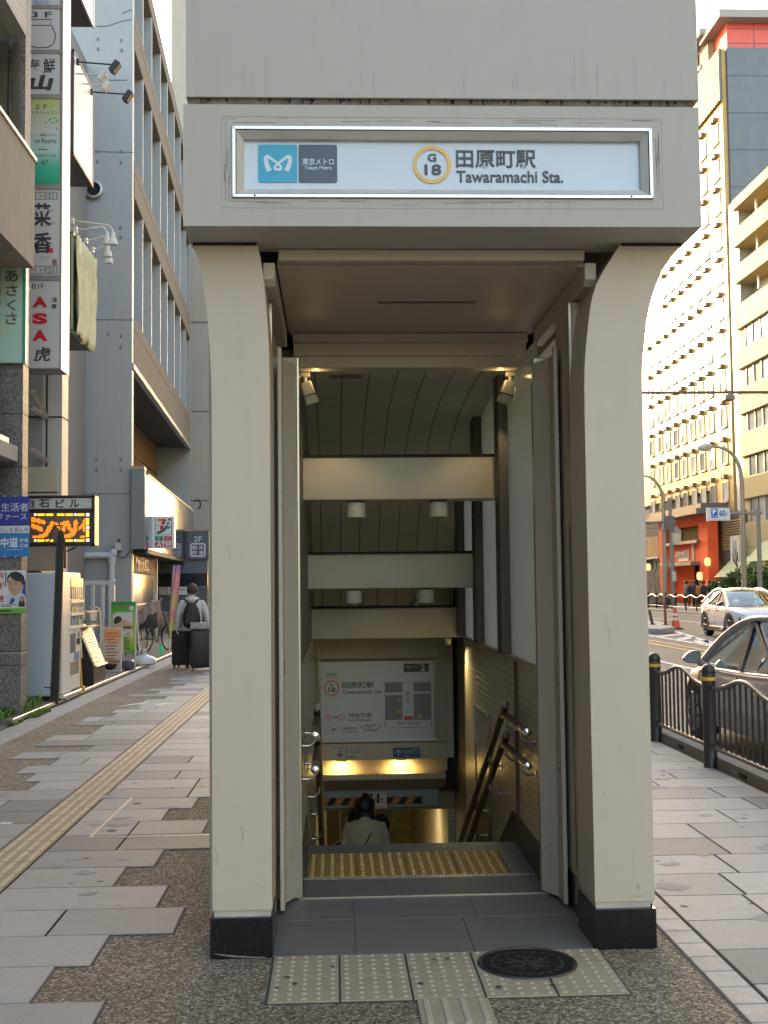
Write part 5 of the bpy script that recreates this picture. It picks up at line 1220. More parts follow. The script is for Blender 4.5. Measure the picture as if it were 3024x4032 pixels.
for y0, y1 in ((870, 1060), (1115, 1195), (1245, 1330)):
    for k in range(6):
        x = 472 + k * 19; vr(x, y0 + (y1 - y0) * .35, x + 12, y1, VCAN[rv.randrange(4)], 'drink_can', h=.0055, t=.006)
vr(459, 1420, 512, 1620, mat('vending_dark', (.16, .18, .19), rough=.2, var=.2, scale=12), 'payment_panel'); vr(525, 1470, 562, 1530, DARK, 'card_reader'); vr(540, 1395, 578, 1450, mat('coin_panel', (.12, .11, .09), rough=.4, var=.4, scale=30), 'coin_slot')
vr(498, 1610, 550, 1700, mat('sticker_mid_blue', (.10, .20, .45), rough=.4, var=.4, scale=14), 'sticker'); vr(457, 1715, 546, 1850, mat('vending_slot', (.30, .27, .19), rough=.2, var=.4, scale=8), 'delivery_flap'); vr(470, 1995, 550, 2010, DARK, 'vent')
b = MB(); b.box((VX - .06, 17.46, .10), (VX + .03, 18.64, .14), .006); b.build('kick_bar', VS, VM)
for yy in (17.55, 18.55):
    b = MB(); b.tube([(-4.0, yy, .13), (-4.0, yy, .075)], .02, 8); b.box((-4.06, yy - .04, .068), (-3.9, yy + .04, .08)); b.build('foot', CHROME, VM)
b = MB(); b.box((-4.66, 17.35, .07), (-4.0, 18.6, .10)); b.build('base', DARK, VM)
b = MB(); q0 = S(318, 2560, X=VX + .03); b.tube(smooth_path([(VX + .01, 18.5, 1.25), (VX + .03, 18.55, .9), (VX + .05, 18.5, .75), (VX + .05, 18.56, .62)], 5), .012, 6); b.build('hose', mat('hose_white', (.7, .68, .6), rough=.4, var=.05), VM)
t = thing('drain_pipe', 'short pale plastic pipe lying below the vending machine by the weeds', 'pipe', (-4.4, 16.6, .1)); b = MB(); b.lathe((-4.52, 16.7, .14), [(.05, 0), (.05, .28), (.045, .281), (.045, .02)], 16, axis='X'); b.build('tube', mat('pipe_pale', (.5, .52, .52), rough=.4, var=.05), t, smooth=40)
t = thing('yellow_stand', 'yellow folded stand squeezed behind the vending machine', 'stand', (-4.0, 19.2, .07)); b = MB(); b.box((-4.06, 19.0, .07), (-3.98, 19.1, .14), .01); b.hexa([(-4.06, 19.02, .12), (-4.02, 19.02, .12), (-4.02, 19.1, .12), (-4.06, 19.1, .12), (-4.09, 19.02, .8), (-4.06, 19.02, .8), (-4.06, 19.08, .8), (-4.09, 19.08, .8)], .008); b.build('leg', mat('plastic_yellow', (.62, .36, .03), rough=.4, var=.05), t)
# ================================================================ blue building with shop
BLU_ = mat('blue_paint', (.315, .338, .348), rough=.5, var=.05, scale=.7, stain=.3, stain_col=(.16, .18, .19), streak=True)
SPAN = mat('spandrel_stone', (.26, .235, .19), rough=.85, spec=.08, var=.10, scale=1.2, stain=.55, stain_col=(.26, .235, .20), streak=True)
BB = thing('blue_building', 'blue grey office building with deep window fins above a convenience shop', 'building', (-5.38, 31.7, 0), .0395)
def W(b, name, m, **k): return b.build(name, m, BB, world=False, **k)
LEN = 19.3
b = MB(); b.box((-14, 0, 0), (-.02, .35, 20)); W(b, 'end_wall', BLU_)
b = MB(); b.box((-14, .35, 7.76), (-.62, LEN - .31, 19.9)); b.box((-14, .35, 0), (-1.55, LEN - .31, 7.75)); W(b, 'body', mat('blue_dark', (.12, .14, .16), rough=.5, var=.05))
b = MB(); b.box((-14, LEN - .3, 0), (0, LEN, 20)); W(b, 'end_wall', BLU_)
for z0, z1 in ((7.75, 9.08), (12.42, 13.45), (16.6, 17.6)):
    b = MB(); b.box((-.62, .352, z0), (0, LEN - .302, z1), .01)
    W(b, 'spandrel', SPAN)
    b = MB(); b.box((-.5, .36, z1 - .35), (.004, LEN - .31, z1 - .335)); W(b, 'joint', mat('joint_grey', ()) if 0 else MATS['joint_grey'])
b = MB(); b.box((-.62, .352, 19.6), (0, LEN - .302, 20.2)); W(b, 'parapet', SPAN)
WGL = mat('office_glass', (.10, .13, .15), rough=.08, var=.25, scale=.3, spec=.8)
for z0, z1 in ((9.08, 12.42), (13.45, 16.6), (17.6, 19.6)):
    for i, (y0, y1) in enumerate(zip((.352, 2.24, 4.49, 7.06, 9.3, 11.9, 14.4, 16.9), (2.24, 4.49, 7.06, 9.3, 11.9, 14.4, 16.9, 19.2))):
        b = MB(); b.box((-.60, y0 + .1, z0), (-.55, y1 - .02, z1)); w = W(b, 'window', WGL)
        b = MB(); b.box((-.55, y0 + .1, z0), (-.50, y0 + .16, z1)); b.box((-.55, y1 - .1, z0), (-.50, y1 - .04, z1)); b.box((-.55, y0 + .16, z0 + 1.0), (-.52, y1 - .1, z0 + 1.06)); o = b.build('window_frame', mat('sash_grey', (.24, .26, .28), rough=.5, var=.03), w, world=False)
    for y in (2.24, 4.49, 7.06, 9.3, 11.9, 14.4, 16.9):
        b = MB(); b.box((-.62, y, z0), (-.01, y + .13, z1), .006); W(b, 'fin', mat('fin_blue', (.35, .38, .40), rough=.5, var=.03))
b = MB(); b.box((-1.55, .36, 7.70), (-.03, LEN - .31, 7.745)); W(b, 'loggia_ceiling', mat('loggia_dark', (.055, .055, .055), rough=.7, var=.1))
b = MB(); b.box((-.14, .02, 7.6), (.03, LEN - .3, 7.76), .01); W(b, 'soffit_trim', BLU_)
b = MB()
for k in range(60): b.box((-1.52, .5 + k * .31, 4.7), (-1.42, .5 + k * .31 + .13, 7.7))
W(b, 'slat_screen', mat('wood_slat', (.30, .19, .09), rough=.6, var=.15, scale=4))
b = MB()
for z in (5.4, 6.5): b.box((-1.42, .4, z), (-1.37, LEN - .4, z + .06))
W(b, 'slat_rail', mat('wood_dark', (.12, .07, .04), rough=.6, var=.1))
b = MB(); b.box((-1.55, .36, 4.55), (.0, LEN - .31, 4.7)); W(b, 'terrace_floor', CONC)
# bolt marks and crack lines on the end wall
b = MB()
for (x, y) in ((386, 157), (478, 160), (387, 196), (479, 199), (383, 598), (476, 598), (384, 638), (476, 642), (475, 897), (475, 936), (476, 1324), (475, 1368), (427, 1318), (380, 1808), (476, 1808), (380, 1851), (476, 1851), (332, 1433)):
    q = S(x, y, Y=31.69); q = BB.matrix_basis.inverted() @ q if 0 else (Matrix.LocRotScale(BB.location, BB.rotation_euler, None).inverted() @ q)
    b.box((q.x - .035, -.012, q.z - .05), (q.x + .035, .002, q.z + .05), .01)
W(b, 'bolt_cover', mat('bolt_grey', (.16, .185, .20), rough=.6, var=.1))
b = MB(); Tb = Matrix.LocRotScale(BB.location, BB.rotation_euler, None).inverted()
for yy in (599, 1260, 1945):
    q = Tb @ S(400, yy, Y=31.69); b.box((-6, -.004, q.z - .012), (0, .002, q.z + .012))
for pts in (((380, 106), (425, 104), (450, 95), (480, 84), (519, 77)), ((482, 54), (500, 45), (518, 37)), ((430, 317), (500, 316))):
    pp = [Tb @ S(x, y, Y=31.69) for x, y in pts]; b.prism([(x, -.003, z) for x, z in stroke([(p.x, p.z) for p in pp], .016)], (0, -.001, 0))
W(b, 'wall_crack', mat('crack_dark', (.11, .125, .135), rough=.8, var=.1))
# round vents
for px in (310, 372):
    q = Tb @ S(px, 752, Y=31.69); b = MB(); b.lathe((q.x, 0, q.z), [(.22, .0), (.25, -.16), (.19, -.17), (.17, -.02)], 20, axis='Y'); W(b, 'round_vent', mat('vent_metal', (.32, .32, .31), rough=.35, metal=.6, var=.06), smooth=40)
    b = MB(); b.lathe((q.x, 0, q.z), [(.17, -.10), (.0, -.10)], 20, axis='Y'); W(b, 'vent_hole', DARK)
# sign band over the shop
b = MB(); b.box((0, -.25, 2.72), (.36, -.05, 4.84), .01); W(b, 'band_end', mat('band_blue', (.17, .20, .23), rough=.4, var=.04))
REF = mat('band_mirror', (.075, .10, .16), rough=.05, metal=.9, var=.04)
for k in range(8):
    b = MB(); b.box((.02, -.05 + k * 2.0, 2.75), (.37, 1.93 + k * 2.0, 4.72)); W(b, 'band_panel', REF)
b = MB(); b.box((-.02, -.27, 4.84), (.34, .3, 4.93)); b.box((.0, .3, 4.72), (.39, 16, 4.80), .01); W(b, 'band_cap', mat('cap_brown', (.33, .26, .18), rough=.5, var=.05))
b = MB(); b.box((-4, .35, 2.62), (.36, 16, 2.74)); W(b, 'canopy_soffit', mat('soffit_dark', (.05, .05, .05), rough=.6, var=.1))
b = MB(); b.box((-.12, .36, .07), (-.08, 6.3, 2.62)); W(b, 'shop_glass', mat('shop_glass_mat', (.10, .105, .10), rough=.08, var=.3, scale=.6, spec=.7))
b = MB(); b.box((-.13, .36, .07), (-.02, .46, 2.62)); b.box((-.13, 6.25, .07), (-.02, 6.38, 2.62)); b.box((-.11, .4, 1.2), (-.06, 6.3, 1.24)); W(b, 'shop_frame', mat('frame_silver', (.5, .48, .42), rough=.35, metal=.6, var=.05))
ROW = thing('awning_banner', 'cream cloth banner with black and red brush lettering over the shop glass', 'banner', (-5.35, 34, 2.3))
Tr = Matrix.LocRotScale(BB.location, BB.rotation_euler, None)
fo = Tr @ Vector((-.02, 3.1, 2.32)); fu = (Tr.to_3x3() @ Y_)
b = MB(); rows = []
for i in range(25):
    y = .5 + 5.1 * i / 24; rows.append([Tr @ Vector((-.03 + .015 * math.sin(i * .9 + j), y, 2.60 - .52 * j / 4)) for j in range(5)])
b.grid(rows); o = b.build('cloth', mat('banner_cream', (.52, .44, .34), rough=.8, var=.06), ROW, smooth=60); o.modifiers.new('thick', 'SOLIDIFY').thickness = .008
f = Face(fo, fu, Z_, ROW)
for i, ch in enumerate('髪から元気に'): f.text(ch, -2.25 + i * .52, .04, .42, INK, bold=.02, h=.03, width=.34, height=.40)
for i, ch in enumerate('リフレッシュ'): f.text(ch, .85 + i * .30, .04, .4, mat('banner_red', (.42, .07, .03), var=0), bold=.02, h=.03, width=.22, height=.38)

# convenience shop sign
ST = thing('shop_sign', 'white box sign with orange green seven emblem and red ATM panel', 'sign', (-4.9, 33, 2.9)); SY = 33.0
f = Face((-4.7, SY, 3.3), X_, Z_, ST)
p0, p1 = S(601, 2160, Y=SY), S(686, 2031, Y=SY)
b = MB(); b.box((S(589, 2100, Y=SY).x, SY + .01, p0.z), (p1.x, SY + .25, p1.z), .02); b.build('box', mat('shop_sign_white', (.72, .73, .74), rough=.3, var=.02), ST)
def c3(x, y): return 420 + x * .26522, 2000 + y * .26522
def sr(x0, y0, x1, y1, m, n, **k): return prect(f, *c3(x0, y0), *c3(x1, y1), m, n, **k)
sr(700, 132, 985, 590, mat('shop_panel', (.62, .66, .70), rough=.3, var=.02), 'panel', h=-.012)
GRN = mat('seven_green', (.0, .13, .08), rough=.3, var=.02); SOR = mat('seven_orange', (.80, .17, .03), rough=.3, var=.02); SRD = mat('seven_red', (.45, .015, .03), rough=.3, var=.02)
for q in ((719, 155, 727, 405), (957, 155, 966, 405), (719, 397, 966, 405)): sr(*q, GRN, 'border', h=-.009)
def ss(pts, w, m, n, h=-.009): f.shape(stroke([fp(f, *c3(*p)) for p in [(q.x, q.y) for q in smooth_path([(x, y, 0) for x, y in pts], 6)]], w), m, n, h=h, t=.002)
sr(758, 160, 880, 197, SOR, 'seven_bar', h=-.008)
ss([(868, 170), (842, 220), (822, 270), (815, 325)], [.045] * 19, SRD, 'seven_stem', h=-.007)
ss([(745, 368), (790, 362), (850, 325), (895, 262), (915, 210)], [.012] + [.038] * 14 + [.03] * 10, GRN, 'emblem_curve', h=-.0055)
ss([(915, 215), (893, 285), (915, 300), (940, 275)], .022, GRN, 'emblem_curve', h=-.005)
cx, cy = fp(f, *c3(930, 172)); f.shape([(cx + .035 * math.cos(a), cy + .035 * math.sin(a)) for a in [k * .35 for k in range(18)]], GRN, 'emblem_dot', h=-.006)
sr(735, 243, 948, 262, SWHITE, 'emblem_bar', h=-.0028, t=.001); ptext(f, 'SEVEN & i HOLDINGS', *c3(738, 245), *c3(946, 261), GRN, h=-.001)
sr(719, 418, 830, 492, GRN, 'panel', h=-.009); sr(846, 418, 968, 492, SRD, 'panel', h=-.009); sr(719, 506, 966, 582, SRD, 'panel', h=-.009)
ptext(f, '酒', *c3(745, 424), *c3(805, 486), SWHITE, h=-.006, bold=.02); ptext(f, 'たばこ', *c3(855, 424), *c3(955, 452), SWHITE, h=-.006); ptext(f, 'ごはん', *c3(855, 458), *c3(955, 486), SWHITE, h=-.006); ptext(f, 'ATM', *c3(738, 512), *c3(950, 574), SWHITE, h=-.006, bold=.04)

# dark annex with 2F sign, beige tower behind
AN = thing('dark_annex', 'dark blue grey shop front beyond the convenience sign with a 2F sign', 'building', (-6, 44.5, 0)); AY = 44.0
xr_ = S(818, 2300, Y=AY).x; zt = S(780, 2092, Y=AY).z
b = MB(); b.box((-9, AY, 0), (xr_, AY + 7, zt)); b.build('wall', mat('annex_blue', (.10, .125, .15), rough=.45, var=.06, scale=.8), AN)
b = MB(); b.box((-8.4, AY - .03, S(700, 2308, Y=AY).z), (xr_, AY, S(700, 2258, Y=AY).z)); b.build('window', mat('annex_glass', (.025, .03, .04), rough=.08, var=.2, spec=.8), AN)
b = MB(); b.box((xr_, AY + .3, .5), (xr_ + .03, AY + 6.5, zt - .2)); b.build('side_glass', mat('side_glass_mat', (.5, .4, .28), rough=.15, var=.5, scale=1.5, metal=.4), AN)  # warm orange reflections put into the glass colour
b = MB(); b.box((S(739, 2200, Y=AY).x, AY - .12, S(780, 2203, Y=AY).z), (xr_ + .06, AY - .005, zt), .01); sgn = b.build('floor_sign', mat('sign_slate', (.075, .09, .115), rough=.4, var=.03), AN)
b = MB(); b.box((S(739, 2200, Y=AY).x, AY - .14, zt), (xr_ + .1, AY + .1, zt + .08)); b.build('sign_cap', MATS['cap_brown'], AN)
f = Face((-5, AY - .12, 3.2), X_, Z_, AN)
PALE = mat('sign_letter_pale', (.52, .55, .58), rough=.4, var=0)
ptext(f, '2F', *c3(1297, 420), *c3(1415, 500), PALE, bold=.01)
pts = [fp(f, *c3(x, y)) for x, y in rrect(1250, 532, 1458, 716, 28)]; f.shape(stroke(pts + pts[:1], .028), PALE, 'seal_border', h=.003)
for ch, q in (('朝', (1272, 560, 1340, 620)), ('赤', (1368, 560, 1436, 620)), ('陽', (1272, 636, 1340, 700)), ('澤', (1368, 636, 1436, 700))): ptext(f, ch, *c3(q[0], q[1]), *c3(q[2], q[3]), PALE, bold=.02)
WS = thing('wall_sign', 'white horizontal signs on the dark annex wall behind the flag', 'sign', (-6.2, AY - .1, 1.6)); f = Face((-6.2, AY - .06, 1.6), X_, Z_, WS)
prect(f, *c3(775, 1175), *c3(900, 1292), mat('wall_sign_cream', (.48, .47, .40), rough=.4, var=.05), 'panel', h=0, t=.02); prect(f, *c3(908, 1172), *c3(1200, 1292), mat('wall_sign_white', (.60, .62, .62), rough=.4, var=.03), 'panel', h=0, t=.02)
ptext(f, '整水器', *c3(1065, 1196), *c3(1172, 1234), INK, bold=.03, h=.022); prect(f, *c3(940, 1200), *c3(985, 1228), INK, 'pictogram', h=.022)
b = MB()
for k in range(9): b.box((S(790, 2300, Y=AY).x, AY - .05, .25 + k * .17), (S(812, 2300, Y=AY).x, AY, .25 + k * .17 + .14), .004)
b.build('mail_box_unit', mat('mailbox_grey', (.12, .12, .12), rough=.4, metal=.3, var=.1), AN)
BT = thing('beige_tower', 'beige concrete building behind the blue one with wide panel joints', 'building', (-8, 53, 0))
BEI = mat('beige_concrete', (.40, .355, .30), rough=.8, var=.05, scale=.8, stain=.2, streak=True)
b = MB(); b.box((-30, 53, 0), (-4.6, 150, 22)); b.box((-30, 150, 0), (-4.6, 290, 33.5)); b.build('wall', BEI, BT)  # long unseen rear blocks added, sized to shade road and hotel foot
b = MB(); b.box((-7.2, 52.6, 0), (-4.4, 53, 45)); b.build('front_wall', BEI, BT)
b = MB()
for y in (560, 915, 1269, 1620, 1971): zz_ = S(800, y, Y=52.6).z; b.box((-7.2, 52.59, zz_ - .03), (-4.39, 52.61, zz_ + .03))
b.build('panel_joint', mat('joint_brown', (.15, .13, .11), rough=.9, var=.1), BT)
b = MB(); b.tube(smooth_path([S(765, 1975, Y=45), S(782, 1970, Y=45), S(790, 1990, Y=45), S(780, 2005, Y=45)], 6), .03, 6); b.build('cable_loop', DARK, BT)

# gate, pipe and fittings on the end wall
GT = thing('white_gate', 'pale blue white bar gate beside the vending machine', 'gate', (-5.6, 28, 0)); GYY = 28.0
GM = mat('gate_white', (.50, .56, .60), rough=.4, var=.04)
p0, p1 = S(330, 2500, Y=GYY), S(452, 2286, Y=GYY)
b = MB(); b.box((p1.x - .14, GYY - .06, 0), (p1.x, GYY + .06, p1.z), .006); b.build('gate_post', GM, GT)
b = MB(); b.box((p0.x - 1.2, GYY - .05, p1.z - .1), (p1.x, GYY + .05, p1.z), .005); b.box((p0.x - 1.2, GYY - .02, .35), (p1.x, GYY + .02, .42)); b.build('gate_rail', GM, GT)
for k in range(8):
    x = p1.x - .28 - k * .23; b = MB(); b.box((x - .035, GYY - .02, .4), (x + .035, GYY + .02, p1.z - .09)); b.build('bar', GM, GT)
PP = thing('wall_pipe', 'white pipe with elbow running along and down the blue end wall', 'pipe', (-6.5, 31.5, 2)); 
a, e, d = S(250, 2191, Y=31.55), S(440, 2187, Y=31.55), S(443, 2480, Y=31.55)
b = MB(); b.tube(smooth_path([a, a + (e - a) * .97, e + Vector((.0, 0, -.06)), Vector((e.x + .01, 31.55, d.z))], 8), .085, 12); b.lathe((e.x + .01, 31.55, e.z - .75), [(.1, 0), (.1, .12)], 14); b.lathe((e.x + .01, 31.55, e.z - .2), [(.105, 0), (.105, .14)], 14); b.build('tube', mat('pipe_white', (.52, .57, .60), rough=.35, var=.04), PP, smooth=50)
BXS = thing('wall_box', 'small grey switch box with hanging cable on the blue end wall', 'switch box', S(467, 2150, Y=31.6))
b = MB(); p = S(467, 2155, Y=31.62); b.box((p.x - .09, 31.52, p.z - .09), (p.x + .09, 31.68, p.z + .12), .01); b.build('box', mat('box_pale', (.45, .46, .45), rough=.5, var=.05), BXS)
b = MB(); b.tube(smooth_path([S(466, 2168, Y=31.55), S(470, 2190, Y=31.55), S(490, 2195, Y=31.55), S(518, 2160, Y=31.55)], 6), .014, 6); b.tube([S(468, 2120, Y=31.6), S(468, 2145, Y=31.6)], .02, 6); b.build('cable', DARK, BXS)

# ---------------------------------------------------------------- street furniture on the forecourt
MS = thing('menu_stand', 'black slanted menu stand with rows of white labels beside the vending machine', 'menu stand', (-4.2, 20.4, .07))
BKM = mat('stand_black', (.022, .020, .018), rough=.35, var=.1)
prof_ = [(-4.34, .07), (-4.02, .07), (-4.02, .40), (-4.27, 1.03), (-4.34, 1.03)]
b = MB(); b.prism([(x, 19.95, z) for x, z in prof_], (0, 1.0, 0), .004); b.build('body', BKM, MS)
fu_ = Y_; fv_ = Vector((-.25, 0, .63)).normalized(); f = Face((-4.14, 20.45, .722), Y_, fv_, MS)
LAB = mat('menu_label', (.55, .54, .51), rough=.4, var=.06, scale=14)
for r in range(7):
    v = .27 - r * .088
    if r < 2: f.rect(-.42, v - .075, -.03, v, LAB, 'label', h=.003); f.rect(.02, v - .075, .42, v, LAB, 'label', h=.003)
    else: f.rect(-.42, v - .075, .42, v, LAB, 'label', h=.003)
    for k in range(2 if r < 2 else 1): f.rect(-.36 + k * .46, v - .045, -.16 + k * .46 + (.28 if r > 1 else 0), v - .030, mat('label_print', (.14, .13, .12), var=0), 'print_line', h=.0055)
f.rect(-.46, -.375, .46, -.345, STEEL, 'ledge', h=.003, t=.03)
b = MB(); b.box((-4.36, 19.97, 1.04), (-4.14, 20.9, 1.30)); b.build('clear_box', glass_mat('acrylic', (.75, .74, .68), .12), MS)
b = MB(); b.box((-4.37, 19.96, 1.03), (-4.12, 20.92, 1.06)); b.box((-4.37, 19.96, 1.295), (-4.13, 20.92, 1.31)); b.tube(smooth_path([(-4.1, 20.95, .6), (-4.12, 20.97, 1.25), (-4.2, 20.95, 1.36), (-4.3, 20.93, 1.36)], 5), .014, 8); b.build('chrome_trim', STEEL, MS)
def aboard(name, lab, xc, y, w, h, zb_, lean, faces, legm, rz=0.0):
    t = thing(name, lab, 'sign board', (xc, y, .07), rz)
    u = Vector((1, 0, 0)); v = Vector((0, lean, 1)).normalized(); o = Vector((0, 0, zb_))
    b = MB()
    for s in (-1, 1): b.tube([Vector((s * w / 2, -.02 * 0, 0)) , o + u * (s * w / 2) + v * h], .014, 8)
    for s in (-1, 1): b.tube([Vector((s * w / 2, .38, 0)), o + u * (s * w / 2) + v * h * .92], .012, 8)
    for s in (-1, 1): b.tube([Vector((s * w / 2, 0, .02)), Vector((s * w / 2, .38, .02))], .011, 6)
    b.tube([Vector((-w / 2, 0, .02)), Vector((w / 2, 0, .02))], .011, 6)
    b.build('frame', legm, t, world=False)
    b = MB(); P = lambda a, c_, d: o + u * a + v * c_ + Vector((0, -1, lean)).normalized() * d
    b.hexa([P(-w / 2 + .012, 0, -.01), P(w / 2 - .012, 0, -.01), P(w / 2 - .012, h, -.01), P(-w / 2 + .012, h, -.01), P(-w / 2 + .012, 0, .01), P(w / 2 - .012, 0, .01), P(w / 2 - .012, h, .01), P(-w / 2 + .012, h, .01)]); b.build('board', faces, t, world=False)
    Mw = mw(t); f = Face(Mw @ (P(0, h / 2, .012)), Mw.to_3x3() @ u, Mw.to_3x3() @ v, t)
    return t, f
WF = mat('frame_white', (.66, .65, .62), rough=.4, var=.04); PRN = mat('print_brown', (.33, .16, .09), var=.1); PRG = mat('print_dark_green', (.05, .16, .07), var=.1)
t, f = aboard('sign_board', 'small white leaning menu board with orange glow print beside the black stand', -4.33, 23.2, .36, .72, .16, .16, grad_mat('menu_orange', [(.55, .46, .40), (.60, .50, .42), (.62, .50, .42), (.70, .30, .08), (.66, .48, .34)], .16, .88), WF)
for k in range(9):
    f.rect(-.13 + .02 * (k % 2), .22 - k * .062, .12 - .03 * (k % 3), .245 - k * .062, MATS['sign_orange'] if k in (0, 1, 3) else PRN, 'print_line', h=.002)
f.rect(-.16, -.35, .16, -.29, PRN, 'print_band', h=.002)
t, f = aboard('sign_board', 'tall green massage sign board with a photo of a reclining person', -4.22, 23.75, .52, 1.02, .33, .06, grad_mat('board_green', [(.08, .36, .05), (.30, .50, .06), (.55, .55, .16), (.36, .50, .10), (.42, .48, .14), (.10, .42, .05), (.03, .22, .06)], .33, 1.36), WF, rz=-.12)
PINKS = mat('print_skin', (.60, .36, .29), rough=.5, var=.08, scale=20); PWH = mat('print_pale', (.62, .64, .66), rough=.5, var=.05)
f.rect(-.20, .04, .19, .27, PWH, 'printed_photo', h=.002)
f.shape([(-.10, .06), (-.06, .13), (.0, .17), (.08, .14), (.16, .08), (.17, .05), (.0, .045)], PINKS, 'printed_body', h=.0042)
f.shape([(-.19, .10), (-.17, .19), (-.10, .23), (-.03, .20), (-.03, .13), (-.08, .09), (-.14, .06)], INK, 'printed_hair', h=.0055)
f.shape([(-.12, .05), (-.10, .10), (-.05, .10), (-.04, .06)], PINKS, 'printed_face', h=.007)
f.rect(-.24, -.03, .23, .03, mat('print_ochre', (.5, .30, .08), var=.1), 'print_band', h=.002); f.rect(-.17, -.012, .17, .012, INK, 'print_line', h=.0045)
for x0 in (-.20, .02): f.rect(x0, -.17, x0 + .18, -.05, PWH, 'printed_photo', h=.002); f.shape([(x0 + .03, -.16), (x0 + .05, -.10), (x0 + .12, -.08), (x0 + .15, -.15)], PINKS, 'printed_body', h=.0042)
f.shape([(-.16, -.10), (-.12, -.065), (-.06, -.07), (-.05, -.11), (-.11, -.10)], INK, 'printed_hair', h=.0055)
for k in range(6):
    f.rect(-.20, -.22 - k * .043, -.08, -.20 - k * .043, PWH if k % 2 else PRG, 'print_line', h=.002); f.rect(.02, -.22 - k * .043, .12 + .02 * (k % 3), -.20 - k * .043, MATS['sign_red'] if k == 4 else PRG, 'print_line', h=.002)
f.rect(-.14, .40, .10, .43, PRN, 'print_line', h=.002); f.ring(.17, .38, .05, .012, PWH, 'round_emblem', h=.003); f.rect(-.15, .27, .2, .30, PWH, 'print_line', h=.003)
b = MB(); b.box((-4.22, 23.5, .08), (-3.98, 23.75, .27), .04, 2); b.ellipsoid((-4.42, 23.55, .19), (.13, .12, .11)); t = thing('board_weight', 'dark weight bag and clear bottle under the green sign board', 'weight', (-4.2, 23.6, .07)); b.build('bag', mat('bag_dark', (.06, .065, .07), rough=.4, var=.2), t, smooth=50)
FBW = thing('flag_base', 'white water filled flag base lying near the green sign board', 'flag base', (-3.98, 25.2, .07))
b = MB(); b.lathe((-4.02, 25.2, .07), [(.20, 0), (.265, .03), (.26, .10), (.20, .16), (.10, .20), (.05, .22), (.045, .29), (.06, .30), (.055, .33)], 24); b.build('body', mat('base_white', (.62, .63, .63), rough=.4, var=.05), FBW, smooth=45)
NF = thing('nobori_flag', 'tall narrow pink and green advertising flag by the bicycles', 'flag', (-4.2, 29.8, .07))
px_, py_ = S(672, 2560, Y=29.8).x, 29.8
b = MB(); ztop = S(680, 2226, Y=29.8).z; b.tube([(px_ - .03, 29.8, .1), (px_ + .09, 29.8, ztop)], .014, 8); b.build('pole', WF, NF); 
rows = []
for i in range(26):
    v = i / 25; xx = px_ + .07 + .04 * (1 - v) - .05 * math.sin(v * 2.5); w = .17 + .04 * math.sin(v * 3 + .5)
    rows.append([(xx - .06 + w * j / 6 , 29.8 + .05 * math.sin(j * 1.3 + v * 5), ztop - (ztop - S(690, 2515, Y=29.8).z) * v) for j in range(7)])
b = MB(); b.grid(rows); o = b.build('cloth', grad_mat('flag_cloth', [(.45, .55, .12), (.50, .52, .14), (.62, .25, .33), (.64, .45, .16), (.60, .25, .32), (.66, .28, .30), (.25, .14, .40)], .35, 2.15), NF, smooth=60); o.modifiers.new('thick', 'SOLIDIFY').thickness = .005

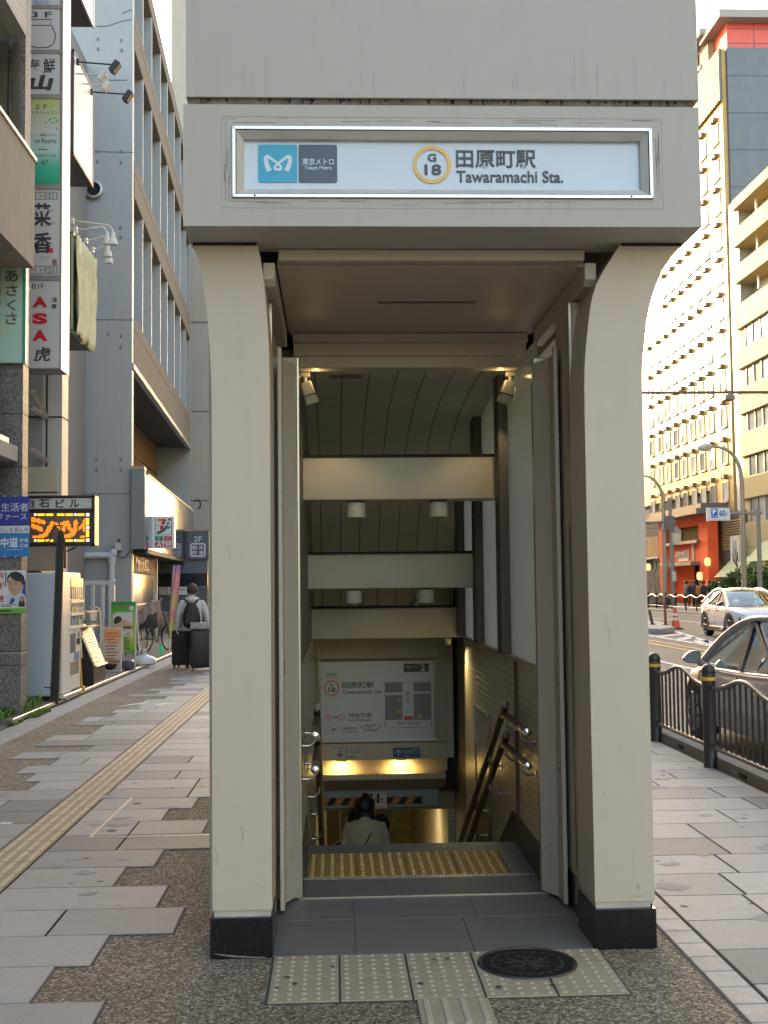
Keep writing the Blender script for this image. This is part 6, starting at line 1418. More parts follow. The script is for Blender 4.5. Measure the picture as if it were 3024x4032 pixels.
# bicycles --------------------------------------------------------
def bicycle(lab, loc, rz, col, lid=None):
    t = thing('bicycle', lab, 'bicycle', loc, rz, 'parked bicycles'); m = mat('bike_' + str(col[0]), col, rough=.3, metal=.3, var=.05)
    TY = mat('tyre_rubber', (.02, .02, .02), rough=.8, var=.1); R = .33
    for x in (-.53, .53):
        b = MB(); b.tube([(x + R * math.cos(a), 0, R + R * math.sin(a)) for a in [2 * math.pi * k / 30 for k in range(31)]], .02, 8, cap=False); w = b.build('wheel', TY, t, world=False, smooth=60)
        b = MB(); b.tube([(x + .3 * math.cos(a), 0, R + .3 * math.sin(a)) for a in [2 * math.pi * k / 24 for k in range(25)]], .008, 6, cap=False)
        for k in range(14): a = 2 * math.pi * k / 14; b.tube([(x, .015 * (-1) ** k, R), (x + .3 * math.cos(a), 0, R + .3 * math.sin(a))], .002, 4)
        b.lathe((x, -.04, R), [(.025, 0), (.025, .08)], 10, axis='Y'); b.build('rim', CHROME, w, world=False)
        b = MB(); b.grid([[(x + .355 * math.cos(a), yy, R + .355 * math.sin(a)) for yy in (-.03, 0, .03)] for a in [rad(10 + 15 * k) for k in range(12)]]); b.build('mudguard', m, t, world=False, smooth=60)
    b = MB()
    for p in ([(-.53, 0, R), (-.08, 0, .30)], [(-.08, 0, .30), (-.2, 0, .82)], [(-.53, 0, R), (-.17, 0, .68)], [(-.08, 0, .30), (.38, 0, .72)], [(-.15, 0, .58), (.37, 0, .80)], [(.53, 0, R), (.36, 0, .88)]): b.tube(p, .017, 8)
    b.build('frame', m, t, world=False, smooth=60)
    b = MB(); b.tube(smooth_path([(.2, -.28, .98), (.33, -.22, 1.02), (.35, 0, .98), (.33, .22, 1.02), (.2, .28, .98)], 5), .012, 8); b.tube([(.36, 0, .86), (.35, 0, .99)], .014, 8); b.build('handlebar', CHROME, t, world=False, smooth=60)
    b = MB(); b.ellipsoid((-.23, 0, .86), (.14, .09, .035)); b.build('saddle', mat('saddle_black', (.02, .02, .02), rough=.5, var=.1), t, world=False, smooth=60)
    b = MB()
    for k in range(8):
        s = -.16 + .32 * k / 7
        for zz_ in (0, 1): pass
        b.tube([(.44, s, .70), (.42, s, .95)], .004, 4); b.tube([(.74, s, .74), (.80, s, .95)], .004, 4)
    for h in (.70, .78, .86, .95):
        q = (h - .7) / .25; b.tube([(.44 - .02 * q, -.16, h), (.74 + .06 * q, -.18, h), (.74 + .06 * q, .18, h), (.44 - .02 * q, .16, h), (.44 - .02 * q, -.16, h)], .005, 4)
    for k in range(6): b.tube([(.44, -.16 + .064 * k, .705), (.75, -.16 + .064 * k, .705)], .003, 4)
    b.build('basket', mat('basket_wire', (.25, .24, .22), rough=.35, metal=.7, var=.1), t, world=False)
    b = MB(); b.lathe((-.08, -.05, .30), [(.09, 0), (.09, .008)], 20, axis='Y'); b.tube([(-.08, -.06, .30), (.02, -.06, .17)], .009, 6); b.tube([(-.08, .06, .30), (-.18, .06, .43)], .009, 6); b.box((.0, -.15, .155), (.05, -.06, .18)); b.box((-.2, .06, .42), (-.15, .15, .445)); b.build('crank', CHROME, t, world=False)
    b = MB(); b.box((-.72, -.09, .69), (-.36, .09, .70)); b.tube([(-.66, -.08, .69), (-.53, -.06, .35)], .006, 4); b.tube([(-.66, .08, .69), (-.53, .06, .35)], .006, 4); b.build('rack', LB, t, world=False)
    return t
bk = bicycle('black bicycle parked with a wire basket in front of the shop glass', (-4.55, 30.6, .07), rad(62), (.03, .035, .035))
bk2 = bicycle('dark green bicycle with child seat under a dusty pink cover', (-4.95, 29.3, .07), rad(75), (.03, .10, .07))
t = thing('seat_cover', 'dusty pink fabric cover over the child seat of the green bicycle', 'cover', (-4.95, 29.0, .8))
c0 = S(572, 2425, Y=28.9); b = MB(); rows = []
# a sagging hood: high rounded peak at the street end, sloping down to the rear, open front edge
for i in range(17):
    u = i / 16; r = []
    hgt = .10 + .40 * math.sin(min(1, u * 1.15 + .08) * math.pi * .56) ** 1.3; wid = .16 + .13 * math.sin(u * math.pi * .7)
    for j in range(15):
        th = math.pi * j / 14; fold = 1 + .07 * math.sin(j * 1.9 + i * .8) + .05 * math.sin(i * 1.7)
        r.append((c0.x - .42 + .80 * u + .03 * math.sin(j), c0.y - wid * math.cos(th) * fold * .9, c0.z - .34 + (hgt + .18 * u) * (math.sin(th) ** .6) * fold + .06 * u))
    rows.append(r)
b.grid(rows); o = b.build('fabric', mat('cover_pink', (.32, .215, .19), rough=.75, var=.15, scale=5), t, smooth=60); o.modifiers.new('thick', 'SOLIDIFY').thickness = .008
b = MB(); b.hexa([(c0.x - .12, c0.y - .30, c0.z - .30), (c0.x + .34, c0.y - .30, c0.z - .30), (c0.x + .30, c0.y + .2, c0.z - .30), (c0.x - .12, c0.y + .2, c0.z - .30), (c0.x + .08, c0.y - .24, c0.z + .05), (c0.x + .36, c0.y - .24, c0.z + .16), (c0.x + .36, c0.y + .12, c0.z + .16), (c0.x + .08, c0.y + .12, c0.z + .05)], .05); b.build('dark_lining', mat('cover_dark', (.05, .04, .04), rough=.7, var=.2), t, smooth=60)
t = thing('glow_tag', 'bright green tag lying on the ground below the bicycles', 'tag', (-3.9, 29, .07)); p = S(633, 2570, Y=28.2); b = MB(); b.prism([(p.x + x, 28.2, max(.10, p.z) + z) for x, z in ((-.04, .16), (.035, .20), (.04, -.02), (.0, -.06), (-.03, -.04))], (0, .03, 0), .005); b.build('tag', mat('tag_green', (.02, .75, .28), rough=.5, var=.05), t)

# suitcases --------------------------------------------------------
def suitcase(lab, x, y, w, h, d, rz, top=False):
    t = thing('suitcase', lab, 'suitcase', (x, y, 0), rz, 'suitcases on the pavement'); m = mat('case_black', (.016, .017, .022), rough=.45, var=.2, scale=20)
    b = MB(); b.box((-w / 2, -d / 2, .06), (w / 2, d / 2, h), .05, 3); b.build('shell', m, t, world=False, smooth=40)
    b = MB()
    for k in range(7): b.box((-w / 2 + .06 + k * (w - .12) / 6 - .006, -d / 2 - .006, .14), (-w / 2 + .06 + k * (w - .12) / 6 + .006, -d / 2 + .01, h - .09), .003)
    b.build('rib', mat('case_rib', (.03, .03, .035), rough=.5, var=.1), t, world=False)
    for sx in (-1, 1):
        for sy in (-1, 1):
            b = MB(); b.lathe((sx * (w / 2 - .06) - .012, sy * (d / 2 - .05), .028), [(.026, 0), (.026, .024)], 12, axis='X'); b.box((sx * (w / 2 - .06) - .022, sy * (d / 2 - .05) - .02, .045), (sx * (w / 2 - .06) + .022, sy * (d / 2 - .05) + .02, .075)); b.build('wheel', LB, t, world=False)
    b = MB(); b.tube([(-.1, 0, h), (-.1, 0, h + .03), (.1, 0, h + .03), (.1, 0, h)], .012, 8); b.build('handle', mat('case_handle', (.42, .40, .35), rough=.4, metal=.4, var=.1), t, world=False)
    return t
suitcase('black upright suitcase standing left of the walking person', -3.20, 25.15, .42, .80, .30, rad(-18))
q = S(800, 2600, Y=24.3).x
s2 = suitcase('large dark suitcase right of the walking person carrying a pale striped pack', q, 24.3, .52, .82, .34, rad(8))
t = thing('striped_pack', 'pale striped pack lying on top of the large suitcase', 'bag', (q, 24.3, .84)); b = MB()
for k in range(9): b.box((q - .24 + k * .054, 24.15, .86), (q - .24 + k * .054 + .045, 24.45, .98), .015, 2)
b.build('fabric', mat('pack_pale', (.46, .46, .46), rough=.7, var=.08), t)
b = MB(); b.box((q - .26, 24.13, .845), (q + .26, 24.47, .875), .01); b.build('strap', mat('pack_strap', (.30, .25, .18), rough=.6, var=.1), t)

# weeds ------------------------------------------------------------
def weeds(spots, seed, name='weeds'):
    r = random.Random(seed); b = MB()
    for (x0, y0, x1, y1, z, n, hh) in spots:
        for k in range(n):
            x, y = r.uniform(x0, x1), r.uniform(y0, y1); h = r.uniform(.4, 1) * hh; a = r.uniform(0, 6.28); w = r.uniform(.006, .016)
            dx, dy = math.cos(a) * h * r.uniform(.2, .9), math.sin(a) * h * r.uniform(.2, .9); b.mi = r.choice((0, 0, 1))
            s = Vector((-math.sin(a), math.cos(a), 0)) * w
            p0 = Vector((x, y, z)); p1 = p0 + Vector((dx * .4, dy * .4, h * .7)); p2 = p0 + Vector((dx, dy, h * r.uniform(.7, 1.1)))
            b.poly([p0 - s * .5, p0 + s * .5, p1 + s * 1.4, p1 - s * 1.4]); b.poly([p1 - s * 1.4, p1 + s * 1.4, p2])
    return tag(b.build(name, [mat('weed_green', (.15, .27, .04), rough=.55, var=.25, scale=9), mat('weed_dark', (.07, .15, .03), rough=.6, var=.25, scale=9)]), kind='stuff')
weeds([(-5.0, 15.0, -4.13, 15.58, .07, 2600, .11), (-4.7, 15.9, -4.12, 16.9, .07, 900, .17), (-4.5, 15.6, -4.08, 16.1, .07, 500, .14), (-4.03, 15.7, -3.9, 16.5, .0, 260, .10), (-4.03, 14.7, -3.95, 15.2, .0, 70, .07)], 3)
# ================================================================ RIGHT SIDE: hotel, neighbour, street
HX = 27.0
HOT = thing('hotel', 'tall pale yellow hotel with small windows, twin lamp boxes and an orange red entrance', 'building', (HX, 90, 0))
HTILE = brick_mat('hotel_tile', (.52, .355, .14), (.43, .29, .11), .6, .15, rough=.28, axis='YZ', gap=.012, var=.03, bump=.05, spec=.07)
YC = S(2870, 1300, X=HX).y
ztop = S(2850, 175, X=HX).z
b = MB(); b.box((HX, YC, 8.2), (HX + .3, 165, ztop)); b.box((HX, YC, 0), (HX + .3, YC + 4, 8.2)); b.build('facade', HTILE, HOT)
b = MB(); b.box((HX + .3, YC + .05, 0), (70, 165, ztop - .1)); b.build('body', mat('hotel_body', (.3, .27, .22), rough=.8), HOT)
DGP = brick_mat('dark_cladding', (.115, .125, .14), (.06, .065, .07), 4.6, 2.6, rough=.4, axis='XZ', gap=.05, var=.04)
b = MB(); b.box((HX + .35, YC - .25, 20), (75, YC - .02, ztop)); b.build('side_wall', DGP, HOT)
cols = [2566, 2601, 2631, 2663, 2695, 2730, 2766, 2803, 2853]
ys = [S(p, 1721, X=HX).y for p in cols]
zs = [S(2848, y, X=HX).z for y in (441, 589, 727, 870, 1012, 1155, 1299, 1442, 1586, 1733, 1879)]
HWIN = mat('hotel_glass', (.34, .36, .35), rough=.07, var=.35, scale=.25, spec=.9); HFR = mat('hotel_sash', (.33, .26, .17), rough=.5, var=.05)
BOXB = mat('lamp_box_brown', (.20, .13, .08), rough=.5, var=.1)
wproto = lproto = None
for zi in zs:
    for k, y in enumerate(ys):
        if zi > zs[4] - .1 and k < 2: continue
        if zi > zs[2] - .1 and k < 7: continue
        if wproto is None:
            b = MB(); b.box((HX - .02, -.56, -.62), (HX + .01, .56, .62)); b.bm.transform(Matrix.Translation((-HX, 0, 0))); wproto = b.build('window', HWIN, HOT, world=False)
            b = MB()
            for q in (((-.06, -.62, -.68), (.02, -.55, .68)), ((-.06, .55, -.68), (.02, .62, .68)), ((-.06, -.55, .61), (.02, .55, .68)), ((-.12, -.66, -.76), (.02, .66, -.66))): b.box(*q)
            wfr = b.build('frame', HFR, wproto, world=False)
            wvar = [wproto.data]
            for nm, cc in (('hotel_glass_dark', (.14, .15, .15)), ('hotel_glass_pale', (.48, .47, .42))):
                m3 = wproto.data.copy(); m3.materials[0] = mat(nm, cc, rough=.07, var=.3, scale=.5, spec=.8); wvar.append(m3)
            b = MB(); b.box((-.03, -.56, -.1), (.0, .56, .62)); b.mi = 1; b.box((-.02, -.56, -.62), (.01, .56, -.1)); cur = b.build('window', [mat('hotel_blind', (.50, .47, .40), rough=.8, var=.1), HWIN]); wvar.append(cur.data); bpy.data.objects.remove(cur)
            b = MB()
            for s in (-.24, .24): b.box((-.30, s - .15, -.14), (.0, s + .15, .14), .03)
            lproto = b.build('lamp_box', BOXB, HOT, world=False); w, lp = wproto, lproto
        else:
            w = wproto.copy(); w.data = wvar[rng.randrange(len(wvar))]; COL.objects.link(w); w.parent = HOT; d = wfr.copy(); COL.objects.link(d); d.parent = w
            lp = lproto.copy(); COL.objects.link(lp); lp.parent = HOT
        w.location = (0, y - 90, zi - 1.02); lp.location = (0, y - 90, zi)
b = MB()
for i, zi in enumerate(zs): b.box((HX - .008, YC, zi + .55), (HX, 165, zi + .58))
b.build('facade_joint', mat('tile_joint', (.42, .34, .23), rough=.8, var=.05), HOT)
# vertical screen, upper storey and red roof block
b = MB(); y0, y1 = S(2845, 390, X=HX).y, S(2740, 500, X=HX).y; za, zb_ = S(2845, 395, X=HX).z, S(2838, 192, X=HX).z
n = int((y1 - y0) / .36)
for k in range(n): b.box((HX - .22, y0 + k * .36, za), (HX - .05, y0 + k * .36 + .16, zb_))
b.build('vertical_screen', mat('screen_brown', (.16, .13, .09), rough=.5, var=.1), HOT)
b = MB(); b.box((HX - .05, y0, za), (HX - .01, y1, zb_)); b.build('screen_back', DARK, HOT)
b = MB(); b.box((HX + .2, YC + 2.8, ztop), (45, 140, S(2800, 118, X=HX).z)); b.build('upper_storey', mat('upper_ochre', (.42, .34, .17), rough=.5, var=.05), HOT)
b = MB(); zr = S(2800, 118, X=HX).z
b.box((HX - .6, YC + 2.6, zr), (46, 141, zr + .5)); b.build('eave', mat('eave_grey', (.30, .27, .24), rough=.6, var=.05), HOT)
b = MB()
for k in range(12): b.box((HX + .08, YC + 2.9 + k * .22, ztop), (HX + .2, YC + 2.9 + k * .22 + .1, zr))
b.build('ribbed_panel', mat('rib_brown', (.24, .19, .14), rough=.5, var=.06), HOT)
REDP = brick_mat('red_cladding', (.62, .085, .05), (.30, .04, .03), 2.4, 1.05, rough=.4, axis='XZ', gap=.05, var=.03)
zb2 = S(2904, 28, X=HX + .5).z
b = MB(); b.box((HX + .5, YC + .1, ztop), (60, YC + 3.0, zb2)); b.build('roof_block', REDP, HOT)
b = MB(); b.box((HX - .3, YC - .8, zb2), (62, YC + 3.6, zb2 + .55)); b.build('roof_eave', MATS['eave_grey'], HOT)
f = Face((HX + .2, 90, ztop + 2), -Y_, Z_, HOT)
q = S(2757, 247, X=HX + .15); f.text('L', -(q.y - 90), q.z - ztop - 2, 2.2, INK, bold=.05, h=.1, ext=.1, height=S(2757, 212, X=HX).z - S(2757, 280, X=HX).z)
# portal
PX = 26.0
ORR = mat('portal_red', (.85, .13, .045), rough=.7, spec=.08, var=.05, scale=.8)
def pz(px, py): return S(px, py, X=PX)
yr0, yr1 = pz(2808, 2200).y, pz(2772, 2200).y; yl0, yl1 = pz(2640, 2200).y, pz(2614, 2200).y
zbm0, zbm1 = pz(2700, 2078).z, pz(2700, 2032).z
zp = pz(2780, 2028).z
for a, c_ in ((yr0, yr1), (yl0, yl1)):
    b = MB(); b.box((PX - .35, a, .06), (PX + .4, c_, zp), .03); b.build('portal_column', ORR, HOT)
b = MB(); b.box((PX - .3, yr1, zbm0), (PX + .3, yl0, zbm1 + .1), .02); b.build('portal_beam', ORR, HOT)
b = MB(); b.prism([(PX - 1.4, y_, z_) for y_, z_ in ((yr0 - 1.0, zp), (yl1 + .8, zp), (yl1 + .8, zp + .35), (yr0 - 1.0, zp + .35))], (2.4, 0, 0)); b.box((PX - .9, yr0 - .4, zp + .35), (HX, yl1 + .4, zp + .75)); b.build('portal_roof', mat('portal_roof_grey', (.13, .12, .115), rough=.5, var=.15), HOT)
LOUV = mat('louver_tan', (.42, .30, .14), rough=.8, spec=.1, var=.08)
b = MB()
zl0, zl1 = pz(2720, 2140).z, pz(2720, 2078).z
k = 0
while zl0 + k * .17 < zl1: b.box((PX + .1, yr1 + .1, zl0 + k * .17), (PX + .2, yl0 - .1, zl0 + k * .17 + .10)); k += 1
zl2 = pz(2830, 2165).z; k = 0
while zl2 + k * .17 < zp - .5: b.box((HX - .35, yr0 - 4.2, zl2 + k * .17), (HX - .2, yr0 - .1, zl2 + k * .17 + .10)); k += 1
b.build('louver', LOUV, HOT)
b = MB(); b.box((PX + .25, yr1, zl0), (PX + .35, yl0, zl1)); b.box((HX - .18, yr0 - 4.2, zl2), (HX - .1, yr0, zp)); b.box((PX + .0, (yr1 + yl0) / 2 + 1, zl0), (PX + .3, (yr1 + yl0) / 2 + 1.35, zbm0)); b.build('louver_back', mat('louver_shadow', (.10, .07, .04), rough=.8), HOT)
b = MB(); zs0, zs1 = pz(2700, 2215).z, pz(2700, 2145).z
b.box((PX - .15, yr1 + .2, zs0), (PX + .5, yl0 - .1, zs1)); b.build('sign_panel', ORR, HOT)
b = MB(); b.box((PX - .6, yr1 - .3, zs1), (PX + .4, yl0, zs1 + .22)); b.box((PX - 1.0, yr1 - .1, zs0 - .25), (PX + .2, yl0 - .1, zs0)); b.box((PX - .2, yr1 + 1.6, zs0), (PX - .1, yr1 + 2.2, zs1)); b.build('canopy', MATS['portal_roof_grey'], HOT)
f = Face((PX - .15, (yr1 + yl0) / 2, (zs0 + zs1) / 2), -Y_, Z_, HOT)
HL = mat('hotel_letters', (.66, .60, .50), rough=.6, var=0, spec=.1)
ya, yb = pz(2727, 2185).y, pz(2670, 2185).y; cz = (pz(2700, 2170).z + pz(2700, 2196).z) / 2 - f.o.z; hh = pz(2700, 2169).z - pz(2700, 2196).z
f.text('APA', -((ya + (yb - ya) * .79) - f.o.y), cz, 1, HL, bold=.0, h=.05, ext=.05, width=(yb - ya) * .36, height=hh); f.text('HOTEL', -((ya + (yb - ya) * .28) - f.o.y), cz, 1, HL, bold=.0, h=.05, ext=.05, width=(yb - ya) * .50, height=hh)
b = MB(); q0 = pz(2720, 2208); b.box((PX - .18, q0.y, q0.z), (PX - .14, q0.y + (yb - ya) * .7, q0.z + .28)); b.build('name_plate', mat('plate_pale', (.6, .52, .42), rough=.5), HOT)
b = MB(); b.box((HX - .05, yr1, .06), (HX + .02, yl0, zs0)); b.box((HX - .2, yr0 - 4.4, .06), (HX - .1, yr0, zl2 - .9)); b.build('entry_dark', mat('entry_black', (.02, .017, .014), rough=.8, spec=.05), HOT)
yd = pz(2712, 2280).y
b = MB(); b.box((HX - .6, yd, .06), (HX - .5, yl0, zs0)); b.build('entry_wall', ORR, HOT)
b = MB(); b.box((HX - .3, yr0 - 4.3, zl2 - .95), (HX - .12, yr0 - .1, zl2 - .05)); b.build('side_band', mat('band_dark', (.10, .10, .11), rough=.6, spec=.15, var=.1), HOT)
GLOW = mat('lantern_glow', (1.0, .62, .18), var=0, emit=.28)
for px, py in ((2786, 2211), (2755, 2267), (2552, 2232)):
    p = S(px, py, X=PX - .5); b = MB(); b.lathe((p.x, p.y, p.z - .3), [(.12, 0), (.2, .1), (.2, .42), (.12, .55)], 12); b.build('lantern', GLOW, HOT)
# neighbour with balconies
NX = 26.7
NBR = thing('office_block', 'cream office block with balcony bands and strip windows next to the hotel', 'building', (NX, 65, 0))
NCR = mat('office_cream', (.40, .325, .17), rough=.7, spec=.12, var=.04, scale=.6, stain=.15, stain_col=(.45, .39, .27), streak=True)
N0, N1 = -60.0, S(2896, 1300, X=NX).y  # unseen stretch behind the camera added for warm bounce light
def nz(y): return S(2899, y, X=NX).z
bands = [(774, 817), (896, 969), (1045, 1117), (1204, 1301), (1385, 1460), (1540, 1640), (1717, 1807), (1890, 1972), (2066, 2160)]
b = MB(); b.box((NX + 1.3, N0, 0), (60, N1 - .1, nz(790))); b.build('body', mat('office_back', (.36, .33, .26), rough=.6, var=.05), NBR)
for i, (ya, yb) in enumerate(bands):
    b = MB(); b.box((NX, N0, nz(yb)), (NX + 1.4, N1, nz(ya)), .03); b.build('spandrel', NCR, NBR)
b = MB(); b.box((NX, N0, 0), (NX + 1.4, N1, nz(2160)), .0); b.build('ground_wall', NCR, NBR)
b = MB(); b.box((NX + .4, N1, 0), (NX + 1.6, YC - .3, nz(760))); b.build('end_pier', mat('pier_grey', (.40, .39, .36), rough=.5, var=.04), NBR)
OFW = mat('office_window', (.30, .31, .28), rough=.06, var=.5, scale=.3, spec=.9)
for i in range(3, 8):
    zt_, zl_ = nz(bands[i][1]), nz(bands[i + 1][0])
    y = N1 - 1.2
    while y > 52:
        b = MB(); b.box((NX + .25, y - 1.28, zl_), (NX + .3, y, zt_)); w = b.build('window', OFW, NBR)
        b = MB(); b.box((NX + .18, y - .06, zl_), (NX + .3, y + .06, zt_)); b.box((NX + .18, y - 1.28, zl_), (NX + .3, y, zl_ + .08)); b.build('frame', mat('office_frame', (.22, .20, .16), rough=.5, var=.05), w)
        y -= 1.35
b = MB(); b.box((NX + .25, N1 - 1.2, nz(2066)), (NX + 1.2, N1, nz(1204))); b.build('end_wall', NCR, NBR)
for i in range(0, 3):
    b = MB()
    for k in range(4): b.box((NX + .5, N1 - 3 - k * 3.2, nz(bands[i][1]) - .95), (NX + .62, N1 - 2.9 - k * 3.2, nz(bands[i][1])))
    b.build('hanger', mat('hanger_pale', (.55, .53, .47), rough=.5, var=.05), NBR)
AWN = mat('awning_green', (.22, .30, .15), rough=.7, var=.06, scale=1)
p0 = S(2815, 2272, X=25.2); p1 = S(2905, 2225, X=25.2)
for (xa, ya, xb, yb) in ((2812, 2272, 2900, 2226), (2925, 2212, 3060, 2170)):
    y0, y1 = S(xb, ya, X=25.3).y, S(xa, ya, X=25.3).y; z0, z1 = S(xa, ya, X=25.3).z, S(xa, yb, X=26.6).z
    b = MB(); b.prism([(25.3, 0, z0), (26.65, 0, z1 + .5), (26.65, 0, z0)], (0, y1 - y0, 0)); b.bm.transform(Matrix.Translation((0, y0, 0))); b.build('awning', AWN, NBR)
b = MB(); q = S(2905, 2165, X=26.4); b.box((26.2, q.y - .8, q.z - 1.1), (26.7, q.y + .9, q.z + .9), .03); b.build('bay_window', mat('bay_pale', (.55, .50, .42), rough=.5, var=.05), NBR)
b = MB(); b.box((26.17, q.y - .35, q.z - .75), (26.2, q.y + .35, q.z + .6)); b.build('bay_glass', OFW, NBR)
# dark low building beyond the hotel entrance
DB = thing('dark_building', 'dark glass fronted low building left of the orange hotel entrance', 'building', (26.5, 105, 0))
y0, y1 = S(2612, 2200, X=26.4).y, 160
b = MB(); b.box((26.4, y0, .06), (40, y1, S(2560, 2040, X=26.4).z)); b.build('wall', mat('dark_front', (.07, .07, .075), rough=.7, spec=.1, var=.15, scale=.5), DB)
b = MB(); zz0 = S(2560, 2195, X=26.3).z
for k in range(14): b.box((26.32, y0 + .2 + k * .42, zz0), (26.4, y0 + .2 + k * .42 + .2, S(2590, 2110, X=26.3).z))
b.build('lattice', mat('lattice_tan', (.30, .20, .10), rough=.5, var=.1), DB)
b = MB(); b.box((25.9, y0 - .2, zz0 - .15), (26.5, y1, zz0)); b.build('canopy', mat('canopy_grey', (.30, .28, .26), rough=.5), DB)

# street lamps --------------------------------------------------
LPM = mat('lamp_post_beige', (.36, .31, .23), rough=.45, metal=.3, var=.06)
def street_lamp(lab, px, py_base, pts, headp, X):
    """pts: pixels along the pole, base first, then the arm; all at one depth"""
    Yb = S(px, 2200, X=X).y; t = thing('street_lamp', lab, 'street lamp', (X, Yb, .06), 0, 'curved street lamps')
    P = [S(x, y, Y=Yb) for x, y in pts]; P[0].z = .06
    sp = [P[0]] + smooth_path(P[1:], 6)
    b = MB(); b.tube(sp, [.15] + [.13 - .075 * i / len(sp) for i in range(1, len(sp))], 12); b.build('pole', LPM, t, smooth=60)
    h0, h1 = S(*headp[0], Y=Yb), S(*headp[1], Y=Yb)
    b = MB(); b.tube([h0, h0 + (h1 - h0) * .15, h0 + (h1 - h0) * .5, h0 + (h1 - h0) * .9, h1], [.05, .14, .19, .12, .03], 12); b.build('lamp_head', mat('lamp_head_grey', (.45, .43, .38), rough=.4, var=.05), t, smooth=60)
    b = MB(); m_ = h0 + (h1 - h0) * .5; b.ellipsoid(m_ - Vector((0, 0, .1)), ((h1 - h0).length * .38, .13, .10)); b.build('lamp_glass', mat('lamp_lens', (.6, .58, .5), rough=.15, var=.05), t, smooth=60)
    return t
street_lamp('curved street lamp standing in front of the cream office block', 2928, 2260, [(2930, 2300), (2926, 2100), (2920, 1900), (2909, 1832), (2885, 1790), (2850, 1766), (2800, 1757)], ((2808, 1758), (2746, 1765)), 19.9)
street_lamp('curved street lamp half hidden by the right pillar of the entrance', 2614, 2360, [(2618, 2350), (2614, 2100), (2610, 1965), (2600, 1925), (2580, 1895), (2555, 1878), (2520, 1872)], ((2522, 1872), (2468, 1878)), 19.9)
# utility pole with lantern and signals
UPX = 20.3; Yu = S(2645, 2200, X=UPX).y
UP = thing('utility_pole', 'grey slim utility pole with cross arm beside the orange hotel entrance', 'pole', (UPX, Yu, .06))
GPM = mat('pole_grey', (.26, .245, .22), rough=.5, metal=.3, var=.08)
p1 = S(2637, 1965, Y=Yu)
b = MB(); b.tube([(UPX, Yu, .06), (UPX + .02, Yu, 3), p1], [.16, .13, .10], 12); b.build('post', GPM, UP, smooth=60)
for (a, c_, r) in (((2470, 2058), (2662, 2054), .05), ((2610, 1988), (2645, 1988), .04), ((2480, 2066), (2632, 2090), .035)):
    b = MB(); b.tube([S(*a, Y=Yu), S(*c_, Y=Yu)], r, 8); b.build('cross_arm', GPM, UP)
b = MB(); q = S(2638, 2055, Y=Yu); b.box(q - Vector((.3, .15, .5)), q + Vector((.25, .15, .35)), .03); b.build('junction_box', mat('junction_dark', (.14, .13, .12), rough=.5, var=.1), UP)
q = S(2661, 2110, Y=Yu); b = MB(); b.lathe((q.x, q.y, q.z - .5), [(.26, 0), (.30, .1), (.34, .65), (.32, .72)], 6); b.build('lantern_glass', mat('lantern_pane', (.62, .55, .40), rough=.3, var=.06), UP)
b = MB(); b.lathe((q.x, q.y, q.z + .22), [(.42, 0), (.3, .12), (.12, .3), (.03, .42)], 6); b.build('lantern_cap', GPM, UP)
b = MB(); q = S(2650, 2270, Y=Yu); b.box(q - Vector((.1, .2, .3)), q + Vector((.15, .1, .3)), .02); b.build('meter_box', mat('meter_pale', (.5, .48, .44), rough=.5), UP)
# overhead arm with road lamp
OA = thing('overhead_arm', 'long horizontal steel arm above the road carrying a small lamp', 'mast arm', (22, 50, 9))
zA = S(2700, 1546, Y=50).z
b = MB(); b.tube([S(2420, 1547, Y=50), S(3140, 1544, Y=50)], .065, 10); p = S(3140, 1544, Y=50); b.tube([(p.x, 50, .06), (p.x, 50, zA + .4)], .14, 12); b.build('arm', mat('arm_brown', (.14, .10, .08), rough=.5, metal=.3, var=.1), OA, smooth=60)
q = S(2868, 1566, Y=50); b = MB(); b.box(q - Vector((.2, .25, .06)), q + Vector((.22, .25, .10)), .02); b.box(q + Vector((-.04, -.06, .1)), q + Vector((.16, .06, .32)), .01); b.box(q - Vector((.23, .27, .11)), q + Vector((.24, .27, -.05)), .01); b.build('lamp', mat('arm_lamp_grey', (.20, .17, .14), rough=.5, var=.1), OA)
b = MB(); b.tube(smooth_path([S(2560, 1506, Y=50), S(2680, 1512, Y=50), S(2800, 1528, Y=50), S(2880, 1540, Y=50)], 5), .014, 6); b.tube(smooth_path([S(2900, 1548, Y=50), S(2960, 1560, Y=50), S(3040, 1545, Y=50)], 5), .014, 6); b.build('wire', MATS['arm_brown'], OA)
# parking sign on a bracket
KX = 19.8; Yk = S(2990, 2200, X=KX).y
PS = thing('parking_sign', 'white and blue parking sign reading P 60 on a bracket arm and grey post', 'traffic sign', (KX, Yk, .06))
b = MB(); b.tube([(KX, Yk, .06), (KX, Yk, 2.5), S(2984, 2000, Y=Yk)], [.12, .11, .09], 12); b.build('post', GPM, PS, smooth=60)
b = MB(); b.tube([S(2870, 2022, Y=Yk), S(3000, 2020, Y=Yk)], .055, 10); b.box(S(2962, 2030, Y=Yk) - Vector((0, .08, 0)), S(2988, 2010, Y=Yk) + Vector((.0, .08, 0)), .01); b.build('arm', GPM, PS)
pa, pb = S(2795, 2050, Y=Yk - .1), S(2875, 1999, Y=Yk - .1)
b = MB(); b.box((pa.x, Yk - .08, pa.z), (pb.x, Yk - .05, pb.z), .004); b.box((pa.x - .1, Yk - .05, pa.z - .02), (pa.x, Yk + .12, pb.z + .02), .004); b.build('plate', mat('traffic_white', (.66, .66, .66), rough=.4, var=.03), PS)
f = Face(((pa.x + pb.x) / 2, Yk - .08, (pa.z + pb.z) / 2), X_, Z_, PS)
TB = mat('traffic_blue', (.015, .10, .42), rough=.4, var=.02)
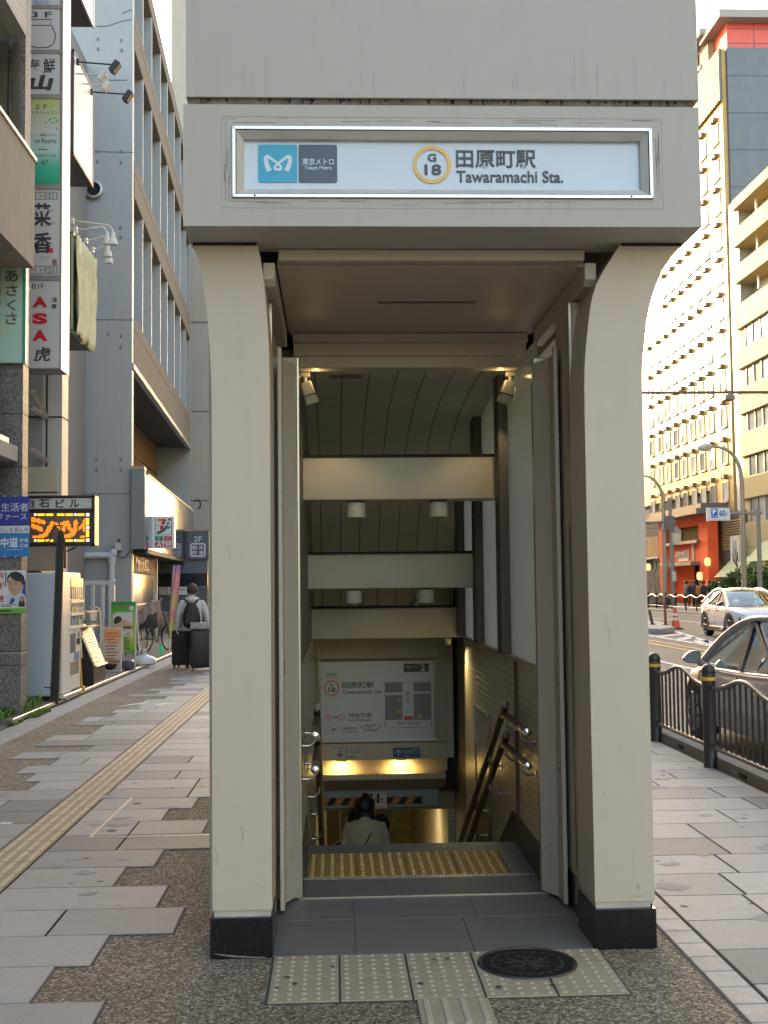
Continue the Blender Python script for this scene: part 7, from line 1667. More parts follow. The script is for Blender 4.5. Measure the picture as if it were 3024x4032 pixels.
prect(f, 2801, 2002, 2825, 2039, TB, 'blue_panel', r=.03); ptext(f, 'P', 2806, 2006, 2820, 2025, SWHITE, bold=.04, h=.006); ptext(f, '9-19', 2804, 2029, 2822, 2036, SWHITE, h=.006)
ptext(f, '60', 2832, 2009, 2857, 2033, TB, bold=.03, h=.004); ptext(f, '分', 2859, 2018, 2868, 2031, TB, h=.004); ptext(f, 'パーキング・チケット', 2802, 2042, 2870, 2047, TB, h=.004)

# guard fences --------------------------------------------------
FBK = mat('fence_black', (.035, .03, .032), rough=.38, metal=.2, var=.12, scale=20, spec=.6)
FYL = mat('fence_yellow', (.70, .42, .04), rough=.4, var=.05)
GF = thing('guard_fence', 'dark metal guard fence with a wavy top rail along the roadside kerb', 'fence', (3.42, 10.7, 0))
posts = [12.53 + .0, 10.71, 8.89, 7.07, 5.25, 3.43, 14.35, 16.17, 17.99]
def wave(t): return .105 * (0.5 - 0.5 * math.cos(2 * math.pi * min(1, max(0, (t - .04) / .92)))) ** 1.0 * 1.0
for y in posts:
    b = MB(); b.lathe((3.42, y, 0), [(.068, 0), (.062, .02), (.060, .70), (.060, .77)], 22); p = b.build('post', FBK, GF, smooth=45)
    b = MB(); b.lathe((3.42, y, .83), [(.064, .0), (.064, .018), (.061, .022), (.061, .03), (.064, .034), (.064, .05), (.058, .075), (.042, .10), (.02, .113), (.0, .116)], 22); b.lathe((3.42, y, .765), [(.064, 0), (.064, .028), (.06, .03)], 22); b.build('cap', FBK, p, smooth=45)
    b = MB(); b.lathe((3.42, y, .795), [(.0655, 0), (.0655, .032)], 22); b.build('reflective_band', FYL, p, smooth=45)
sp = sorted(posts)
for y0, y1 in zip(sp, sp[1:]):
    L_ = y1 - y0
    hf = lambda t: .735 + .115 * (math.sin(math.pi * t) ** 2 if 1 else 0) - .018 * math.sin(2 * math.pi * t) ** 2
    b = MB(); b.tube([(3.42, y0 + .05 + (L_ - .1) * k / 30, hf(k / 30)) for k in range(31)], .021, 10); b.build('top_rail', FBK, GF, smooth=60)
    b = MB(); b.tube([(3.42, y0 + .05, .20), (3.42, y1 - .05, .20)], .021, 10); b.build('bottom_rail', FBK, GF, smooth=60)
    for k in range(12):
        t = (k + 1) / 13; y = y0 + L_ * t; b = MB(); b.tube([(3.42, y, .20), (3.42, y, hf((y - y0 - .05) / (L_ - .1)))], .0115, 8); b.build('bar', FBK, GF, smooth=60)
FF = thing('far_fence', 'black fence with a wavy top rail coloured sunlit gold across the road', 'fence', (19.9, 66, .06))
b = MB(); b2 = MB(); ph = 0
FLIT = mat('far_rail_sunlit', (.42, .32, .18), rough=.3, metal=.5, var=.05)  # yellow sunlight on the top rail put into its colour
y = 44.0
ff = []
while y < 84: ff.append(y); y += 2.0
for y in ff:
    b = MB(); b.tube([(19.9, y, .06), (19.9, y, .98)], .05, 8); b.ellipsoid((19.9, y, 1.0), (.06, .06, .06), 8, 6); b.build('post', FBK, FF)
for y0 in ff[:-1]:
    b = MB(); b.tube([(19.9, y0 + 2 * k / 12, .80 + .13 * math.sin(math.pi * k / 12) ** 2) for k in range(13)], .045, 6); b.build('top_rail', FLIT, FF, smooth=60)
    b = MB(); b.tube([(19.9, y0, .25), (19.9, y0 + 2, .25)], .03, 6)
    for k in range(7): b.tube([(19.9, y0 + .25 * (k + 1), .25), (19.9, y0 + .25 * (k + 1), .82)], .012, 4)
    b.build('panel', FBK, FF)
# cone and delineators
c_ = S(2660, 2476, Z=-.07); 
CN = thing('traffic_cone', 'orange and white traffic cone on a black base at the tip of the traffic island', 'traffic cone', (c_.x, c_.y, -.08))
b = MB(); b.box((-.24, -.24, 0), (.24, .24, .05), .02); b.build('base', mat('cone_base', (.03, .03, .03), rough=.7, var=.1), CN, world=False)
COR = mat('cone_orange', (.72, .09, .025), rough=.45, var=.06); CWH = mat('cone_white', (.72, .68, .62), rough=.4, var=.05)
b = MB(); b.lathe((0, 0, .05), [(.185, 0), (.165, .06), (.055, .74), (.04, .78)], 22); b.build('body', COR, CN, world=False, smooth=50)
b = MB(); b.lathe((0, 0, .33), [(.140, 0), (.124, .10)], 22); b.lathe((0, 0, .50), [(.112, 0), (.096, .10)], 22); b.lathe((0, 0, .78), [(.055, 0), (.045, .06), (.02, .07)], 22); b.build('reflective_band', CWH, CN, world=False, smooth=50)
for (x0, y0, x1, y1, lab) in ((2570, 2460, 2556, 2402, 'short leaning dark delineator post left of the traffic cone'), (2621, 2462, 2617, 2372, 'thin reddish delineator post just behind the traffic cone')):
    p = S(x0, y0, Z=.1); t = thing('delineator', lab, 'bollard', p, 0, 'posts on the island'); q = S(x1, y1, Y=p.y)
    b = MB(); b.tube([p, p + (q - p) * .5, q], [.055, .05, .045], 10); b.build('post', mat('delin_dark' if x0 < 2600 else 'delin_red', (.05, .045, .06) if x0 < 2600 else (.22, .07, .05), rough=.5, var=.15), t, smooth=60)
    b = MB(); b.lathe(p, [(.12, 0), (.10, .04)], 12); b.build('base', MATS['cone_base'], t)

# plants ---------------------------------------------------------
LEAF = [mat('leaf_light', (.13, .22, .035), rough=.5, var=.25, scale=3), mat('leaf_mid', (.075, .15, .03), rough=.5, var=.25, scale=3), mat('leaf_dark', (.035, .075, .02), rough=.55, var=.25, scale=3)]
def foliage(b, blobs, n, size, seed):
    r = random.Random(seed)
    for (c, R) in blobs:
        c = Vector(c)
        for k in range(n):
            d = Vector((r.gauss(0, 1), r.gauss(0, 1), r.gauss(0, 1))).normalized() * (r.random() ** .45)
            p = c + Vector((d.x * R[0], d.y * R[1], d.z * R[2])); b.mi = 0 if d.z > .1 and r.random() < .6 else r.choice((1, 1, 2))
            u = Vector((r.uniform(-1, 1), r.uniform(-1, 1), r.uniform(-.6, .6))).normalized(); v = u.cross(Vector((r.uniform(-1, 1), r.uniform(-1, 1), 1))).normalized(); s = size * r.uniform(.6, 1.3)
            b.poly([p - u * s, p + v * s * .5, p + u * s, p - v * s * .5])
def bush(lab, X, spans, seed, n=500, name='bush', size=.12):
    """spans: px, y top, y bottom, half width in px"""
    bl = []; ys_ = []
    for px, yt, yb, hw in spans:
        c = S(px, (yt + yb) / 2, X=X); k = c.y / FPX; bl.append((c, (hw * k, hw * k * 1.3, (yb - yt) / 2 * k))); ys_.append(c.y)
    base = Vector((X, sum(ys_) / len(ys_), .06)); t = thing(name, lab, 'bush', base)
    b = MB(); foliage(b, bl, n, size, seed); b.build('crown', LEAF, t)
    r = random.Random(seed); b = MB()
    for c, R in bl:
        for k in range(5): b.tube([(c.x + r.uniform(-.2, .2), c.y + r.uniform(-.3, .3), .06), (c.x + r.uniform(-.4, .4) * R[0], c.y + r.uniform(-.5, .5) * R[1], c.z)], [.03, .012], 5)
    b.build('stem', mat('bark', (.12, .085, .06), rough=.9, var=.2), t)
    return t
bush('large leafy green bush behind the white car', 21.2, [(2900, 2240, 2330, 40), (2945, 2228, 2330, 45), (2990, 2250, 2330, 40), (3030, 2225, 2330, 40), (2880, 2262, 2320, 30)], 1, 900)
bush('yellowish small bush between the orange column and the green bush', 21.8, [(2822, 2282, 2335, 26), (2858, 2272, 2335, 28), (2800, 2300, 2340, 16)], 2, 420)
bush('low green hedge plant behind the far fence near the entrance pillar', 20.8, [(2560, 2372, 2400, 18), (2590, 2366, 2400, 18), (2630, 2350, 2395, 16)], 3, 300)
t = thing('bare_tree', 'thin bare twisted tree trunks in front of the dark building', 'tree', (22, S(2575, 2300, X=22).y, .06)); Yt = t.location.y
for pts in (((2573, 2345), (2576, 2300), (2570, 2270), (2580, 2230), (2574, 2195)), ((2600, 2340), (2594, 2300), (2588, 2270), (2594, 2235), (2586, 2200)), ((2625, 2330), (2622, 2280), (2630, 2230), (2626, 2190))):
    b = MB(); P = [S(x, y, Y=Yt) for x, y in pts]; P[0].z = .06; b.tube(smooth_path(P, 5), [.13 - .09 * i / 20 for i in range(21)], 8); b.build('trunk', mat('bark_pale', (.30, .24, .16), rough=.9, var=.2), t, smooth=60)
t = thing('bare_sapling', 'leafless sapling with thin branches beside the curved street lamp', 'tree', (20.6, S(2905, 2250, X=20.6).y, .06)); Yt = t.location.y; b = MB()
for pts in (((2905, 2330), (2908, 2250), (2900, 2215), (2893, 2160)), ((2908, 2250), (2920, 2220), (2926, 2190)), ((2903, 2230), (2888, 2205), (2884, 2180)), ((2900, 2215), (2905, 2190), (2902, 2170))):
    P = [S(x, y, Y=Yt) for x, y in pts]; b.tube(P, [.04, .03, .02, .012][:len(P)], 6)
b.build('trunk', MATS['bark'], t)
# ================================================================ CARS
def lerp_tab(tab, x):
    """smooth interpolation of (x, value) rows"""
    if x <= tab[0][0]: return tab[0][1]
    for (x0, v0), (x1, v1) in zip(tab, tab[1:]):
        if x <= x1:
            t = (x - x0) / (x1 - x0); t = t * t * (3 - 2 * t) * .5 + t * .5; return v0 + (v1 - v0) * t
    return tab[-1][1]
CGL = glass_mat('car_glass', (.30, .40, .37), .16); TYRE = mat('tyre_rubber', (.02, .02, .02), rough=.8, var=.1)
CBLK = mat('car_black', (.018, .018, .02), rough=.45, var=.1); RIMS = mat('car_rim', (.40, .40, .40), rough=.3, metal=.9, var=.05)
def car(lab, loc, rz, paint, P):
    t = thing('car', lab, 'car', loc, rz); L2 = P['L'] / 2
    n = 64; rows = []
    for i in range(n + 1):
        y = -L2 + 2 * L2 * i / n; w = lerp_tab(P['w'], y); zb = lerp_tab(P['zb'], y); zt = lerp_tab(P['zt'], y); h = zt - zb
        half = [(.80 * w, zb), (.93 * w, zb + .05 * h), (.985 * w, zb + .20 * h), (w, zb + .48 * h), (w * .992, zb + .66 * h), (w * .972, zb + .80 * h), (w * .955, zb + .90 * h), (w * .92, zb + .965 * h), (w * .84, zt), (w * .55, zt + P['crown'] * .7), (w * .2, zt + P['crown'])]
        rows.append([(x, y, z) for x, z in half] + [(-x, y, z) for x, z in half[::-1]])
    b = MB(); b.grid(rows, close=True); b.bm.faces.new(b.bm.verts[:len(rows[0])] if 0 else [v for v in list(b.bm.verts)[:len(rows[0])]]) if 0 else None
    b.bm.verts.ensure_lookup_table(); m_ = len(rows[0]); b.bm.faces.new([b.bm.verts[k] for k in range(m_)]); b.bm.faces.new([b.bm.verts[len(rows) * m_ - m_ + k] for k in range(m_)])
    body = b.build('body', paint, t, world=False, smooth=38)
    cut = []
    for y in P['axles']:
        c_ = MB(); c_.lathe((-1.2, y, P['R'] - .0), [(P['R'] + .065, 0), (P['R'] + .065, 2.4)], 40, axis='X'); co = c_.build('cut', paint); co.matrix_world = mw(t); cut.append(co)
        md = body.modifiers.new('b', 'BOOLEAN'); md.object = co; md.operation = 'DIFFERENCE'; md.solver = 'EXACT'
    dg = bpy.context.evaluated_depsgraph_get(); dg.update()
    me = bpy.data.meshes.new_from_object(body.evaluated_get(dg)); body.modifiers.clear(); body.data = me
    me.polygons.foreach_set('use_smooth', [True] * len(me.polygons)); me.set_sharp_from_angle(angle=rad(38))
    for co in cut: bpy.data.objects.remove(co)
    # greenhouse
    arch = [Vector(p) for p in smooth_path([Vector((w, y, z)) for y, z, w in P['arch']], 8)]
    N = len(arch); na = P['ia'] * 8; nd = P['id'] * 8
    def row(p, lift):
        return [Vector((p.x * math.cos(math.pi * k / 12) if 0 else p.x * (1 - 2 * k / 12), p.y + lift[0] * (1 - (1 - 2 * k / 12) ** 2), p.z + lift[1] * (1 - (1 - 2 * k / 12) ** 2))) for k in range(13)]
    b = MB(); b.grid([row(arch[i], (0, .055)) for i in range(na, nd + 1)]); o = b.build('roof', paint, t, world=False, smooth=50); o.modifiers.new('thick', 'SOLIDIFY').thickness = .02
    b = MB(); b.grid([row(arch[i], (.10 * (1 - i / na) + .02, .03 + .025 * i / na)) for i in range(0, na + 1)]); b.build('windscreen', CGL, t, world=False, smooth=60)
    b = MB(); b.grid([row(arch[i], (-.06, .03)) for i in range(nd, N)]); b.build('rear_window', CGL, t, world=False, smooth=60)
    for s in (1, -1):
        b = MB(); b.tube([(s * p.x, p.y, p.z) for p in arch], P.get('pil', .032), 8); b.build('pillar', P.get('pilm', paint), t, world=False, smooth=60)
        belt = lambda y: (lerp_tab(P['w'], y) * .93, lerp_tab(P['zt'], y) - .01)
        for y0, y1 in P['doors']:
            ins = .012
            lower = [Vector((belt(y)[0] - ins, y, belt(y)[1])) for y in (y1, (y0 + y1) / 2, y0)]
            up = [Vector((p.x - ins, p.y, p.z - .02)) for p in arch if y0 < p.y < y1]
            up.sort(key=lambda p: p.y)
            top = lambda y: min(arch, key=lambda p: (abs(p.y - y) + (0 if p.z > .5 else 9)))
            poly = lower + up
            b = MB(); b.poly([(s * p.x, p.y, p.z) for p in poly]); g = b.build('side_window', CGL, t, world=False)
        for y0, y1 in P['bpil']:
            yy = (y0 + y1) / 2; a = min(arch[na:nd + 1], key=lambda p: abs(p.y - P['btop'])); w_, z_ = belt(yy)
            b = MB(); b.hexa([(s * (w_ - .035), y0, z_), (s * (w_ + .004), y0, z_), (s * (w_ + .004), y1, z_), (s * (w_ - .035), y1, z_), (s * (a.x - .035), P['btop'] - .05, a.z), (s * (a.x + .004), P['btop'] - .05, a.z), (s * (a.x + .004), P['btop'] + .05, a.z), (s * (a.x - .035), P['btop'] + .05, a.z)]); b.build('door_pillar', CBLK, t, world=False)
        b = MB(); pts = [Vector((s * (lerp_tab(P['w'], y) * .957 + .004), y, lerp_tab(P['zt'], y) - .035)) for y in [P['doors'][-1][0] + (P['doors'][0][1] - P['doors'][-1][0]) * k / 16 for k in range(17)]]; b.tube(pts, .010, 6); b.build('belt_trim', mat('trim_chrome', (.5, .48, .46), rough=.25, metal=.9, var=.03) if P.get('chrome') else CBLK, t, world=False)
        for yh in P['handles']:
            x = s * lerp_tab(P['w'], yh) * .985; zt_ = P['hz']
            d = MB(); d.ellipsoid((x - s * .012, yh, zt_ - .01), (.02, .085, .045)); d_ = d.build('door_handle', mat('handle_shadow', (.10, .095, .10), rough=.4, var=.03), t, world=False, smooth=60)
            d = MB(); d.tube([(x, yh - .1, zt_), (x + s * .026, yh - .085, zt_), (x + s * .03, yh, zt_ + .003), (x + s * .026, yh + .085, zt_), (x, yh + .1, zt_)], .014, 8); d.build('grip', mat('handle_bright', (.5, .48, .47), rough=.25, metal=.6, var=.03), d_, world=False, smooth=60)
        for ys_ in P['seams']:
            b = MB(); w_ = lambda y, k: lerp_tab(P['w'], y) * k
            z0, z1 = lerp_tab(P['zb'], ys_), lerp_tab(P['zt'], ys_); h = z1 - z0
            b.tube([(s * (w_(ys_, k) + .0008), ys_, z0 + h * f_) for k, f_ in ((.985, .2), (1.0, .48), (.992, .66), (.972, .8), (.955, .9))], .004, 4); b.build('door_seam', CBLK, t, world=False)
        for y in P['axles']:
            R = P['R']; xo = s * (lerp_tab(P['w'], y) - .03); sg = -s
            b = MB(); b.lathe((xo, y, R), [(R * .62, 0), (R * .93, sg * .0), (R, sg * .03), (R, sg * .19), (R * .9, sg * .22), (R * .6, sg * .22)] if sg > 0 else [(R * .6, -.22), (R * .9, -.22), (R, -.19), (R, -.03), (R * .93, 0), (R * .62, 0)], 36, axis='X'); w = b.build('wheel', TYRE, t, world=False, smooth=40)
            b = MB(); b.lathe((xo + sg * .02, y, R), [(R * .66, 0), (R * .66, .002)], 30, axis='X'); b.build('hub_back', CBLK, w, world=False)
            b = MB()
            for k in range(P['spokes']):
                a = 2 * math.pi * k / P['spokes'] + .3
                for da in (-.16, .16):
                    p0 = Vector((xo + sg * .012, y + R * .10 * math.cos(a), R + R * .10 * math.sin(a))); p1 = Vector((xo + sg * .004, y + R * .64 * math.cos(a + da), R + R * .64 * math.sin(a + da))); b.tube([p0, p1], [.03, .02], 6)
            b.tube([(xo - sg * .002, y + R * .66 * math.cos(q), R + R * .66 * math.sin(q)) for q in [2 * math.pi * k / 30 for k in range(31)]], .016, 6, cap=False); b.lathe((xo - .01, y, R), [(.055, 0), (.055, .02)], 14, axis='X'); b.build('rim', P.get('rim', RIMS), w, world=False, smooth=40)
            if P.get('clad'):
                b = MB(); rr = R + .075
                pr = [(lerp_tab(P['w'], y + rr * math.cos(a)), y + rr * math.cos(a), R + rr * math.sin(a)) for a in [rad(-12 + 204 * k / 20) for k in range(21)]]
                b.grid([[(s * (w_ - .02), yy, zz_), (s * (w_ + .012), yy, zz_), (s * (w_ + .012), y + (yy - y) * 1.14, R + (zz_ - R) * 1.14), (s * (w_ - .03), y + (yy - y) * 1.15, R + (zz_ - R) * 1.15)] for w_, yy, zz_ in pr]); b.build('arch_trim', CBLK, t, world=False, smooth=50)
        if P.get('clad'):
            y0, y1 = P['axles'][0] + P['R'] + .08, P['axles'][1] - P['R'] - .08
            b = MB(); w_ = lerp_tab(P['w'], 0); b.box((s * (w_ - .05), y0, .20), (s * (w_ + .008), y1, .36), .015); b.build('sill_trim', CBLK, t, world=False)
            b = MB(); b.box((s * (w_ + .004), y1 - .42, .27), (s * (w_ + .014), y1 - .16, .31), .004); b.build('sill_badge', mat('badge_silver', (.7, .7, .7), rough=.3, var=.02), t, world=False)
        # mirror
        my, mz = P['mirror']; mx = lerp_tab(P['w'], my) * .93
        b = MB(); b.tube([(s * mx, my, mz - .07), (s * (mx + .05), my - .01, mz - .035), (s * (mx + .10), my - .01, mz - .02)], [.035, .026, .03], 8)
        o2 = [(.055, -.035), (.05, .075), (.075, .092), (.14, .088), (.205, .055), (.245, .005), (.238, -.028), (.19, -.048), (.10, -.055)]
        rws = [[(s * (mx + .145 + (x_ - .145) * k_), my + dy, mz + .02 + (z_ - .02) * k_) for x_, z_ in o2] for k_, dy in ((.90, -.052), (1.0, -.045), (1.0, .0), (.93, .04), (.75, .07), (.4, .085))]
        b.grid(rws, close=True); b.bm.verts.ensure_lookup_table(); b.bm.faces.new(b.bm.verts[-9:]); mi = b.build('mirror', P['mirm'], t, world=False, smooth=50)
        b = MB(); b.prism([(s * (mx + .145 + (x_ - .145) * .88), my - .0525, mz + .02 + (z_ - .02) * .86) for x_, z_ in o2], (0, .003, 0)); b.build('mirror_glass', mat('mirror_face', (.25, .30, .30), rough=.05, metal=.9, var=.02), mi, world=False)
    # interior: floor, dashboard, seats
    b = MB(); b.box((-.62, -1.5, .3), (.62, 1.0, .36)); ys0 = P['doors'][0][1]
    b.box((-.66, ys0 - .45, .55), (.66, ys0 - .1, P['zin']), .05)
    for sx in (-.36, .36):
        for yy in P['seats']: b.box((sx - .25, yy - .1, .4), (sx + .25, yy + .42, .58), .06, 2); b.hexa([(sx - .25, yy - .12, .5), (sx + .25, yy - .12, .5), (sx + .25, yy + .02, .5), (sx - .25, yy + .02, .5), (sx - .22, yy - .30, 1.06), (sx + .22, yy - .30, 1.06), (sx + .22, yy - .2, 1.06), (sx - .22, yy - .2, 1.06)], .03); b.box((sx - .13, yy - .33, 1.08), (sx + .13, yy - .24, 1.24), .04, 2)
    b.build('interior', mat('car_interior', (.05, .045, .04), rough=.7, var=.1), t, world=False)
    b = MB(); b.tube([(.36 + .17 * math.cos(a), ys0 - .55 + .06 * math.sin(a), .84 + .15 * math.sin(a)) for a in [2 * math.pi * k / 24 for k in range(25)]], .014, 6); b.build('steering_wheel', CBLK, t, world=False)
    return t
PURP = mat('paint_purple_grey', (.36, .335, .355), rough=.42, metal=.15, var=.02, coat=.35, scale=40)
near = dict(L=4.5, R=.315, crown=.02, axles=(-1.28, 1.38), spokes=7, hz=.70, zin=.84, chrome=1, mirror=(1.02, .93), mirm=PURP, seats=(-.15, -1.0), btop=-.02,
    w=[(-2.25, .60), (-2.1, .76), (-1.7, .845), (-.5, .875), (.8, .875), (1.5, .85), (1.95, .76), (2.15, .64), (2.25, .48)],
    zb=[(-2.25, .42), (-1.9, .24), (-1, .2), (1.2, .2), (1.9, .22), (2.25, .34)],
    zt=[(-2.25, .78), (-2.1, .92), (-1.5, .93), (0, .885), (1.1, .865), (1.5, .80), (1.9, .72), (2.15, .62), (2.25, .5)],
    arch=[(1.22, .85, .80), (.95, 1.02, .755), (.62, 1.20, .70), (.25, 1.345, .63), (-.2, 1.40, .60), (-.7, 1.39, .60), (-1.2, 1.29, .61), (-1.6, 1.08, .68), (-1.85, .93, .74)], ia=3, id=6,
    doors=[(-.08, 1.16), (-1.0, -.16), (-1.62, -1.06)], bpil=[(-.17, -.07), (-1.07, -.99)], handles=(.06, -.83), seams=(1.12, -.12, -1.1))
car('grey purple parked car just beyond the near guard fence', (4.90, 11.92, -.08), 0.0, PURP, near)
WPNT = mat('paint_white_silver', (.76, .77, .78), rough=.25, metal=.15, var=.02, coat=1.0, scale=40)
suv = dict(L=4.36, R=.345, crown=.03, axles=(-1.33, 1.33), spokes=5, hz=.86, zin=.98, clad=1, mirror=(.88, 1.06), mirm=CBLK, seats=(-.1, -.95), btop=-.15, pil=.045, rim=mat('rim_dark', (.20, .20, .20), rough=.3, metal=.9, var=.05),
    w=[(-2.18, .68), (-2.0, .82), (-1.6, .89), (-.5, .90), (.9, .90), (1.5, .89), (1.95, .82), (2.12, .72), (2.18, .60)],
    zb=[(-2.18, .42), (-1.9, .28), (-1, .24), (1.2, .24), (1.9, .26), (2.18, .34)],
    zt=[(-2.18, 1.0), (-2.0, 1.08), (-1.5, 1.06), (0, 1.01), (.95, 1.0), (1.3, .97), (1.75, .92), (2.05, .85), (2.18, .74)],
    arch=[(1.12, 1.0, .80), (.75, 1.2, .745), (.35, 1.40, .68), (0, 1.49, .64), (-.4, 1.515, .62), (-.9, 1.49, .62), (-1.35, 1.38, .63), (-1.75, 1.22, .68), (-2.02, 1.08, .74)], ia=3, id=6,
    doors=[(-.12, 1.05), (-1.05, -.2), (-1.6, -1.12)], bpil=[(-.21, -.11), (-1.13, -1.04)], handles=(.02, -.88), seams=(1.02, -.16, -1.2))
sv = car('white compact crossover car driving towards the camera on the road', (12.98, 36.9, -.08), math.pi - .04, WPNT, suv)
# front details of the crossover
MW = mw(sv)
def sbuild(b, n, m, par=None, **k): return b.build(n, m, par or sv, world=False, **k)
for s in (1, -1):
    b = MB(); b.prism([(s * x, 2.11 - .20 * (abs(x) - .5) ** 2 * 2, z) for x, z in ((.46, .70), (.66, .72), (.78, .68), (.78, .53), (.60, .50), (.46, .56))], (0, -.14, 0), .01); h = sbuild(b, 'headlight', CBLK)
    b = MB()
    for x, z in ((.72, .65), (.72, .57), (.60, .64)): b.ellipsoid((s * x, 2.085, z), (.04, .03, .035), 10, 6)
    sbuild(b, 'lamp', mat('lamp_clear', (.75, .76, .78), rough=.1, metal=.4, var=.02), h, smooth=60)
    b = MB(); b.hexa([(s * .44, 2.13, .545), (s * .47, 2.13, .545), (s * .24, 2.17, .70), (s * .20, 2.17, .70), (s * .62, 2.10, .49), (s * .64, 2.10, .51), (s * .47, 2.13, .58), (s * .44, 2.13, .57)]) if 0 else b.tube([(s * .60, 2.11, .515), (s * .46, 2.155, .60), (s * .34, 2.185, .70)], .022, 6); sbuild(b, 'daytime_light', mat('drl_white', (.85, .84, .78), rough=.2, var=0), h)
    b = MB()
    for x0, x1 in ((.30, .50), (.53, .72)): b.box((s * x0, 2.05, .755), (s * x1, 2.17, .785), .01)
    sbuild(b, 'upper_light', mat('drl_white', ()) if 0 else MATS['drl_white'])
b = MB(); b.tube([(-.34, 2.185, .705), (-.1, 2.20, .705), (0, 2.20, .745), (.1, 2.20, .705), (.34, 2.185, .705)], .010, 6); b.tube([(-.12, 2.20, .66), (0, 2.20, .70), (.12, 2.20, .66)], .013, 6); sbuild(b, 'emblem_bar', RIMS)
b = MB(); b.box((-.34, 2.12, .57), (.34, 2.195, .61), .012); b.box((-.55, 2.05, .33), (.55, 2.17, .44), .02); sbuild(b, 'intake', CBLK)
b = MB(); b.box((-.17, 2.17, .46), (.17, 2.20, .555), .004); sbuild(b, 'number_plate', mat('plate_white', (.6, .6, .6), rough=.4, var=.02))

# ================================================================ PEOPLE
SKIN = mat('skin', (.50, .32, .23), rough=.5, var=.05, scale=30); HAIR = mat('hair_black', (.012, .010, .009), rough=.5, var=.2, scale=60)
def person(lab, loc, rz, H, top, bottom, shoes=None, hair=HAIR, pose=None, group=None, long_hair=False, fat=1.0, coat=None, level=1):
    """one continuous skinned body, facing local +Y; pose overrides joint positions (fractions of height)"""
    t = thing('person', lab, 'person', loc, rz, group); shoes = shoes or CBLK
    J = dict(pelvis=(0, 0, .525, .082 * fat), spine=(0, -.005, .62, .080 * fat), chest=(0, .0, .735, .090 * fat), neckb=(0, -.008, .825, .045), neck=(0, .0, .862, .033), head=(0, .012, .915, .053), crown=(0, .005, .965, .045), nose=(0, .068, .905, .009),
             sl=(-.105, -.008, .805, .040), el=(-.135, -.02, .635, .028), wl=(-.14, .03, .49, .019), sr=(.105, -.008, .805, .040), er=(.135, -.02, .635, .028), wr=(.14, .03, .49, .019),
             hl=(-.052, 0, .495, .060 * fat), kl=(-.058, .06, .285, .037), al=(-.06, .02, .055, .024), tl=(-.065, .10, .022, .019), hr=(.052, 0, .495, .060 * fat), kr=(.058, -.01, .285, .037), ar=(.06, -.10, .07, .024), tr=(.065, -.035, .022, .019),
             earl=(-.052, .005, .91, .010), earr=(.052, .005, .91, .010))
    if pose: J.update(pose)
    B = [('pelvis', 'spine', 2), ('spine', 'chest', 1), ('chest', 'neckb', 1), ('neckb', 'neck', 0), ('neck', 'head', 0), ('head', 'crown', 0), ('head', 'nose', 0), ('head', 'earl', 0), ('head', 'earr', 0),
         ('chest', 'sl', 1), ('sl', 'el', 1), ('el', 'wl', 1), ('chest', 'sr', 1), ('sr', 'er', 1), ('er', 'wr', 1), ('pelvis', 'hl', 2), ('hl', 'kl', 2), ('kl', 'al', 2), ('al', 'tl', 3), ('pelvis', 'hr', 2), ('hr', 'kr', 2), ('kr', 'ar', 2), ('ar', 'tr', 3)]
    for sd_, w, e in (('l', 'wl', 'el'), ('r', 'wr', 'er')):
        W_ = Vector(J[w][:3]); E_ = Vector(J[e][:3]); d = (W_ - E_).normalized(); s = Vector((0, 1, 0)); s = (s - d * s.dot(d)).normalized(); inn = d.cross(s) * (1 if sd_ == 'l' else -1)
        pm = W_ + d * .028; J['p' + sd_] = (*pm, .015); B.append((w, 'p' + sd_, 0))
        for k in range(4):
            o = (k - 1.5) * .0115; ln = (.040, .047, .044, .034)[k]; a = pm + d * .022 + s * -o; m_ = a + d * ln * .5 + inn * .006; tp = m_ + d * ln * .35 + inn * .016
            for nm, q, r in (('a', a, .0062), ('m', m_, .0055), ('t', tp, .0045)): J[f'f{sd_}{k}{nm}'] = (*q, r)
            B += [('p' + sd_, f'f{sd_}{k}a', 0), (f'f{sd_}{k}a', f'f{sd_}{k}m', 0), (f'f{sd_}{k}m', f'f{sd_}{k}t', 0)]
        a = pm + s * .022 + inn * .006; tp = a + d * .022 + s * .012 + inn * .010
        J[f'th{sd_}a'] = (*a, .0066); J[f'th{sd_}t'] = (*tp, .005); B += [('p' + sd_, f'th{sd_}a', 0), (f'th{sd_}a', f'th{sd_}t', 0)]
    names = list(J); idx = {k: i for i, k in enumerate(names)}
    me = bpy.data.meshes.new('body'); me.from_pydata([Vector(J[k][:3]) * H for k in names], [(idx[a], idx[b_]) for a, b_, _ in B], [])
    o = bpy.data.objects.new('body', me); COL.objects.link(o)
    sk = o.modifiers.new('skin', 'SKIN'); sk.use_smooth_shade = True; sk.branch_smoothing = .4
    for i, k in enumerate(names): r = J[k][3] * H; me.skin_vertices[0].data[i].radius = (r, r)
    for k, fx, fy in (('pelvis', 1.15, .85), ('spine', 1.15, .80), ('chest', 1.25, .82)): r = J[k][3] * H; me.skin_vertices[0].data[idx[k]].radius = (r * fx, r * fy)
    me.skin_vertices[0].data[idx['pelvis']].use_root = True
    ss_ = o.modifiers.new('sub', 'SUBSURF'); ss_.levels = level; ss_.render_levels = level
    dg = bpy.context.evaluated_depsgraph_get(); dg.update(); m2 = bpy.data.meshes.new_from_object(o.evaluated_get(dg)); bpy.data.objects.remove(o)
    m2.materials.clear(); [m2.materials.append(m) for m in (SKIN, top, bottom, shoes)]
    segs = [(Vector(J[a][:3]) * H, Vector(J[b_][:3]) * H, mi, (J[a][3] + J[b_][3]) * H / 2) for a, b_, mi in B]
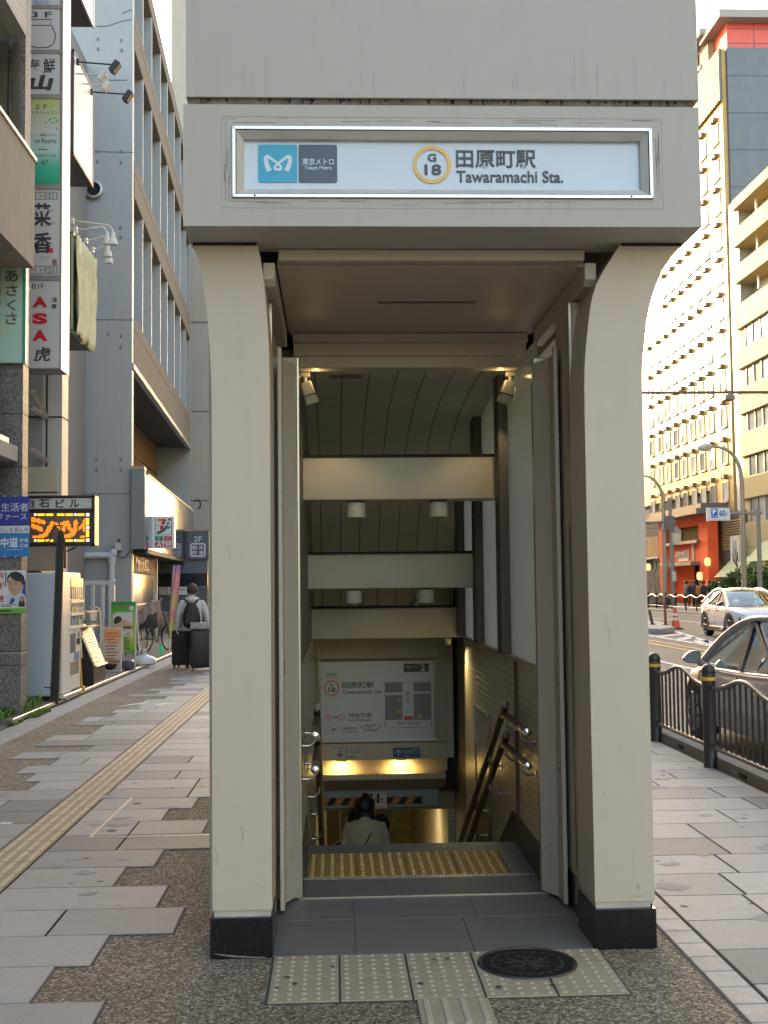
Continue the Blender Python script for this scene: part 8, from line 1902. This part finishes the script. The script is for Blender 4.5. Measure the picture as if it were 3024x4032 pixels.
    for p in m2.polygons:
        c = p.center; best = min(segs, key=lambda s: ((c - (s[0] + (s[1] - s[0]) * max(0, min(1, (c - s[0]).dot(s[1] - s[0]) / max(1e-9, (s[1] - s[0]).length_squared))))).length - s[3]))
        p.material_index = best[2]; p.use_smooth = True
        if best[2] == 2 and c.z > .56 * H: p.material_index = 1
    m2.name = 'body'; ob = bpy.data.objects.new('body', m2); COL.objects.link(ob); ob.parent = t
    hd = Vector(J['head'][:3]) * H; cr = Vector(J['crown'][:3]) * H
    rws = []
    b = MB(); ctr = (hd + cr) / 2 + Vector((0, -.006, .006)) * H
    for i in range(9):
        el = rad(-38 + 128 * i / 8); r = []
        for k in range(18):
            a = 2 * math.pi * k / 18; front = max(0, math.sin(a)); e2 = el if el > rad(12) else el + (rad(12) - el) * min(1, front * 2.2)
            R = Vector((.0635, .0755, .078)) * H * (1 + .03 * math.sin(k * 5 + i * 3)); r.append(ctr + Vector((R.x * math.cos(e2) * math.cos(a), R.y * math.cos(e2) * math.sin(a), R.z * math.sin(e2))))
        rws.append(r)
    b.grid(rws, close=True)
    if long_hair: b.ellipsoid(ctr + Vector((0, -.028, -.055)) * H, (.060 * H, .042 * H, .085 * H))
    b.build('hair', hair, t, world=False, smooth=70)
    for sx in (-1, 1):
        b = MB(); b.ellipsoid(hd + Vector((sx * .020, .052, .003)) * H, (.007 * H, .004 * H, .004 * H), 8, 5); b.build('eye', INK, t, world=False)
    b = MB(); b.ellipsoid(hd + Vector((0, .053, -.030)) * H, (.014 * H, .004 * H, .0035 * H), 8, 5); b.build('mouth', mat('lips', (.36, .15, .12), rough=.5, var=.02), t, world=False)
    if coat:
        b = MB(); rws = []
        for z, rx, ry in coat[1]: rws.append([(rx * H * math.cos(2 * math.pi * k / 20) * (1 + .02 * math.sin(3 * k)), ry * H * math.sin(2 * math.pi * k / 20) - .004 * H, z * H) for k in range(20)])
        b.grid(rws, close=True); b.build('jacket', coat[0], t, world=False, smooth=60)
    return t
HOOD = mat('hoodie_grey', (.52, .53, .54), rough=.8, var=.05, scale=14, bump=.3, bscale=60); TRB = mat('trousers_black', (.012, .012, .014), rough=.8, var=.1)
jk = [(.46, .098, .078), (.50, .112, .086), (.58, .112, .085), (.66, .118, .085), (.74, .130, .088), (.79, .128, .080), (.825, .085, .062), (.838, .05, .045)]
pb = person('walking person in pale grey hoodie and black trousers with a black backpack', (-2.93, 24.5, 0), .05, 1.74, HOOD, TRB, hair=mat('hair_brown', (.035, .024, .018), rough=.6, var=.2, scale=60), coat=(HOOD, jk), fat=1.1, level=2,
            pose=dict(sl=(-.12, -.008, .80, .046), sr=(.12, -.008, .80, .046), el=(-.165, .0, .64, .036), er=(.175, -.01, .64, .036), wl=(-.18, .05, .50, .024), wr=(.19, .03, .49, .024)))
b = MB(); b.ellipsoid((0, -.085, 1.44), (.125, .085, .075)); b.tube([(.12 * math.cos(a), .02 + .09 * math.sin(a), 1.445 + .02 * math.sin(a)) for a in [2 * math.pi * k / 20 for k in range(21)]], .035, 8); b.build('hood', HOOD, pb, world=False, smooth=60)
bpk = thing('backpack', 'black rounded backpack on the back of the person in the grey hoodie', 'backpack', (-2.93, 24.5, 0), .05)
BPM = mat('backpack_black', (.013, .014, .016), rough=.6, var=.15, scale=30)
b = MB(); rws = []
for z, rx, ry in ((.86, .08, .05), (.90, .155, .09), (1.0, .185, .11), (1.12, .18, .115), (1.24, .15, .10), (1.33, .105, .075), (1.38, .05, .04)): rws.append([(rx * math.cos(2 * math.pi * k / 22), -.20 + ry * math.sin(2 * math.pi * k / 22), z) for k in range(22)])
b.grid(rws, close=True); b.bm.verts.ensure_lookup_table(); b.bm.faces.new(b.bm.verts[:22]); b.bm.faces.new(b.bm.verts[-22:]); b.build('bag', BPM, bpk, world=False, smooth=60)
for s in (-1, 1):
    b = MB(); b.tube(smooth_path([(s * .07, -.17, 1.36), (s * .12, -.10, 1.43), (s * .145, .03, 1.43), (s * .15, .13, 1.32), (s * .15, .14, 1.15), (s * .16, -.08, .98)], 5), .022, 8); b.build('strap', BPM, bpk, world=False, smooth=60)
b = MB(); b.box((-.10, -.318, .95), (.10, -.305, 1.12), .006); b.build('pocket', mat('pocket_black', (.02, .02, .022), rough=.5, var=.1), bpk, world=False)
person('person in black clothes mostly hidden behind the left entrance pillar', (-2.33, 24.8, 0), .0, 1.68, TRB, TRB, coat=(TRB, jk), fat=1.15)
# on the stairs
CRM = mat('top_cream', (.50, .44, .30), rough=.85, var=.05, scale=14, bump=.25, bscale=60); BLKT = mat('coat_black', (.008, .008, .010), rough=.8, var=.1)
def stair_z(y): return -STEPH * (math.floor((y - SY0) / STEPD) + 1) + .01
y = 11.35; x = S(1438, 3250, Y=y).x
pw = person('person in cream top with thin strap across the back going down the stairs', (x, y, stair_z(y)), 0, 1.58, CRM, TRB, long_hair=True, coat=(CRM, jk), fat=1.1, pose=dict(neck=(0, .02, .85, .033), head=(0, .055, .878, .053), crown=(0, .062, .925, .045), nose=(0, .11, .862, .009), earl=(-.052, .048, .873, .010), earr=(.052, .048, .873, .010)))
st_ = thing('shoulder_bag', 'thin dark strap bag worn across the cream top on the stairs', 'bag', (x, y, stair_z(y))); H_ = 1.58
b = MB(); b.tube(smooth_path([(.095, -.05, .822 * H_), (.04, -.138, .76 * H_), (-.05, -.142, .66 * H_), (-.15, -.12, .56 * H_)], 6), .008, 6); b.build('strap', LB, st_, world=False)
b = MB(); b.box((-.24, -.16, .46 * H_), (-.12, .05, .57 * H_), .02); b.build('pouch', LB, st_, world=False)
y = 12.2; x = S(1405, 3250, Y=y).x
person('broad person in black coat ahead of the cream top on the stairs', (x, y, stair_z(y)), 0, 1.70, BLKT, BLKT, coat=(BLKT, [(z, a * 1.35, c * 1.25) for z, a, c in jk]), fat=1.25)
y = 12.05; x = S(1500, 3250, Y=y).x
person('person in black with dark hair lowest on the visible stairs', (x, y, stair_z(y)), .2, 1.66, BLKT, BLKT, coat=(BLKT, [(z, a * 1.3, c * 1.2) for z, a, c in jk]), fat=1.2)
# far pavement
GRYC = mat('coat_grey', (.26, .25, .24), rough=.8, var=.08); NAV = mat('coat_navy', (.03, .035, .05), rough=.8, var=.1); TANC = mat('coat_tan', (.42, .33, .22), rough=.8, var=.08); ORC = mat('jacket_orange', (.55, .16, .04), rough=.7, var=.08)
for px, top, lab, rz in ((2792, GRYC, 'person in grey jacket behind the far fence beside the orange column', 1.2), (2771, NAV, 'person in dark vest standing just left of the grey jacketed one', .4), (2824, TANC, 'person in pale coat at the rear edge of the white car', 2.0), (2757, ORC, 'person in orange clothes before the dark hotel entrance', 2.9), (2738, NAV, 'person in navy suit left of the orange dressed one', -.6), (2722, NAV, 'farthest left person in a dark suit before the hotel entrance', 3.0), (2702, GRYC, 'grey clothed person apart from the others near the hotel steps', .8)):
    p = S(px, 2330, X=22.5); person(lab, (22.5, p.y, .06), rz, 1.66, top, TRB, coat=(top, jk), group='people outside the hotel')
